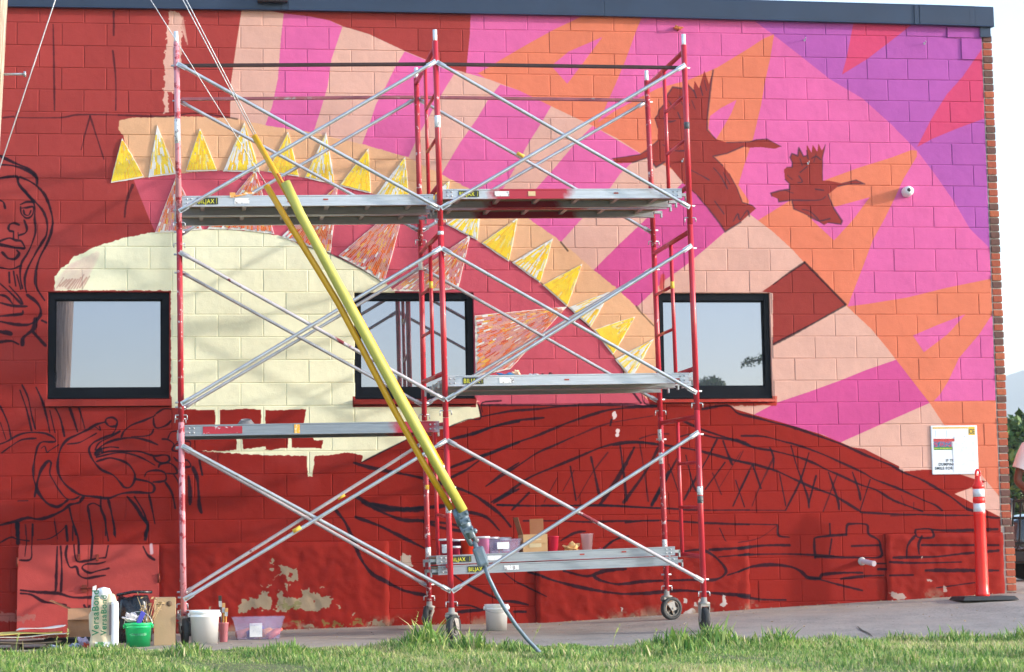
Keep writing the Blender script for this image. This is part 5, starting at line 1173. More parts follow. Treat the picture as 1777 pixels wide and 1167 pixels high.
# clamps and eye at the foot
mb = MB(); mb.tube([gp(798,880), gp(805,905), gp(818,935)], [mpp(9), mpp(11), mpp(7)], 8); mb.tube([gp(789,884), gp(800,912)], mpp(6), 8)
for q_ in ((806,905),(812,920),(803,893)): c_ = gp(*q_); dg_ = (gp(818,935)-gp(800,885)).normalized(); pg_ = dg_.cross(Vector((0,1,0))); mb.obox(c_+Vector((0,-.03,0)), dg_*.018, (0,.022,0), pg_*.036); mb.lathe(c_+pg_*.02+Vector((0,-.05,0)), [(.010,0),(.010,.018),(.005,.019),(.005,.03)], 6, axis=(0,-1,0)); mb.lathe(c_-pg_*.02+Vector((0,-.05,0)), [(.010,0),(.010,.018)], 6, axis=(0,-1,0))
mb.build('wire_clamp', M_ROD, GUY)
mb = MB(); mb.tube([gp(812,908), gp(826,942)], mpp(4), 8); mb.tube([gp(800,912), gp(818,946)], mpp(4.5), 8)
for q_ in ((824,922),(827,938),(818,944)): c_ = gp(*q_); mb.lathe(c_+Vector((0,.03,0)), [(.0,0),(.016,.0),(.02,.01),(.02,.03),(.0,.045)], 7, axis=(0,-1,0))
mb.tube([gp(822,940), gp(833,964)], mpp(4.5), 8); mb.build('turnbuckle', M_ROD, GUY)
c0_ = gp(834,966); mb = MB(); dv_ = (gp(838,976)-gp(829,950)).normalized(); mb.obox(c0_, dv_*.07, (0,.035,0), dv_.cross(Vector((0,1,0)))*.04); mb.build('rod_eye', M_ROD, GUY, bevel=.018)
mb = MB(); mb.tube([gp(786,845), gp(790,852), gp(806,884), gp(805,893)], .005, 6); mb.tube([gp(779,845)+Vector((0,-.02,0)), gp(789,850)+Vector((0,-.02,0))], .02, 8); mb.build('wire_tail', mat('pale_strap', (.7,.72,.7), .5), GUY)
mb = MB(); mb.lathe(gp(767,811)+Vector((0,-.01,0)), [(.0,0),(.016,0),(.016,.03),(0,.03)], 8, axis=(0,-1,0)); mb.build('guard_bolt', M_ZINC, GUY)
end = gp(935,1131); mb = MB(); pts = [gp(838,975), gp(848,1003), gp(862,1032), gp(878,1060), gp(895,1085), gp(915,1110), end, end+Vector((.12,.0,-.16))]
mb.tube(pts, mpp(3.6), 10); mb.build('anchor_rod', M_ROD, GUY)
# utility pole
def pole_pt(px_, py_): return UV(px_, py_, -3.85)
M_WOOD = None
T = NT('weathered_pole_wood'); p = T.n('ShaderNodeBsdfPrincipled'); T.l(p.outputs[0], T.out.inputs[0]); tc = T.n('ShaderNodeTexCoord').outputs['Object']
mp = T.n('ShaderNodeMapping'); mp.inputs['Scale'].default_value = (26, 26, 1.6); T.l(tc, mp.inputs[0]); f, nz = noise_fac(T, mp.outputs[0], 1.6, 7, .65, .3, .7)
c = mixc(T, f, srgb(120,98,78,.8), srgb(226,210,190,.85)); cr_, _ = noise_fac(T, mp.outputs[0], 1.1, 3, .6, .64, .67); c = mixc(T, cr_, c, (.06,.05,.04)); T.l(c, p.inputs['Base Color']); p.inputs['Roughness'].default_value = .9
b = T.n('ShaderNodeBump'); b.inputs['Strength'].default_value = .7; b.inputs['Distance'].default_value = .02; T.l(nz.outputs[0], b.inputs['Height']); T.l(b.outputs[0], p.inputs['Normal'])
M_WOOD = T.m
POLE = thing('utility_pole', 'weathered wooden utility pole at the left edge of the view', 'utility pole', (.1, -3.85, -.1))
re0 = pole_pt(14, 0); re1 = pole_pt(0, 250); rad = .155
ax_ = (re0-re1).normalized(); cen = re1-Vector((rad, 0, 0)); sc0 = (-.12-cen.z)/ax_.z; sc1 = (10.5-cen.z)/ax_.z
mb = MB(); mb.tube([cen+ax_*sc0, cen+ax_*(sc0*.5+sc1*.1), cen, cen+ax_*(sc1*.3), cen+ax_*(sc1*.6), cen+ax_*sc1], [rad+.02, rad+.01, rad, rad-.005, rad-.015, rad-.03], 28); mb.build('pole_shaft', M_WOOD, POLE)
bp = pole_pt(6, 129.5); mb = MB(); e_ = pole_pt(44, 129); mb.tube([bp, e_], .0085, 8); mb.tube([e_-Vector((.012,0,0)), e_+Vector((.004,0,0))], .021, 6); mb.build('through_bolt', M_ZINC, POLE)
mb = MB(); topc = cen+ax_*sc1
mb.obox(topc-Vector((0,.2,.5)), (1.2,0,0), (0,.05,0), (0,0,.06))
for x_ in (-1.0,-.4,.5,1.05): mb.lathe(topc+Vector((x_,-.2,-.44)), [(.02,0),(.02,.08),(.05,.1),(.05,.16),(.03,.2),(0,.2)], 12)
mb.build('crossarm', M_WOOD, POLE)
# second wire crossing in front of the pole
def lw_(px_, py_): return UV(px_, py_, -3.2)
w0, w1 = lw_(96,0), lw_(0,290); d_ = (w1-w0).normalized()
mb = MB(); L1 = (w1.z+.05)/(-d_.z); mb.tube([w0-d_*6, w1+d_*L1], .0045, 6); tag(mb.build('stay_wire', M_WIRE), 'thin steel stay wire dropping to the left across the red face sketch', 'wire')

# ------------------------------------------------------------------ fixtures on the wall
M_WHT = mat('white_housing', (.78,.78,.8), .35, var=.04, bump=.02); M_BLK = mat('black_plastic', (.02,.02,.022), .35, var=.2)
c_ = UV(1573,334,0); DC = thing('dome_camera', 'small white dome security camera on the pink wall', 'camera', tuple(c_))
mb = MB(); mb.lathe(c_, [(.05,0),(.052,-.012),(.049,-.03)][::1] if False else [(.05,0),(.052,.012),(.048,.03),(.047,.075),(.040,.095),(.022,.108),(0,.11)], 28, axis=(0,-1,0)); mb.build('housing', M_WHT, DC)
mb = MB(); mb.lathe(c_+Vector((-.008,-.096,.004)), [(.019,0),(.018,.012),(.010,.019),(0,.021)], 18, axis=(-.15,-1,0)); mb.build('lens', M_BLK, DC)
c_ = UV(1497,976,0); SP = thing('drain_pipe_stub', 'stub of white pipe poking out of the lower red wall', 'pipe', tuple(c_))
mb = MB(); ax2 = Vector((.32,-1,-.08)).normalized(); t0 = MB()
mb.tube([c_+Vector((-.01,.0,.01)), c_+ax2*.18], .024, 18, cap=False); mb.tube([c_+ax2*.18, c_+Vector((-.01,0,.01))], .020, 18, cap=False)
mb.lathe(c_+ax2*.18, [(.020,0),(.026,0)], 18, axis=ax2, close=True); mb.build('pipe', mat('pinkish_white_pipe', srgb(226,206,214,.85), .5, var=.1), SP)
mb = MB(); mb.lathe(c_+Vector((-.006,.002,.008)), [(.04,0),(.036,.01),(.026,.018)], 16, axis=(0,-1,0)); mb.build('collar', mat('grey_sealant', (.5,.45,.42), .8), SP)
for px_, py_, lb, m_ in ((1176,53,'rusty anchor with torn orange ribbon above the right post', 'rag'),(1402,284,'small steel hook on the smaller bird',None),(1604,76,'bent nail hook in the purple corner, right of the pink ray',None),(1396,70,'short nail in the purple field near the coping',None),(1184,280,'small steel hook on the big bird\'s body',None),(527,11,'small pale clip under the coping above the pink stripe',None)):
    c_ = UV(px_, py_, 0); mb = MB(); mb.tube([c_, c_+Vector((0,-.035,0)), c_+Vector((0,-.045,.008)), c_+Vector((0,-.042,.018))], .004, 6); mb.obox(c_+Vector((0,-.002,0)), (.008,0,0), (0,.002,0), (0,0,.010))
    o = mb.build('wall_hook', M_ZINC if not m_ else M_RUST); tag(o, lb, 'hook')
    if m_:
        cc = crumple('torn_ribbon', None, None, c_+Vector((0,-.03,.0)), .04, .02, .02, mat('orange_rag', srgb(214,130,70,.8), .8), 5)
        tag(cc, 'torn orange ribbon knotted round the anchor near the coping', 'ribbon')
c_ = UV(472,-2,-.02); mb = MB(); a_ = UV(447,6,-.06); b_ = UV(499,6,-.06); mb.box(a_.x, b_.x, -.15, -.062, a_.z, a_.z+.13); tag(mb.build('junction_box', M_BLK, bevel=.01), 'black junction box fitted on the coping at the top left', 'junction box')  # dark junction box on the coping, not a lamp
# loose face shell at the top right corner
mb = MB(); a_ = UV(1643,47,0); b_ = UV(1703,66,0); mb.box(a_.x, XEND+.002, -.012, .0, U(1700,66.5)[2], fbz(8.9)-.004); mb.build('patched_block', M_MURAL, BLD, bevel=.003)
mb = MB(); mb.box(U(1668,80)[0], U(1703,80)[0], -.010, .0, U(1690,104)[2], U(1700,67.5)[2]); mb.build('patched_block', M_MURAL, BLD, bevel=.003)
# sign
SG = thing('dumping_sign', 'white rectangular notice sign with papers taped over it at the right end of the wall', 'sign', tuple(UV(1657,823,-.01)))
s0, s1, s2, s3 = UV(1617.5,738,-.012), UV(1694.5,740,-.012), UV(1697,823,-.012), UV(1618,821,-.012)
sx0, sx1, sz0, sz1 = s3.x, s1.x+.005, s2.z, s0.z-.005
mb = MB(); mb.prism([(sx0,sz0),(sx0,sz1),(sx1,sz1),(sx1,sz0)], -.012, -.002); mb.build('sign_panel', mat('white_sign_face', (.76,.79,.84), .4, var=.04, bump=.02, wear=(.55,.5,.45), wear_lo=.72), SG, bevel=.008)
W_, H_ = sx1-sx0, sz1-sz0
def onsign(u0, u1, v0, v1, m_, name, y=-.0135):
    mb = MB(); mb.box(sx0+W_*u0, sx0+W_*u1, y, y+.001, sz0+H_*(1-v1), sz0+H_*(1-v0)); return mb.build(name, m_, SG)
onsign(.04,.80,.035,.065, mat('sign_ochre', srgb(226,180,60,.85), .6), 'printed_band'); onsign(.81,.95,.03,.20, mat('sign_yellow', srgb(240,196,60,.85), .6), 'printed_band')
onsign(.05,.45,.44,.50, mat('sign_green', srgb(60,130,60,.85), .6), 'printed_band')
onsign(.05,.60,.27,.33, mat('sign_red', srgb(200,70,70,.85), .6, var=.4, vscale=60), 'printed_picture')
onsign(.05,.44,.33,.44, mat('sign_picture', srgb(70,110,150,.85), .6, var=.5, vscale=50, wear=srgb(210,60,90,.8), wear_lo=.5, wear_scale=45), 'printed_picture'); onsign(.64,.78,.275,.31, mat('sign_pink', srgb(220,60,110,.85), .6), 'printed_band')
onsign(.05,.44,.46,.48, mat('sign_limey', srgb(200,210,60,.85), .6, wear=(.1,.3,.1), wear_lo=.5, wear_scale=120), 'printed_band', -.0142)
M_INK = mat('sign_ink', (.05,.06,.08), .6)
X_, Z_ = Vector((1,0,0)), Vector((0,0,1))
for s_, u_, v_, sz_ in (('CE', .82, .17, .062),): text(s_, SG, (sx0+W_*u_, -.0150, sz0+H_*(1-v_)), sz_, X_, Z_, M_INK, 'sign_lettering', bold=.001, sx=.7)
for s_, u_, v_, sz_ in (('IF YOU', .30, .74, .036), ("DUMPING", .14, .82, .036), ('SMILE FOR', .06, .90, .036)): text(s_, SG, (sx0+W_*u_, -.0140, sz0+H_*(1-v_)), sz_, X_, Z_, M_INK, 'sign_lettering', bold=.0008, sx=.92)
onsign(.10,.11,.10,.24, mat('faint_blue_ink', (.5,.58,.72), .6), 'printed_mark'); onsign(.34,.35,.10,.24, MATS['faint_blue_ink'], 'printed_mark')
onsign(.46,.93,.33,.95, mat('taped_paper', (.70,.72,.84), .7, var=.03, wear=(.62,.66,.80), wear_lo=.55, wear_scale=30), 'taped_paper', -.0155)
onsign(.50,.80,.22,.36, M_PAP, 'taped_paper', -.0158)
# ------------------------------------------------------------------ delineator post
pb = UV(1705,1030,-.42); gz_ = ground_z(pb.x, pb.y); pb = Vector((pb.x, pb.y, gz_+.012))
DL = thing('delineator_post', 'orange-red delineator post with two white bands on a black base', 'traffic post', (pb.x, pb.y, gz_))
k_ = lambda w: w*(pb.y-CAM[1])/F
M_ORP = mat('orange_red_plastic', srgb(246,40,34,.95), .38, var=.06, vscale=4, bump=.03, wear=srgb(190,40,40,.8), wear_lo=.7); M_REFL = mat('white_reflective_band', (.74,.76,.8), .3, var=.05, wear=(.5,.5,.55), wear_lo=.66, wear_scale=40)
mb = MB(); w_ = k_(52); mb.add([(pb.x-w_,pb.y-.22,gz_),(pb.x+w_,pb.y-.22,gz_),(pb.x+w_,pb.y+.18,gz_),(pb.x-w_,pb.y+.18,gz_),(pb.x-w_+.03,pb.y-.19,gz_+.035),(pb.x+w_-.03,pb.y-.19,gz_+.035),(pb.x+w_-.03,pb.y+.15,gz_+.035),(pb.x-w_+.03,pb.y+.15,gz_+.035)], [(3,2,1,0),(4,5,6,7),(0,1,5,4),(1,2,6,5),(2,3,7,6),(3,0,4,7)]); mb.build('rubber_base', M_TYRE, DL, bevel=.004)
def hz(py_): return k_(1030-py_)
top = Vector((pb.x, pb.y, gz_))
def rr_(a): return k_(a/2)
prof = [(rr_(26),.03),(rr_(25),.06),(rr_(23),.07),(rr_(22.5),hz(1000)),(rr_(20.5),hz(880)),(rr_(22),hz(877)),(rr_(22),hz(874)),(rr_(20),hz(872)),(rr_(19.5),hz(832)),(rr_(22),hz(829)),(rr_(22),hz(825)),(rr_(15),hz(821)),(rr_(11),hz(814)),(rr_(12),hz(810)),(rr_(11),hz(808))]
mb = MB(); mb.lathe(top, prof, 28); mb.build('post_body', M_ORP, DL)
mb = MB(); cc = top+Vector((0,0,hz(804))); r0 = rr_(10)
mb.tube([cc+Vector((math.cos(t_)*r0*.8, 0, math.sin(t_)*r0*1.35)) for t_ in [2*math.pi*q_/16 for q_ in range(17)]], rr_(4.2), 8); mb.build('grab_loop', M_ORP, DL)
for a_, b_ in ((874,858),(846,832)):
    mb = MB(); mb.lathe(top, [(rr_(20.8),hz(a_)),(rr_(20.6),hz(b_))], 28); mb.build('reflective_band', M_REFL, DL)
mb = MB(); mb.lathe(top, [(rr_(20),hz(857)),(rr_(22),hz(855)),(rr_(22),hz(850)),(rr_(20),hz(847))], 28); mb.build('ring', M_ORP, DL)

# ------------------------------------------------------------------ things on the ground
def gpt(px_, Y_): 
    x = U(px_, 1100, Y_)[0]; return Vector((x, Y_, ground_z(x, Y_)))
UX, UY, UZ = Vector((1,0,0)), Vector((0,1,0)), Vector((0,0,1))
def bucket(label, c0, w, h, m_, handle=None, rim_m=None, taper=.86, grp=None):
    B = thing('bucket', label, 'bucket', tuple(c0), grp); r_ = w/2; mb = MB()
    mb.lathe(c0, [(0,.003),(r_*taper,.003),(r_*(taper+.02),0.0),(r_*.965,h*.80),(r_*1.03,h*.805),(r_*1.03,h*.83),(r_*.97,h*.835),(r_*.985,h*.9),(r_*1.04,h*.905),(r_*1.05,h),(r_*.97,h),(r_*.95,h*.8),(r_*taper*.95,.012),(0,.012)], 32)
    mb.build('bucket_body', m_, B)
    for s_ in (-1, 1): mb = MB(); mb.lathe(c0+Vector((s_*r_*1.0,-.01,h*.86)), [(.0,0),(.016,0),(.016,.012),(0,.014)], 10, axis=(s_,0,0)); mb.build('handle_ear', m_, B)
    if handle is not None:
        mb = MB(); mb.tube([c0+Vector((r_*1.07*math.cos(t_), -math.sin(t_)*r_*1.1*math.sin(R(handle)), h*.86+math.sin(t_)*r_*1.1*math.cos(R(handle)))) for t_ in [math.pi*q_/18 for q_ in range(19)]], .0028, 6); mb.build('handle', M_ZINC, B)
    return B
M_WB = mat('white_bucket_plastic', (.92,.94,.98), .38, var=.04, vscale=3, bump=.02, wear=(.62,.58,.56), wear_lo=.7, wear_scale=9)
kk = lambda w, Y_: w*(Y_-CAM[1])/F
c0 = gpt(355,-2.25); bucket('large white bucket beside the left scaffold caster', c0, kk(50,-2.25), kk(57,-2.25), M_WB, None)
c0 = gpt(862,-1.0); B2 = bucket('smaller white bucket under the bottom plank, against the wall', c0, kk(40,-1.0), kk(45,-1.0), M_WB, 112)
c0 = gpt(240,-2.4); GB = bucket('green bucket with a wire handle holding brushes and rags', c0, kk(45,-2.4), kk(40,-2.4), mat('green_bucket_plastic', srgb(30,196,120,.9), .4, var=.07), 6)
mb = MB(); n_ = 8; r_ = kk(45,-2.4)/2; vs = []
for q_ in range(n_+1):
    t_ = math.pi*(1.5-.23+.46*q_/n_)
    for z_ in (.085,.125): vs.append(c0+Vector((r_*.94*math.cos(t_), r_*.94*math.sin(t_), z_)))
mb.add(vs, [(2*q_, 2*q_+2, 2*q_+3, 2*q_+1) for q_ in range(n_)]); mb.build('embossed_label', mat('dark_green_print', srgb(24,120,80,.8), .5, wear=srgb(30,180,110,.9), wear_lo=.5, wear_scale=60), GB)
crumple('white_rag', 'white striped rag tucked in the green bucket', 'rag', c0+Vector((-.05,0,.19)), .06, .04, .035, plastic('rag_white', (225,220,226), rough=.8), 21)
mb = MB(); mb.obox(c0+Vector((.02,-.02,.22)), (.02,0,.045), (0,.012,0), (.016,0,-.01)); tag(mb.build('scrub_brush', plastic('violet_blue_plastic', (80,80,190)), bevel=.005), 'violet-blue scrub brush standing in the green bucket', 'brush')
DLM = mat('dry_leaf', srgb(206,176,130,.8), .85, var=.3); rr2 = random.Random(5)
mb = MB(); s_ = c0+Vector((.07,.02,.1))
for q_ in range(9):
    t_ = Vector((rr2.uniform(-.07,.12), rr2.uniform(-.03,.03), rr2.uniform(.18,.3))); mb.tube([s_, s_+t_*.6, s_+t_+Vector((rr2.uniform(-.02,.02),0,.0))], [.003,.003,.002], 5)
    for w_ in range(3):
        e_ = s_+t_*rr2.uniform(.7,1.05); d1_ = Vector((rr2.uniform(-1,1), rr2.uniform(-1,1), rr2.uniform(-1,.6))).normalized()*.035; d2_ = d1_.cross(Vector((rr2.random(), .4, rr2.random()))).normalized()*.009
        mb.add([e_, e_+d1_*.5+d2_, e_+d1_, e_+d1_*.5-d2_], [(0,1,2,3)])
tag(mb.build('dried_plant', DLM), 'dried plant sprigs sticking up out of the green bucket', 'dried plant')
# black bag behind
c0 = gpt(232,-1.5); 
def lumpbag(name, label, cat, c0, w, d, h, m_, seed, top=None):
    rr3 = random.Random(seed); bm = bmesh.new(); bmesh.ops.create_cube(bm, size=1); bmesh.ops.subdivide_edges(bm, edges=bm.edges[:], cuts=7, use_grid_fill=True)
    ph = [rr3.uniform(0,6) for _ in range(8)]
    for v in bm.verts:
        x, y, z = v.co; z_ = z+.5; k1 = 1-.25*max(0, z_-.6)/.4; rd = 1/(max(abs(x), abs(y), 1e-6)*2)*0+1
        rr4 = math.hypot(x, y)*2; sq = max(abs(x), abs(y))*2; s1 = (sq/rr4 if rr4 > 1e-6 else 1)**.5
        wob = .06*math.sin(z_*13+ph[0]+x*7)+.05*math.sin(y*9+x*13+ph[1]+z_*4)+.035*math.sin(z_*27+x*11+ph[2])
        v.co = Vector((x*s1*w*k1*(1+wob), y*s1*d*k1*(1+wob), z_*h*(1+.5*wob*(z_ > .5))))
    bmesh.ops.recalc_face_normals(bm, faces=bm.faces)
    me = bpy.data.meshes.new(name); bm.to_mesh(me); bm.free(); me.materials.append(m_)
    for p_ in me.polygons: p_.use_smooth = True
    T_ = thing(name, label, cat, tuple(c0)); o = bpy.data.objects.new('bag_body', me); COL.objects.link(o); o.parent = T_; WLOC[o.name] = WLOC[T_.name].copy()
    return T_
BB_ = lumpbag('black_bag', 'shiny black refuse bag behind the green bucket', 'bag', c0, kk(62,-1.5), .34, kk(76,-1.5), mat('black_poly', (.012,.014,.02), .25, var=.3, bump=.3, bscale=18), 2)
mb = MB(); mb.tube([c0+Vector((-.13,-.10,.38)), c0+Vector((0,-.13,.405)), c0+Vector((.15,-.1,.40))], .012, 8); mb.build('bag_rim', MATS['black_poly'], BB_)
# sack of mortar
c0 = gpt(180,-2.5); hS = kk(101,-2.5); wS = kk(47,-2.5)
M_SACK = mat('cream_paper_sack', srgb(232,214,180,.88), .7, var=.08, vscale=4, bump=.25, bscale=16)
SK = lumpbag('mortar_sack', 'tall cream paper sack with green sideways lettering, top folded over', 'sack', c0, wS, .17, hS*.86, M_SACK, 6)
mb = MB(); mb.obox(c0+Vector((wS*.40,-.03,hS*.40)), (wS*.12,0,0), (0,.075,0), (0,0,hS*.38)); mb.build('side_gusset', mat('white_sack_edge', (.8,.8,.84), .6, var=.06, bump=.2, bscale=20), SK, bevel=.02)
mb = MB(); mb.lathe(c0+Vector((.0,-.02,hS*.86)), [(0,-.03),(.05,-.02),(.06,.03),(.045,.06),(0,.072)], 14); mb.obox(c0+Vector((-.075,-.02,hS*.84)), (.012,0,.004), (0,.03,0), (.006,0,.09)); mb.build('folded_top', MATS['white_sack_edge'], SK)
M_GRN = mat('sack_green_print', srgb(40,120,84,.8), .6)
text('VersaBond', SK, c0+Vector((-wS*.16,-.099,.10)), .07, UZ, -UX, M_GRN, 'sack_lettering', extr=.0006, bold=.0015)
text('VersaBond', SK, c0+Vector((wS*.12,-.099,.10)), .062, UZ, -UX, M_GRN, 'sack_lettering', extr=.0006, bold=.0012)
mb = MB(); mb.box(c0.x+wS*.22, c0.x+wS*.28, c0.y-.103, c0.y-.095, c0.z+.1, c0.z+.33); mb.build('printed_bar', mat('sack_dark_print', (.1,.08,.1), .6), SK)
mb = MB(); mb.box(c0.x-wS*.28, c0.x+wS*.35, c0.y-.099, c0.y-.09, c0.z+.012, c0.z+.05); mb.build('printed_band', mat('sack_band_print', srgb(90,150,90,.8), .6, wear=(.75,.75,.8), wear_lo=.5, wear_scale=14), SK)
# cardboard boxes
c0 = gpt(286,-2.3); TB = carton('tall_carton', 'tall closed cardboard box left of the scaffold caster', c0+UY*.1, UX, UY, kk(36,-2.3), .2, kk(79,-2.3), [('f',-88,.17)], mat('kraft_cardboard', srgb(186,156,122,.85), .85, var=.07, bump=.1))
mb = MB(); mb.lathe(c0+Vector((.035,-.0015,kk(70,-2.3))), [(.0,0),(.022,0),(.022,.0008),(0,.0008)], 16, axis=(0,-1,0)); mb.build('printed_mark', mat('box_print', srgb(120,96,76,.8), .8), TB)
mb = MB(); mb.box(c0.x-.075, c0.x-.005, c0.y-.0012, c0.y, c0.z+kk(68,-2.3), c0.z+kk(70,-2.3)); mb.build('printed_line', MATS['box_print'], TB)
c0 = gpt(139,-1.9); carton('carton_with_flaps', 'open cardboard box with flap folded out, left of the tall sack', c0+UY*.1, UX, UY, kk(40,-1.9), .3, kk(62,-1.9), [('l',66,.16),('f',150,.10),('r',20,.14)], mat('kraft_cardboard_dark', srgb(190,140,104,.8), .85, var=.1))
# litter by the open box
for k, (px_, Y_, s, c, lb, cat_) in enumerate(((144,-2.3,(.045,.04,.05),(214,196,226),'lilac crumpled plastic in front of the open carton','plastic bag'),(128,-2.35,(.04,.03,.02),(180,190,230),'pale blue scrap at the foot of the open carton','scrap'),(112,-2.4,(.035,.02,.012),(80,190,60),'bright green scrap left of the open carton','scrap'),(151,-2.4,(.03,.02,.022),(220,90,70),'orange-red scrap against the sack','scrap'),(97,-2.5,(.05,.03,.02),(150,160,190),'grey-blue plastic scrap by the cardboard pile','scrap'))):
    crumple('litter_scrap', lb, cat_, gpt(px_, Y_), *s, plastic('scrap_%s' % ('lilac','blue','green','orange','grey')[k], c, var=.2), 30+k)
M_BLT = mat('black_tray', (.02,.02,.025), .5); c0 = gpt(128,-2.1); open_bin('black_tray', 'low black tray under the open carton', 'tray', c0, UX, UY, .42, .28, .07, M_BLT)
# flattened card pile
for k, (px_, Y_, w, d, h0_, c, lb) in enumerate(((38,-2.2,.62,.5,.05,(150,130,110),'bottom brown sheet of the flattened cardboard pile'),(60,-2.25,.5,.4,.09,(226,214,200),'pale middle sheet of the flattened cardboard pile'),(46,-2.2,.52,.42,.115,(236,214,120),'yellow edged top sheet of the flattened cardboard pile'),(72,-2.1,.36,.3,.14,(235,228,226),'white crumpled sheet on top of the cardboard pile'))):
    c0 = gpt(px_, Y_); mb = MB(); nx_ = 10; vs = []
    for zz_ in (0, 1):
        for j in range(5):
            for i in range(nx_+1):
                vs.append((c0.x-w/2+w*i/nx_, c0.y-d/2+d*j/4, c0.z+h0_+.006*zz_+.005*math.sin(i*.7+k*2+j*.5)+.02*i/nx_*(k % 2)))
    n1 = (nx_+1)*5; q_ = lambda z, j, i: z*n1+j*(nx_+1)+i
    fs = []
    for j in range(4):
        for i in range(nx_): fs += [(q_(1,j,i),q_(1,j,i+1),q_(1,j+1,i+1),q_(1,j+1,i)), (q_(0,j,i),q_(0,j+1,i),q_(0,j+1,i+1),q_(0,j,i+1))]
    for i in range(nx_): fs += [(q_(0,0,i),q_(0,0,i+1),q_(1,0,i+1),q_(1,0,i)), (q_(1,4,i),q_(1,4,i+1),q_(0,4,i+1),q_(0,4,i))]
    for j in range(4): fs += [(q_(0,j,0),q_(1,j,0),q_(1,j+1,0),q_(0,j+1,0)), (q_(0,j,nx_),q_(0,j+1,nx_),q_(1,j+1,nx_),q_(1,j,nx_))]
    mb.add(vs, fs); tag(mb.build('flattened_card', mat('card_sheet_%s' % ('brown','pale','yellow','white')[k], srgb(*c, .85), .85, var=.1)), lb, 'cardboard', 'flattened cardboard pile')
c0 = gpt(30,-2.2); mb = MB()
for x_ in (-.28,.0,.26): mb.box(c0.x+x_-.03, c0.x+x_+.03, c0.y-.2, c0.y+.2, c0.z, c0.z+.038)
mb.box(c0.x-.32, c0.x+.32, c0.y-.2, c0.y+.2, c0.z+.039, c0.z+.047); tag(mb.build('wooden_skid', mat('grey_wood', (.16,.13,.11), .85, var=.3)), 'low grey wooden skid under the cardboard pile', 'skid')
# clear bin on the ground with things in it
c0 = gpt(448,-1.6); w_ = kk(88,-1.6); h_ = kk(38,-1.6)
CB2 = open_bin('storage_bin', 'clear lilac storage bin of paint bottles on the ground', 'bin', c0, UX, UY, w_, .30, h_, M_CLEAR, taper=.80)
mb = MB(); mb.obox(c0+Vector((-.02,-.137,h_*.42)), (.05,0,0), (0,.0008,0), (0,0,.055)); mb.build('paper_label', M_PAP, CB2)
for k, (dx, c, r_, lb) in enumerate(((-.11,(236,140,110),.036,'salmon paint bottle lying at the left in the storage bin'),(-.03,(70,70,150),.04,'dark blue paint bottle lying in the storage bin'),(.06,(240,150,70),.036,'orange paint bottle in the middle of the storage bin'),(.12,(226,110,90),.03,'coral paint bottle at the right in the storage bin'))):
    mb = MB(); s_ = c0+Vector((dx,-.03,.012+r_)); mb.lathe(s_, [(0,-.07),(r_,-.066),(r_,.045),(r_*.5,.065),(r_*.45,.09),(0,.09)], 14, axis=Vector((.5,.3,.25 if k % 2 else .12))); tag(mb.build('paint_bottle', plastic('bottle_%s' % ('salmon','blue','orange','coral')[k], c)), lb, 'bottle', 'paint bottles in the storage bin')
# pink cup with brushes
c0 = gpt(388,-2.0); tub('brush_cup', 'pink stained clear cup of brushes right of the large white bucket', 'cup', c0, kk(17,-2.0), kk(32,-2.0), clear_mat('stained_pink_plastic', (.85,.35,.42), .6), None, taper=.78, open_=True)
for k, (dx, hh, c) in enumerate(((-.012,.36,(40,40,46)),(.012,.26,(236,140,60)),(.0,.3,(230,190,90)))):
    B_ = thing('paint_brush', ('black handled paint brush, tallest in the pink cup','orange handled paint brush in the pink cup','pale wooden paint brush in the pink cup')[k], 'paint brush', (c0.x+dx, c0.y, c0.z+.006), 'brushes in the pink cup')
    mb = MB(); b0_ = Vector((c0.x+dx, c0.y, c0.z+.006)); d0 = Vector((dx*.9*(1 if k else 1.5), .02*(k-1), hh)).normalized(); mb.tube([b0_, b0_+d0*hh*.5, b0_+d0*hh*.75], [.005,.007,.006], 8); mb.build('handle', plastic('brush_handle_%s' % ('black','orange','wood')[k], c), B_)
    mb = MB(); s2 = b0_+d0*hh*.75; mb.obox(s2+d0*hh*.07, (.012,0,0), (0,.005,0), d0*hh*.07); mb.build('ferrule', M_ZINC, B_)
    mb = MB(); mb.obox(s2+d0*hh*.19, (.013,0,0), (0,.006,0), d0*hh*.06); mb.build('bristles', plastic('bristles_dark' if k == 0 else 'bristles_tan', (50,44,40) if k == 0 else (200,150,90)), B_, bevel=.002)
# leaf litter and grit along the foot
rr5 = random.Random(11); mb = MB()
for _ in range(520):
    x = rr5.uniform(-.2, 9.4); y = -abs(rr5.gauss(0, .22))-.03 if rr5.random() < .7 else rr5.uniform(-3.2, -.2); z = ground_z(x, y)+.002; s = rr5.uniform(.004,.013); a_ = rr5.random()*6
    u_ = Vector((math.cos(a_), math.sin(a_), rr5.uniform(-.3,.5)))*s; v_ = Vector((-math.sin(a_), math.cos(a_), rr5.uniform(-.2,.4)))*s*.6; p0 = Vector((x, y, z+s*.4))
    mb.add([p0-u_, p0-v_, p0+u_, p0+v_, p0+Vector((0,0,s*.5))], [(0,1,4),(1,2,4),(2,3,4),(3,0,4),(3,2,1,0)], rr5.choice((0,0,1)))
o = mb.build('leaf_litter', [mat('dry_litter', srgb(190,160,120,.8), .9, var=.4), mat('grit', (.3,.28,.26), .9)], fix=False); struct(o, 'stuff'); tag(o, 'scattered dry leaf bits and grit along the foot of the wall', 'litter')
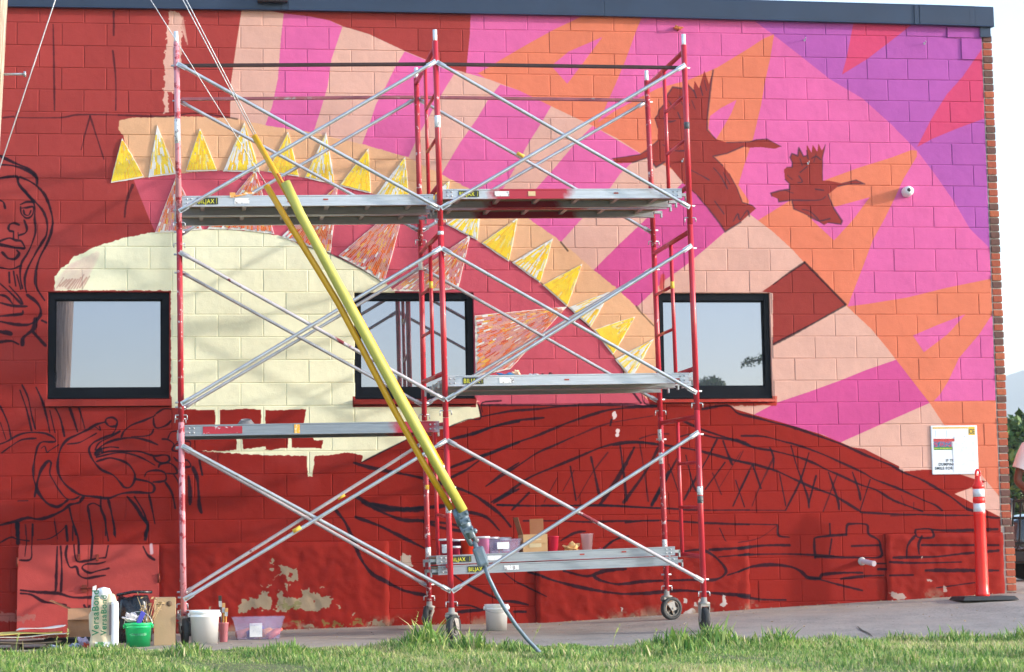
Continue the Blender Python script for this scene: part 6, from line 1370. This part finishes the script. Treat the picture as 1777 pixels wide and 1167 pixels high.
# ------------------------------------------------------------------ beyond the corner: bench, person, car, trees, hill
M_BMET = mat('black_bench_steel', (.02,.02,.022), .35, metal=.3, var=.15)
bx0 = UV(1756,1030,.35); bz = ground_z(bx0.x, .35)
BN = thing('metal_bench', 'black metal slatted bench just past the brick corner', 'bench', (bx0.x+.5, .5, bz))
xa_, xb_ = bx0.x+.04, bx0.x+1.55
# seen from its end: curved slatted back and seat running away to the right
prof_b = [(-.02,.86),(.02,.80),(.05,.70),(.07,.58),(.10,.46),(.16,.41),(.28,.40),(.40,.41),(.50,.43),(.55,.41)]
nsl = 22
for k in range(nsl):
    x = xa_+(xb_-xa_)*k/(nsl-1); mb = MB()
    pts = [Vector((x, .30+py_, bz+pz_)) for py_, pz_ in prof_b]
    mb.tube(pts, .009, 6); mb.build('slat', M_BMET, BN)
for x in (xa_-.04, xb_+.04):
    mb = MB(); mb.tube([Vector((x-.03,.30,bz+.0)), Vector((x,.33,bz+.18)), Vector((x,.38,bz+.38)), Vector((x,.34,bz+.6)), Vector((x,.28,bz+.88))], .02, 8)
    mb.tube([Vector((x-.03,.95,bz)), Vector((x,.90,bz+.2)), Vector((x,.84,bz+.42)), Vector((x,.84,bz+.62)), Vector((x,.34,bz+.64))], .02, 8); mb.build('end_frame', M_BMET, BN)
for (py_, pz_) in ((-.02,.86),(.05,.70),(.10,.46),(.55,.41),(.30,.395)):
    mb = MB(); mb.tube([Vector((xa_-.04,.30+py_,bz+pz_)), Vector((xb_+.04,.30+py_,bz+pz_))], .013, 8); mb.build('cross_rail', M_BMET, BN)
# person standing beyond the bench
def skin_fig(name, pts, edges, radii, m_, parent, sub=2):
    me = bpy.data.meshes.new(name); off = WLOC[parent.name]
    me.from_pydata([tuple(Vector(p_)-off) for p_ in pts], edges, []); o = bpy.data.objects.new(name, me); COL.objects.link(o); o.parent = parent
    o.modifiers.new('skin', 'SKIN'); sv = me.skin_vertices[0].data
    for i, r_ in enumerate(radii): sv[i].radius = (r_, r_) if not isinstance(r_, tuple) else r_; sv[i].use_root = (i == 0)
    s_ = o.modifiers.new('sub', 'SUBSURF'); s_.levels = sub; s_.render_levels = sub; o.modifiers['skin'].use_smooth_shade = True
    me.materials.append(m_); WLOC[o.name] = off.copy(); return o
px0 = UV(1791, 780, 1.7); pg = ground_z(px0.x, 1.7); PXc = px0.x+.12
PE = thing('person', 'person in a white t-shirt standing beyond the bench, only an arm in view', 'person', (PXc, 1.7, pg))
M_SKIN = mat('brown_skin', srgb(132,84,62,.6), .5, var=.08); M_TEE = mat('white_tee', (.78,.78,.82), .85, var=.05, bump=.2, bscale=30); M_JEAN = mat('dark_trousers', (.03,.035,.05), .8, var=.2); M_HAIR = mat('dark_hair', (.02,.015,.012), .6)
def b3(x, y, z): return (PXc+x, 1.7+y, pg+z)
# bare body: one continuous figure
bp_ = [b3(0,0,.98), b3(0,0,1.15), b3(0,0,1.33), b3(0,0,1.46), b3(0,-.01,1.54), b3(0,-.02,1.64), b3(0,-.02,1.74),
       b3(-.17,0,1.44), b3(-.235,.02,1.26), b3(-.285,.03,1.09), b3(-.20,-.10,.98), b3(-.12,-.13,.95),
       b3(.17,0,1.44), b3(.25,.02,1.28), b3(.28,.02,1.10), b3(.27,-.06,.88), b3(.265,-.08,.80),
       b3(-.10,0,.92), b3(-.11,-.02,.50), b3(-.12,0,.09), b3(-.12,-.13,.04), b3(.10,0,.92), b3(.12,-.03,.50), b3(.13,0,.09), b3(.14,-.13,.04)]
be_ = [(0,1),(1,2),(2,3),(3,4),(4,5),(5,6),(3,7),(7,8),(8,9),(9,10),(10,11),(3,12),(12,13),(13,14),(14,15),(15,16),(0,17),(17,18),(18,19),(19,20),(0,21),(21,22),(22,23),(23,24)]
brd = [.12,.11,.12,.09,.055,.085,.07,.045,.048,.046,.034,.032,.06,.05,.042,.032,.03,.085,.055,.038,.03,.085,.055,.038,.03]
skin_fig('body', bp_, be_, brd, M_SKIN, PE)
tp_ = [b3(0,0,1.0), b3(0,0,1.15), b3(0,0,1.33), b3(0,0,1.455), b3(-.11,0,1.45), b3(.11,0,1.45)]
for s_ in (-1, 1):
    mb = MB(); mb.tube([b3(s_*.10,0,1.47), b3(s_*.155,0,1.43), b3(s_*.205,.01,1.335), b3(s_*.252,.018,1.215)], [.07,.086,.083,.080], 18, cap=False); mb.build('sleeve', M_TEE, PE)
skin_fig('t_shirt', tp_, [(0,1),(1,2),(2,3),(3,4),(3,5)], [.175,.17,.185,.12,.085,.085], M_TEE, PE)
skin_fig('trousers', [b3(0,0,1.0), b3(-.10,0,.90), b3(-.11,-.02,.50), b3(-.12,0,.12), b3(.10,0,.90), b3(.12,-.03,.50), b3(.13,0,.12)], [(0,1),(1,2),(2,3),(0,4),(4,5),(5,6)], [.15,.105,.075,.06,.105,.075,.06], M_JEAN, PE)
for s_ in (-1, 1):   # fingers of each hand, thumbs apart
    w_ = Vector(b3(-.12,-.13,.95)) if s_ < 0 else Vector(b3(.265,-.08,.80)); dr = Vector((.10,-.03,-.04)) if s_ < 0 else Vector((-.01,-.03,-.1))
    for f_ in range(4):
        a_ = w_+Vector((0,.018*(f_-1.5),0)); mb = MB(); l_ = (.85,1,.95,.75)[f_]; mb.tube([a_, a_+dr*.5*l_, a_+dr*.85*l_+Vector((0,-.012,-.012))], [.010,.009,.006], 6); mb.build('finger', M_SKIN, PE)
    mb = MB(); mb.tube([w_+Vector((0,-.03,0)), w_+dr*.35+Vector((0,-.055,.0))], [.011,.008], 6); mb.build('thumb', M_SKIN, PE)
mb = MB(); hc = Vector(b3(0,-.0,1.70)); mb.lathe(hc, [(0,.125),(.06,.115),(.093,.07),(.104,.01),(.098,-.05)], 18); mb.build('hair', M_HAIR, PE)
mb = MB()
for s_ in (-1, 1): mb.lathe(Vector(b3(s_*.035,-.100,1.69)), [(.011,0),(.009,.006),(0,.009)], 8, axis=(0,-1,0))
mb.build('eyes', M_BLK, PE)
mb = MB(); mb.tube([b3(0,-.10,1.69), b3(0,-.122,1.655), b3(0,-.10,1.645)], [.008,.014,.012], 6); mb.build('nose', M_SKIN, PE)
mb = MB(); mb.tube([b3(-.025,-.098,1.615), b3(0,-.104,1.612), b3(.025,-.098,1.615)], .006, 6); mb.build('mouth', mat('lips', srgb(130,70,66,.7), .5), PE)
for s_ in (-1, 1):
    mb = MB(); mb.obox(b3(s_*.12,-.06,.04), (.045,0,0), (0,.12,0), (0,0,.038)); mb.build('shoe', M_BLK, PE, bevel=.02)
# parked car (front quarter shows past the corner)
cz_ = ground_z(14, 7.0); cxl = UV(1747,860,6.4).x
CR = thing('parked_car', 'black parked car behind the bench', 'car', (cxl+2.2, 7.2, cz_))
M_CARP = mat('black_car_paint', (.012,.013,.018), .12, var=.05, bump=0, coat=1.0); M_CGL = mat('dark_car_glass', (.02,.03,.035), .05, bump=0); M_CHR = mat('chrome_trim', (.7,.7,.72), .15, metal=1, bump=0)
def car_sec(x, w, zb, zt_): return [(x,-w,zb),(x,-w*1.0,zb+(zt_-zb)*.55),(x,-w*.93,zt_),(x,w*.93,zt_),(x,w,zb+(zt_-zb)*.55),(x,w,zb)]
secs = [(0,.62,.36,.62),(.06,.78,.26,.74),(.35,.86,.22,.84),(1.15,.90,.2,.95),(2.4,.90,.2,.97),(3.6,.90,.2,.98),(4.2,.86,.24,.96),(4.42,.74,.34,.86)]
mb = MB(); vs = []
for x, w, zb, zt_ in secs: vs += [(cxl+a_, 7.2+b_, cz_+c_) for a_, b_, c_ in car_sec(x, w, zb, zt_)]
fs = [(6*k+i, 6*k+(i+1) % 6, 6*k+6+(i+1) % 6, 6*k+6+i) for k in range(len(secs)-1) for i in range(6)]+[tuple(range(6)), tuple(range(6*len(secs)-1, 6*len(secs)-7, -1))]
mb.add(vs, fs, 0, True); mb.build('car_body', M_CARP, CR, bevel=.02)
mb = MB(); cab = [(.95,.80,.94),(1.75,.66,1.38),(2.9,.66,1.43),(3.9,.72,1.2),(4.2,.78,.95)]; vs = []
for x, w, z_ in cab: vs += [(cxl+x, 7.2-.84, cz_+.93), (cxl+x, 7.2-w, cz_+z_), (cxl+x, 7.2+w, cz_+z_), (cxl+x, 7.2+.84, cz_+.93)]
mb.add(vs, [(4*k+i, 4*k+(i+1) % 4, 4*k+4+(i+1) % 4, 4*k+4+i) for k in range(len(cab)-1) for i in range(4)]+[(0,1,2,3),(19,18,17,16)]); mb.build('glasshouse', M_CGL, CR)
mb = MB(); mb.obox((cxl+2.35,7.2,cz_+1.425), (.62,0,.02), (0,.66,0), (0,0,.014)); mb.build('roof_panel', M_CARP, CR, bevel=.01)
for x in (.85, 3.55):
    for s_ in (-1, 1):
        c_ = Vector((cxl+x, 7.2+s_*.80, cz_+.33)); mb = MB(); mb.lathe(c_-Vector((0,.11,0)), [(.2,0),(.31,.005),(.33,.03),(.33,.19),(.31,.215),(.2,.22)], 28, axis=(0,1,0)); wt = mb.build('wheel', M_TYRE, CR)
        mb = MB(); mb.lathe(c_+Vector((0,s_*.085,0)), [(0,0),(.19,.0),(.2,.02),(0,.03)], 20, axis=(0,s_,0)); mb.build('rim', M_HUB, wt)
for s_ in (-1, 1):
    mb = MB(); mb.obox((cxl+.10,7.2+s_*.62,cz_+.66), (.05,0,0), (0,.13,0), (0,0,.05)); mb.build('headlight', mat('clear_lens', (.7,.72,.76), .1, bump=0), CR, bevel=.015)
mb = MB(); mb.tube([(cxl+.95,7.2-.815,cz_+.965),(cxl+4.1,7.2-.815,cz_+.985)], .012, 6); mb.build('window_trim', M_CHR, CR)
mb = MB(); mb.obox((cxl+1.35,7.2-.98,cz_+1.02), (.05,0,0), (0,.09,0), (0,0,.06)); mb.build('door_mirror', M_CARP, CR, bevel=.02)

# foliage
LEAF = [mat('leaf_mid_green', srgb(96,128,56,.75), .6, var=.25, vscale=3, bump=0), mat('leaf_dark_green', srgb(60,92,48,.75), .6, var=.25, vscale=3, bump=0), mat('leaf_yellow_green', srgb(140,160,70,.75), .6, var=.2, vscale=3, bump=0)]
M_BARK = mat('tree_bark', (.09,.07,.05), .9, var=.3, vscale=8, bump=.5)
def leafcloud(name, clumps, n, ls, parent, seed, mats=LEAF, probs=(.5,.32,.18)):
    g = np.random.default_rng(seed); C_ = np.array([c[:3] for c in clumps]); Rr = np.array([c[3] for c in clumps]); off = np.array(WLOC[parent.name])
    w_ = Rr**2; idx = g.choice(len(clumps), n, p=w_/w_.sum()); d = g.normal(size=(n,3)); d /= np.linalg.norm(d,axis=1)[:,None]; r_ = Rr[idx]*g.random(n)**.45
    Pn = C_[idx]+d*r_[:,None]*np.array([1,1,.8])-off
    u = g.normal(size=(n,3)); u /= np.linalg.norm(u,axis=1)[:,None]; v = np.cross(u, g.normal(size=(n,3))); v /= np.linalg.norm(v,axis=1)[:,None]
    s = ls*g.uniform(.6,1.4,(n,1)); V = np.stack([Pn-u*s, Pn-v*s*.5, Pn+u*s, Pn+v*s*.5],1).reshape(-1,3)
    me = bpy.data.meshes.new(name); me.vertices.add(4*n); me.vertices.foreach_set('co', V.astype(np.float32).ravel()); me.loops.add(4*n); me.loops.foreach_set('vertex_index', np.arange(4*n,dtype=np.int32))
    me.polygons.add(n); me.polygons.foreach_set('loop_start', np.arange(0,4*n,4,dtype=np.int32)); me.polygons.foreach_set('loop_total', np.full(n,4,np.int32))
    for m_ in mats: me.materials.append(m_)
    me.polygons.foreach_set('material_index', g.choice(len(mats), n, p=probs).astype(np.int32)); me.update(); me.validate()
    o = bpy.data.objects.new(name, me); COL.objects.link(o); o.parent = parent; WLOC[o.name] = Vector(off); return o
def tree(label, x, y, h, w, seed, n=9000, ls=.11, cat='tree', base=.25, lean=0, grp=None):
    rr3 = random.Random(seed); gz_ = ground_z(x, y); Tt = thing('bushy_tree', label, cat, (x, y, gz_), grp); mb = MB(); cl = []
    tr_ = [Vector((x, y, gz_-.1)), Vector((x+.05*h*lean, y, gz_+h*.35)), Vector((x+.1*h*lean, y, gz_+h*.75))]
    mb.tube(tr_, [.03*h, .022*h, .008*h], 9)
    for k in range(15):
        t_ = rr3.uniform(base, 1); a_ = rr3.random()*6.28; rad_ = w/2*math.sin(math.pi*min(1, .18+t_*.78))*rr3.uniform(.45,1)
        e_ = Vector((x+rad_*math.cos(a_)+.1*h*lean*t_, y+rad_*math.sin(a_), gz_+h*t_*.93)); cl.append((*e_, w*rr3.uniform(.13,.24)))
        mb.tube([tr_[0].lerp(tr_[2], max(.1, t_-.25)), e_], [.009*h, .002*h], 6)
    mb.build('trunk', M_BARK, Tt); leafcloud('crown', cl, n, ls, Tt, seed); return Tt
def tx(px_, Y_): return UV(px_, 900, Y_).x
tree('pale green bushy tree rising beyond the corner, nearest the wall', tx(1776,13), 13, 2.35, 3.0, 1, 9000, .075, base=.06)
tree('tall dark green tree farther right beyond the car', tx(1822,16), 16, 2.5, 3.4, 2, 10000, .10, base=.08)
tree('broad green hedge tree behind the parked car', tx(1762,20), 20, 2.4, 3.2, 3, 9000, .10, base=.05)
tree('large green tree off beyond the right edge', tx(2010,22), 22, 5, 5, 4, 9000, .13, base=.1)
# trees that only show mirrored in the right-hand window
def mir(px_, py_, D_):
    d = U(px_, py_, D_); return d[0], -D_+.15, d[2]
x_, y_, z_ = mir(1222, 650, 42); tree('distant round tree mirrored at the foot of the right window', x_, y_, z_-ground_z(x_, y_)+.1, 2.6, 7, 5000, .13, base=.35)
x_, y_, z_ = mir(1250, 668, 60); tree('far low tree mirrored beside the round one', x_, y_, z_-ground_z(x_, y_)+.1, 3.0, 9, 4000, .15, base=.35)
xt, yt, zt2 = mir(1300, 628, 24); xt0 = mir(1420, 628, 24)[0]; gz_ = ground_z(xt0, yt)
LT = thing('overhanging_tree', 'leaning tree with one long leafy limb, mirrored in the right window', 'tree', (xt0, yt, gz_)); mb = MB()
mb.tube([Vector((xt0,yt,gz_-.1)), Vector((xt0-.1,yt,zt2*.5)), Vector((xt0-.4,yt,zt2+.15)), Vector((xt0-.9,yt,zt2+.10)), Vector((xt,yt,zt2)), Vector((xt-.18,yt,zt2-.06))], [.13,.11,.07,.04,.02,.006], 8)
mb.build('trunk', M_BARK, LT); leafcloud('crown', [(xt+.05,yt,zt2,.15),(xt-.12,yt,zt2-.03,.11),(xt+.25,yt,zt2+.06,.14),(xt0-.5,yt,zt2+.3,.5),(xt0,yt,zt2+.7,.7),(xt0+.5,yt,zt2+.3,.6)], 2600, .035, LT, 5)
# crack in the paving
cp = [UV(1488,1084,-2.1), UV(1494,1090,-2.4), UV(1500,1093,-2.55), UV(1508,1098,-2.75), UV(1514,1104,-3.0)]
mb = MB(); vs = []
for k, p_ in enumerate(cp):
    w_ = (.003,.010,.014,.010,.003)[k]; gz_ = ground_z(p_.x, p_.y)+.004; vs += [(p_.x-w_, p_.y, gz_), (p_.x+w_, p_.y, gz_)]
mb.add(vs, [(2*k, 2*k+1, 2*k+3, 2*k+2) for k in range(4)]); struct(mb.build('pavement_crack', mat('dark_crack', (.03,.03,.03), 1), fix=False))
# far hill
hy = 2200; hx0 = UV(1777,700,hy).x; mb = MB(); vs = []; nH = 60
for j, (dy_, f_) in enumerate(((-500,0),(-200,.55),(0,1),(300,.8),(900,.3))):
    for i in range(nH+1):
        x = hx0-700+4200*i/nH; pk = 205*(.62+.38*math.sin((x-hx0)/420+1.1))*(1+.05*math.sin(x/47)+.03*math.sin(x/19)) 
        vs.append((x, hy+dy_, max(-2, pk*f_)))
mb.add(vs, [(j*(nH+1)+i, j*(nH+1)+i+1, (j+1)*(nH+1)+i+1, (j+1)*(nH+1)+i) for j in range(4) for i in range(nH)], 0, True); struct(mb.build('hill', mat('wooded_hill', (.05,.085,.055), .95, var=.3, vscale=.01, bump=0)))
# ------------------------------------------------------------------ grass
def grass(name, n, xr, yf, h0_, h1_, seed, mats, probs, wd=.0028, bend=.5, lean=0.0, label='', hfun=None):
    g = np.random.default_rng(seed); x = g.uniform(xr[0], xr[1], n); y = yf(g, x)
    z = np.array([ground_z(a, b) for a, b in zip(x, y)]); h = g.uniform(h0_, h1_, n)*(.55+.9*(.5+.5*np.sin(x*3.1+y*2.3+1.2*np.sin(y*5+x)))*g.random(n))
    if hfun is not None: h = h*hfun(x, y)
    a = g.uniform(0, 2*np.pi, n); b = g.uniform(.1, 1, n)*bend*h; dx, dy = np.cos(a)*b+lean*h, np.sin(a)*b; wa = a+np.pi/2+g.uniform(-.5,.5,n); w = wd*g.uniform(.6,1.5,n)*(.6+h/.12); wx, wy = np.cos(wa)*w, np.sin(wa)*w
    L = []
    for t_, k in ((0,1.0),(.4,.9),(.75,.6)):
        cx_, cy_, cz2 = x+dx*t_**1.8, y+dy*t_**1.8, z+h*t_*(1-.12*t_)
        L.append(np.stack([cx_-wx*k, cy_-wy*k, cz2],1)); L.append(np.stack([cx_+wx*k, cy_+wy*k, cz2],1))
    L.append(np.stack([x+dx, y+dy, z+h*.86],1)); V = np.stack(L,1).reshape(-1,3); o7 = np.arange(n)[:,None]*7
    loops = np.concatenate([o7+np.array([[0,1,3,2]]), o7+np.array([[2,3,5,4]]), o7+np.array([[4,5,6]])],1).ravel(); st = np.stack([np.arange(n)*11, np.arange(n)*11+4, np.arange(n)*11+8],1).ravel(); tt = np.tile([4,4,3], n)
    me = bpy.data.meshes.new(name); me.vertices.add(7*n); me.vertices.foreach_set('co', V.astype(np.float32).ravel()); me.loops.add(11*n); me.loops.foreach_set('vertex_index', loops.astype(np.int32)); me.polygons.add(3*n); me.polygons.foreach_set('loop_start', st.astype(np.int32)); me.polygons.foreach_set('loop_total', tt.astype(np.int32))
    for m_ in mats: me.materials.append(m_)
    me.polygons.foreach_set('material_index', np.repeat(g.choice(len(mats), n, p=probs), 3).astype(np.int32)); me.update(); me.validate()
    o = bpy.data.objects.new(name, me); COL.objects.link(o); struct(o, 'stuff'); tag(o, label, 'grass'); return o
def leafy(name, c, rough=.5, tr=.35):
    T = NT(name); p = T.n('ShaderNodeBsdfPrincipled'); tl = T.n('ShaderNodeBsdfTranslucent'); mx_ = T.n('ShaderNodeMixShader'); mx_.inputs[0].default_value = tr
    f, _ = noise_fac(T, T.n('ShaderNodeNewGeometry').outputs['Position'], 3, 4, .6, .3, .7); col_ = mixc(T, f, tuple(v*.75 for v in c), tuple(min(1, v*1.2) for v in c))
    T.l(col_, p.inputs['Base Color']); T.l(col_, tl.inputs[0]); p.inputs['Roughness'].default_value = rough; T.l(p.outputs[0], mx_.inputs[1]); T.l(tl.outputs[0], mx_.inputs[2]); T.l(mx_.outputs[0], T.out.inputs[0]); return T.m
GM = [leafy('grass_green', srgb(128,166,76,.9)), leafy('grass_dark', srgb(84,132,62,.9)), leafy('grass_light', srgb(190,204,120,.9)), leafy('grass_straw', srgb(214,202,150,.85))]
def ledge(x): return -3.42+.10*np.sin(x*2.1)+.06*np.sin(x*5.3+1)+.03*np.sin(x*13)
grass('lawn_grass', 230000, (-1.4, 9.8), lambda g, x: ledge(x)+.03-5.2*g.random(len(x))**1.1, .035, .07, 1, GM, (.40,.20,.26,.14), label='long lawn grass along the front of the yard', bend=.8, hfun=lambda X, Y: np.clip(.85+.30*np.sin(X*2.3+1.3*np.sin(Y*1.1))+.28*np.sin(X*5.9+Y*1.2)+.22*np.sin(X*13+Y*2), .5, 1.6))
grass('dry_lawn_grass', 80000, (-1.0, 9.6), lambda g, x: ledge(x)-.3-4.9*g.random(len(x)), .04, .075, 77, [GM[3], GM[2]], (.6,.4), label='short straw coloured grass in dry patches of the lawn', bend=.9, hfun=lambda X, Y: np.clip(np.sin(X*1.7+Y*.8)*.9+.35+.10*(X-4), 0.15, 1.1))
TUFT_X = None
def clumps(g, x):
    return ledge(x)-.1-g.random(len(x))*.6
TUFT = [(.05,-3.8,.3,.16),(.35,-3.9,.3,.15),(.95,-4.2,.3,.12),(3.3,-3.9,.28,.24),(3.62,-4.0,.25,.20),(3.9,-3.9,.3,.13),(4.35,-3.8,.3,.11),(5.0,-4.3,.35,.22),(5.3,-4.2,.3,.24),(5.75,-4.3,.3,.17),(7.2,-4.0,.4,.13),(7.7,-4.1,.35,.14),(8.3,-3.8,.5,.13),(8.9,-3.7,.5,.12),(2.3,-4.4,.4,.13),(1.6,-4.2,.3,.12),(6.4,-4.4,.4,.12),(-.2,-3.7,.3,.12),(.6,-4.6,.4,.13),(2.0,-3.6,.2,.09),(2.8,-4.6,.35,.11),(4.7,-5.0,.4,.12),(6.0,-5.2,.4,.11),(6.9,-3.6,.25,.09),(8.0,-5.0,.4,.10),(9.2,-4.4,.4,.12),(4.0,-5.6,.5,.12)]
for k, (x_, y_, r_, h_) in enumerate(TUFT):
    # centres given in wall metres are pulled in along the line of sight so that the tuft stands where it grows
    h_ *= .85; nb_ = int(900*(r_/.3)**1.3)
    grass('grass_tuft', nb_, (x_-r_, x_+r_), lambda g, x, y_=y_, r_=r_: y_+g.normal(size=len(x))*r_*.4, h_*.5, h_*1.15, 50+k, GM, (.46,.22,.24,.08), wd=.0034, bend=.75, hfun=lambda X, Y, x_=x_, r_=r_: np.clip(1.15-np.abs(X-x_)/r_, .25, 1), label='taller clump of blades in the lawn edge')
for o in bpy.data.objects:
    if o.name.startswith('grass_tuft'): o['group'] = 'taller clumps in the lawn edge'
# thin seed stalks and a broad-leaved weed
rr6 = random.Random(9)
for k, (px_, Y_, hh) in enumerate(((118,-4.2,.20),(100,-4.1,.16),(132,-4.3,.15),(28,-4.0,.18),(712,-4.2,.30),(728,-4.1,.22),(1060,-4.4,.20),(1132,-4.4,.17),(920,-4.1,.19))):
    c0 = gpt(px_, Y_); mb = MB(); S_ = thing('seed_stalk', 'thin seeding stalk in the lawn ' + ('below the tall cream sack','left of the cream sack','between the sack and the green bucket','at the far left, below the cardboard pile','left of the middle caster, tallest of all','right beside the middle caster','right of the anchor rod, below the rear caster','below the right rear caster','just left of the anchor rod foot')[k], 'weed', tuple(c0), 'seeding stalks along the lawn edge')
    tip = c0+Vector((rr6.uniform(-.06,.08), 0, hh)); mid = c0.lerp(tip, .5)+Vector((-.01,0,.01)); mb.tube([c0, mid, tip], [.002,.0017,.001], 5); mb.build('stalk', GM[2], S_)
    mb = MB()
    for q_ in range(9):
        s_ = mid.lerp(tip, .3+.75*q_/9); d_ = Vector((rr6.uniform(-1,1), rr6.uniform(-.6,.6), rr6.uniform(.1,1))).normalized()*.022; e_ = Vector((0,0,1)).cross(d_).normalized()*.006
        mb.add([s_, s_+d_*.5+e_, s_+d_, s_+d_*.5-e_], [(0,1,2,3)])
    mb.build('seed_head', GM[2], S_)
for k, px_ in enumerate((800, 838, 772)):
    c0 = gpt(px_, -3.95); W_ = thing('broad_weed', ('broad-leaved weed in the lawn left of the anchor rod','broad-leaved weed nearest the anchor rod','small broad-leaved weed under the middle caster')[k], 'weed', tuple(c0)); mb = MB()
    for q_ in range(16):
        a_ = rr6.random()*6.28; l_ = rr6.uniform(.06,.13); d_ = Vector((math.cos(a_), math.sin(a_), rr6.uniform(.3,1.1))).normalized(); sd_ = d_.cross(Vector((0,0,1))).normalized()
        pts_ = [c0+d_*l_*t_+Vector((0,0,-.25*l_*t_*t_)) for t_ in (0,.3,.65,1)]; wd_ = (.004,.017,.02,.0)
        vs = []
        for p_, w_ in zip(pts_, wd_): vs += [p_-sd_*w_, p_+sd_*w_]
        mb.add(vs, [(0,1,3,2),(2,3,5,4),(4,5,7,6)])
    mb.build('leaf_rosette', GM[1] if k != 1 else GM[0], W_, fix=False)
HAZE = True
if HAZE:
    mb = MB(); mb.box(-2950, 2950, -400, 3150, -5.0, 225); hzo = MB
    T = NT('thin_air'); pv = T.n('ShaderNodeVolumePrincipled'); pv.inputs['Color'].default_value = (.82,.88,.96,1); pv.inputs['Density'].default_value = .0005; pv.inputs['Anisotropy'].default_value = 0.2
    T.l(pv.outputs[0], T.out.inputs['Volume']); o = mb.build('haze', T.m); struct(o, 'stuff')
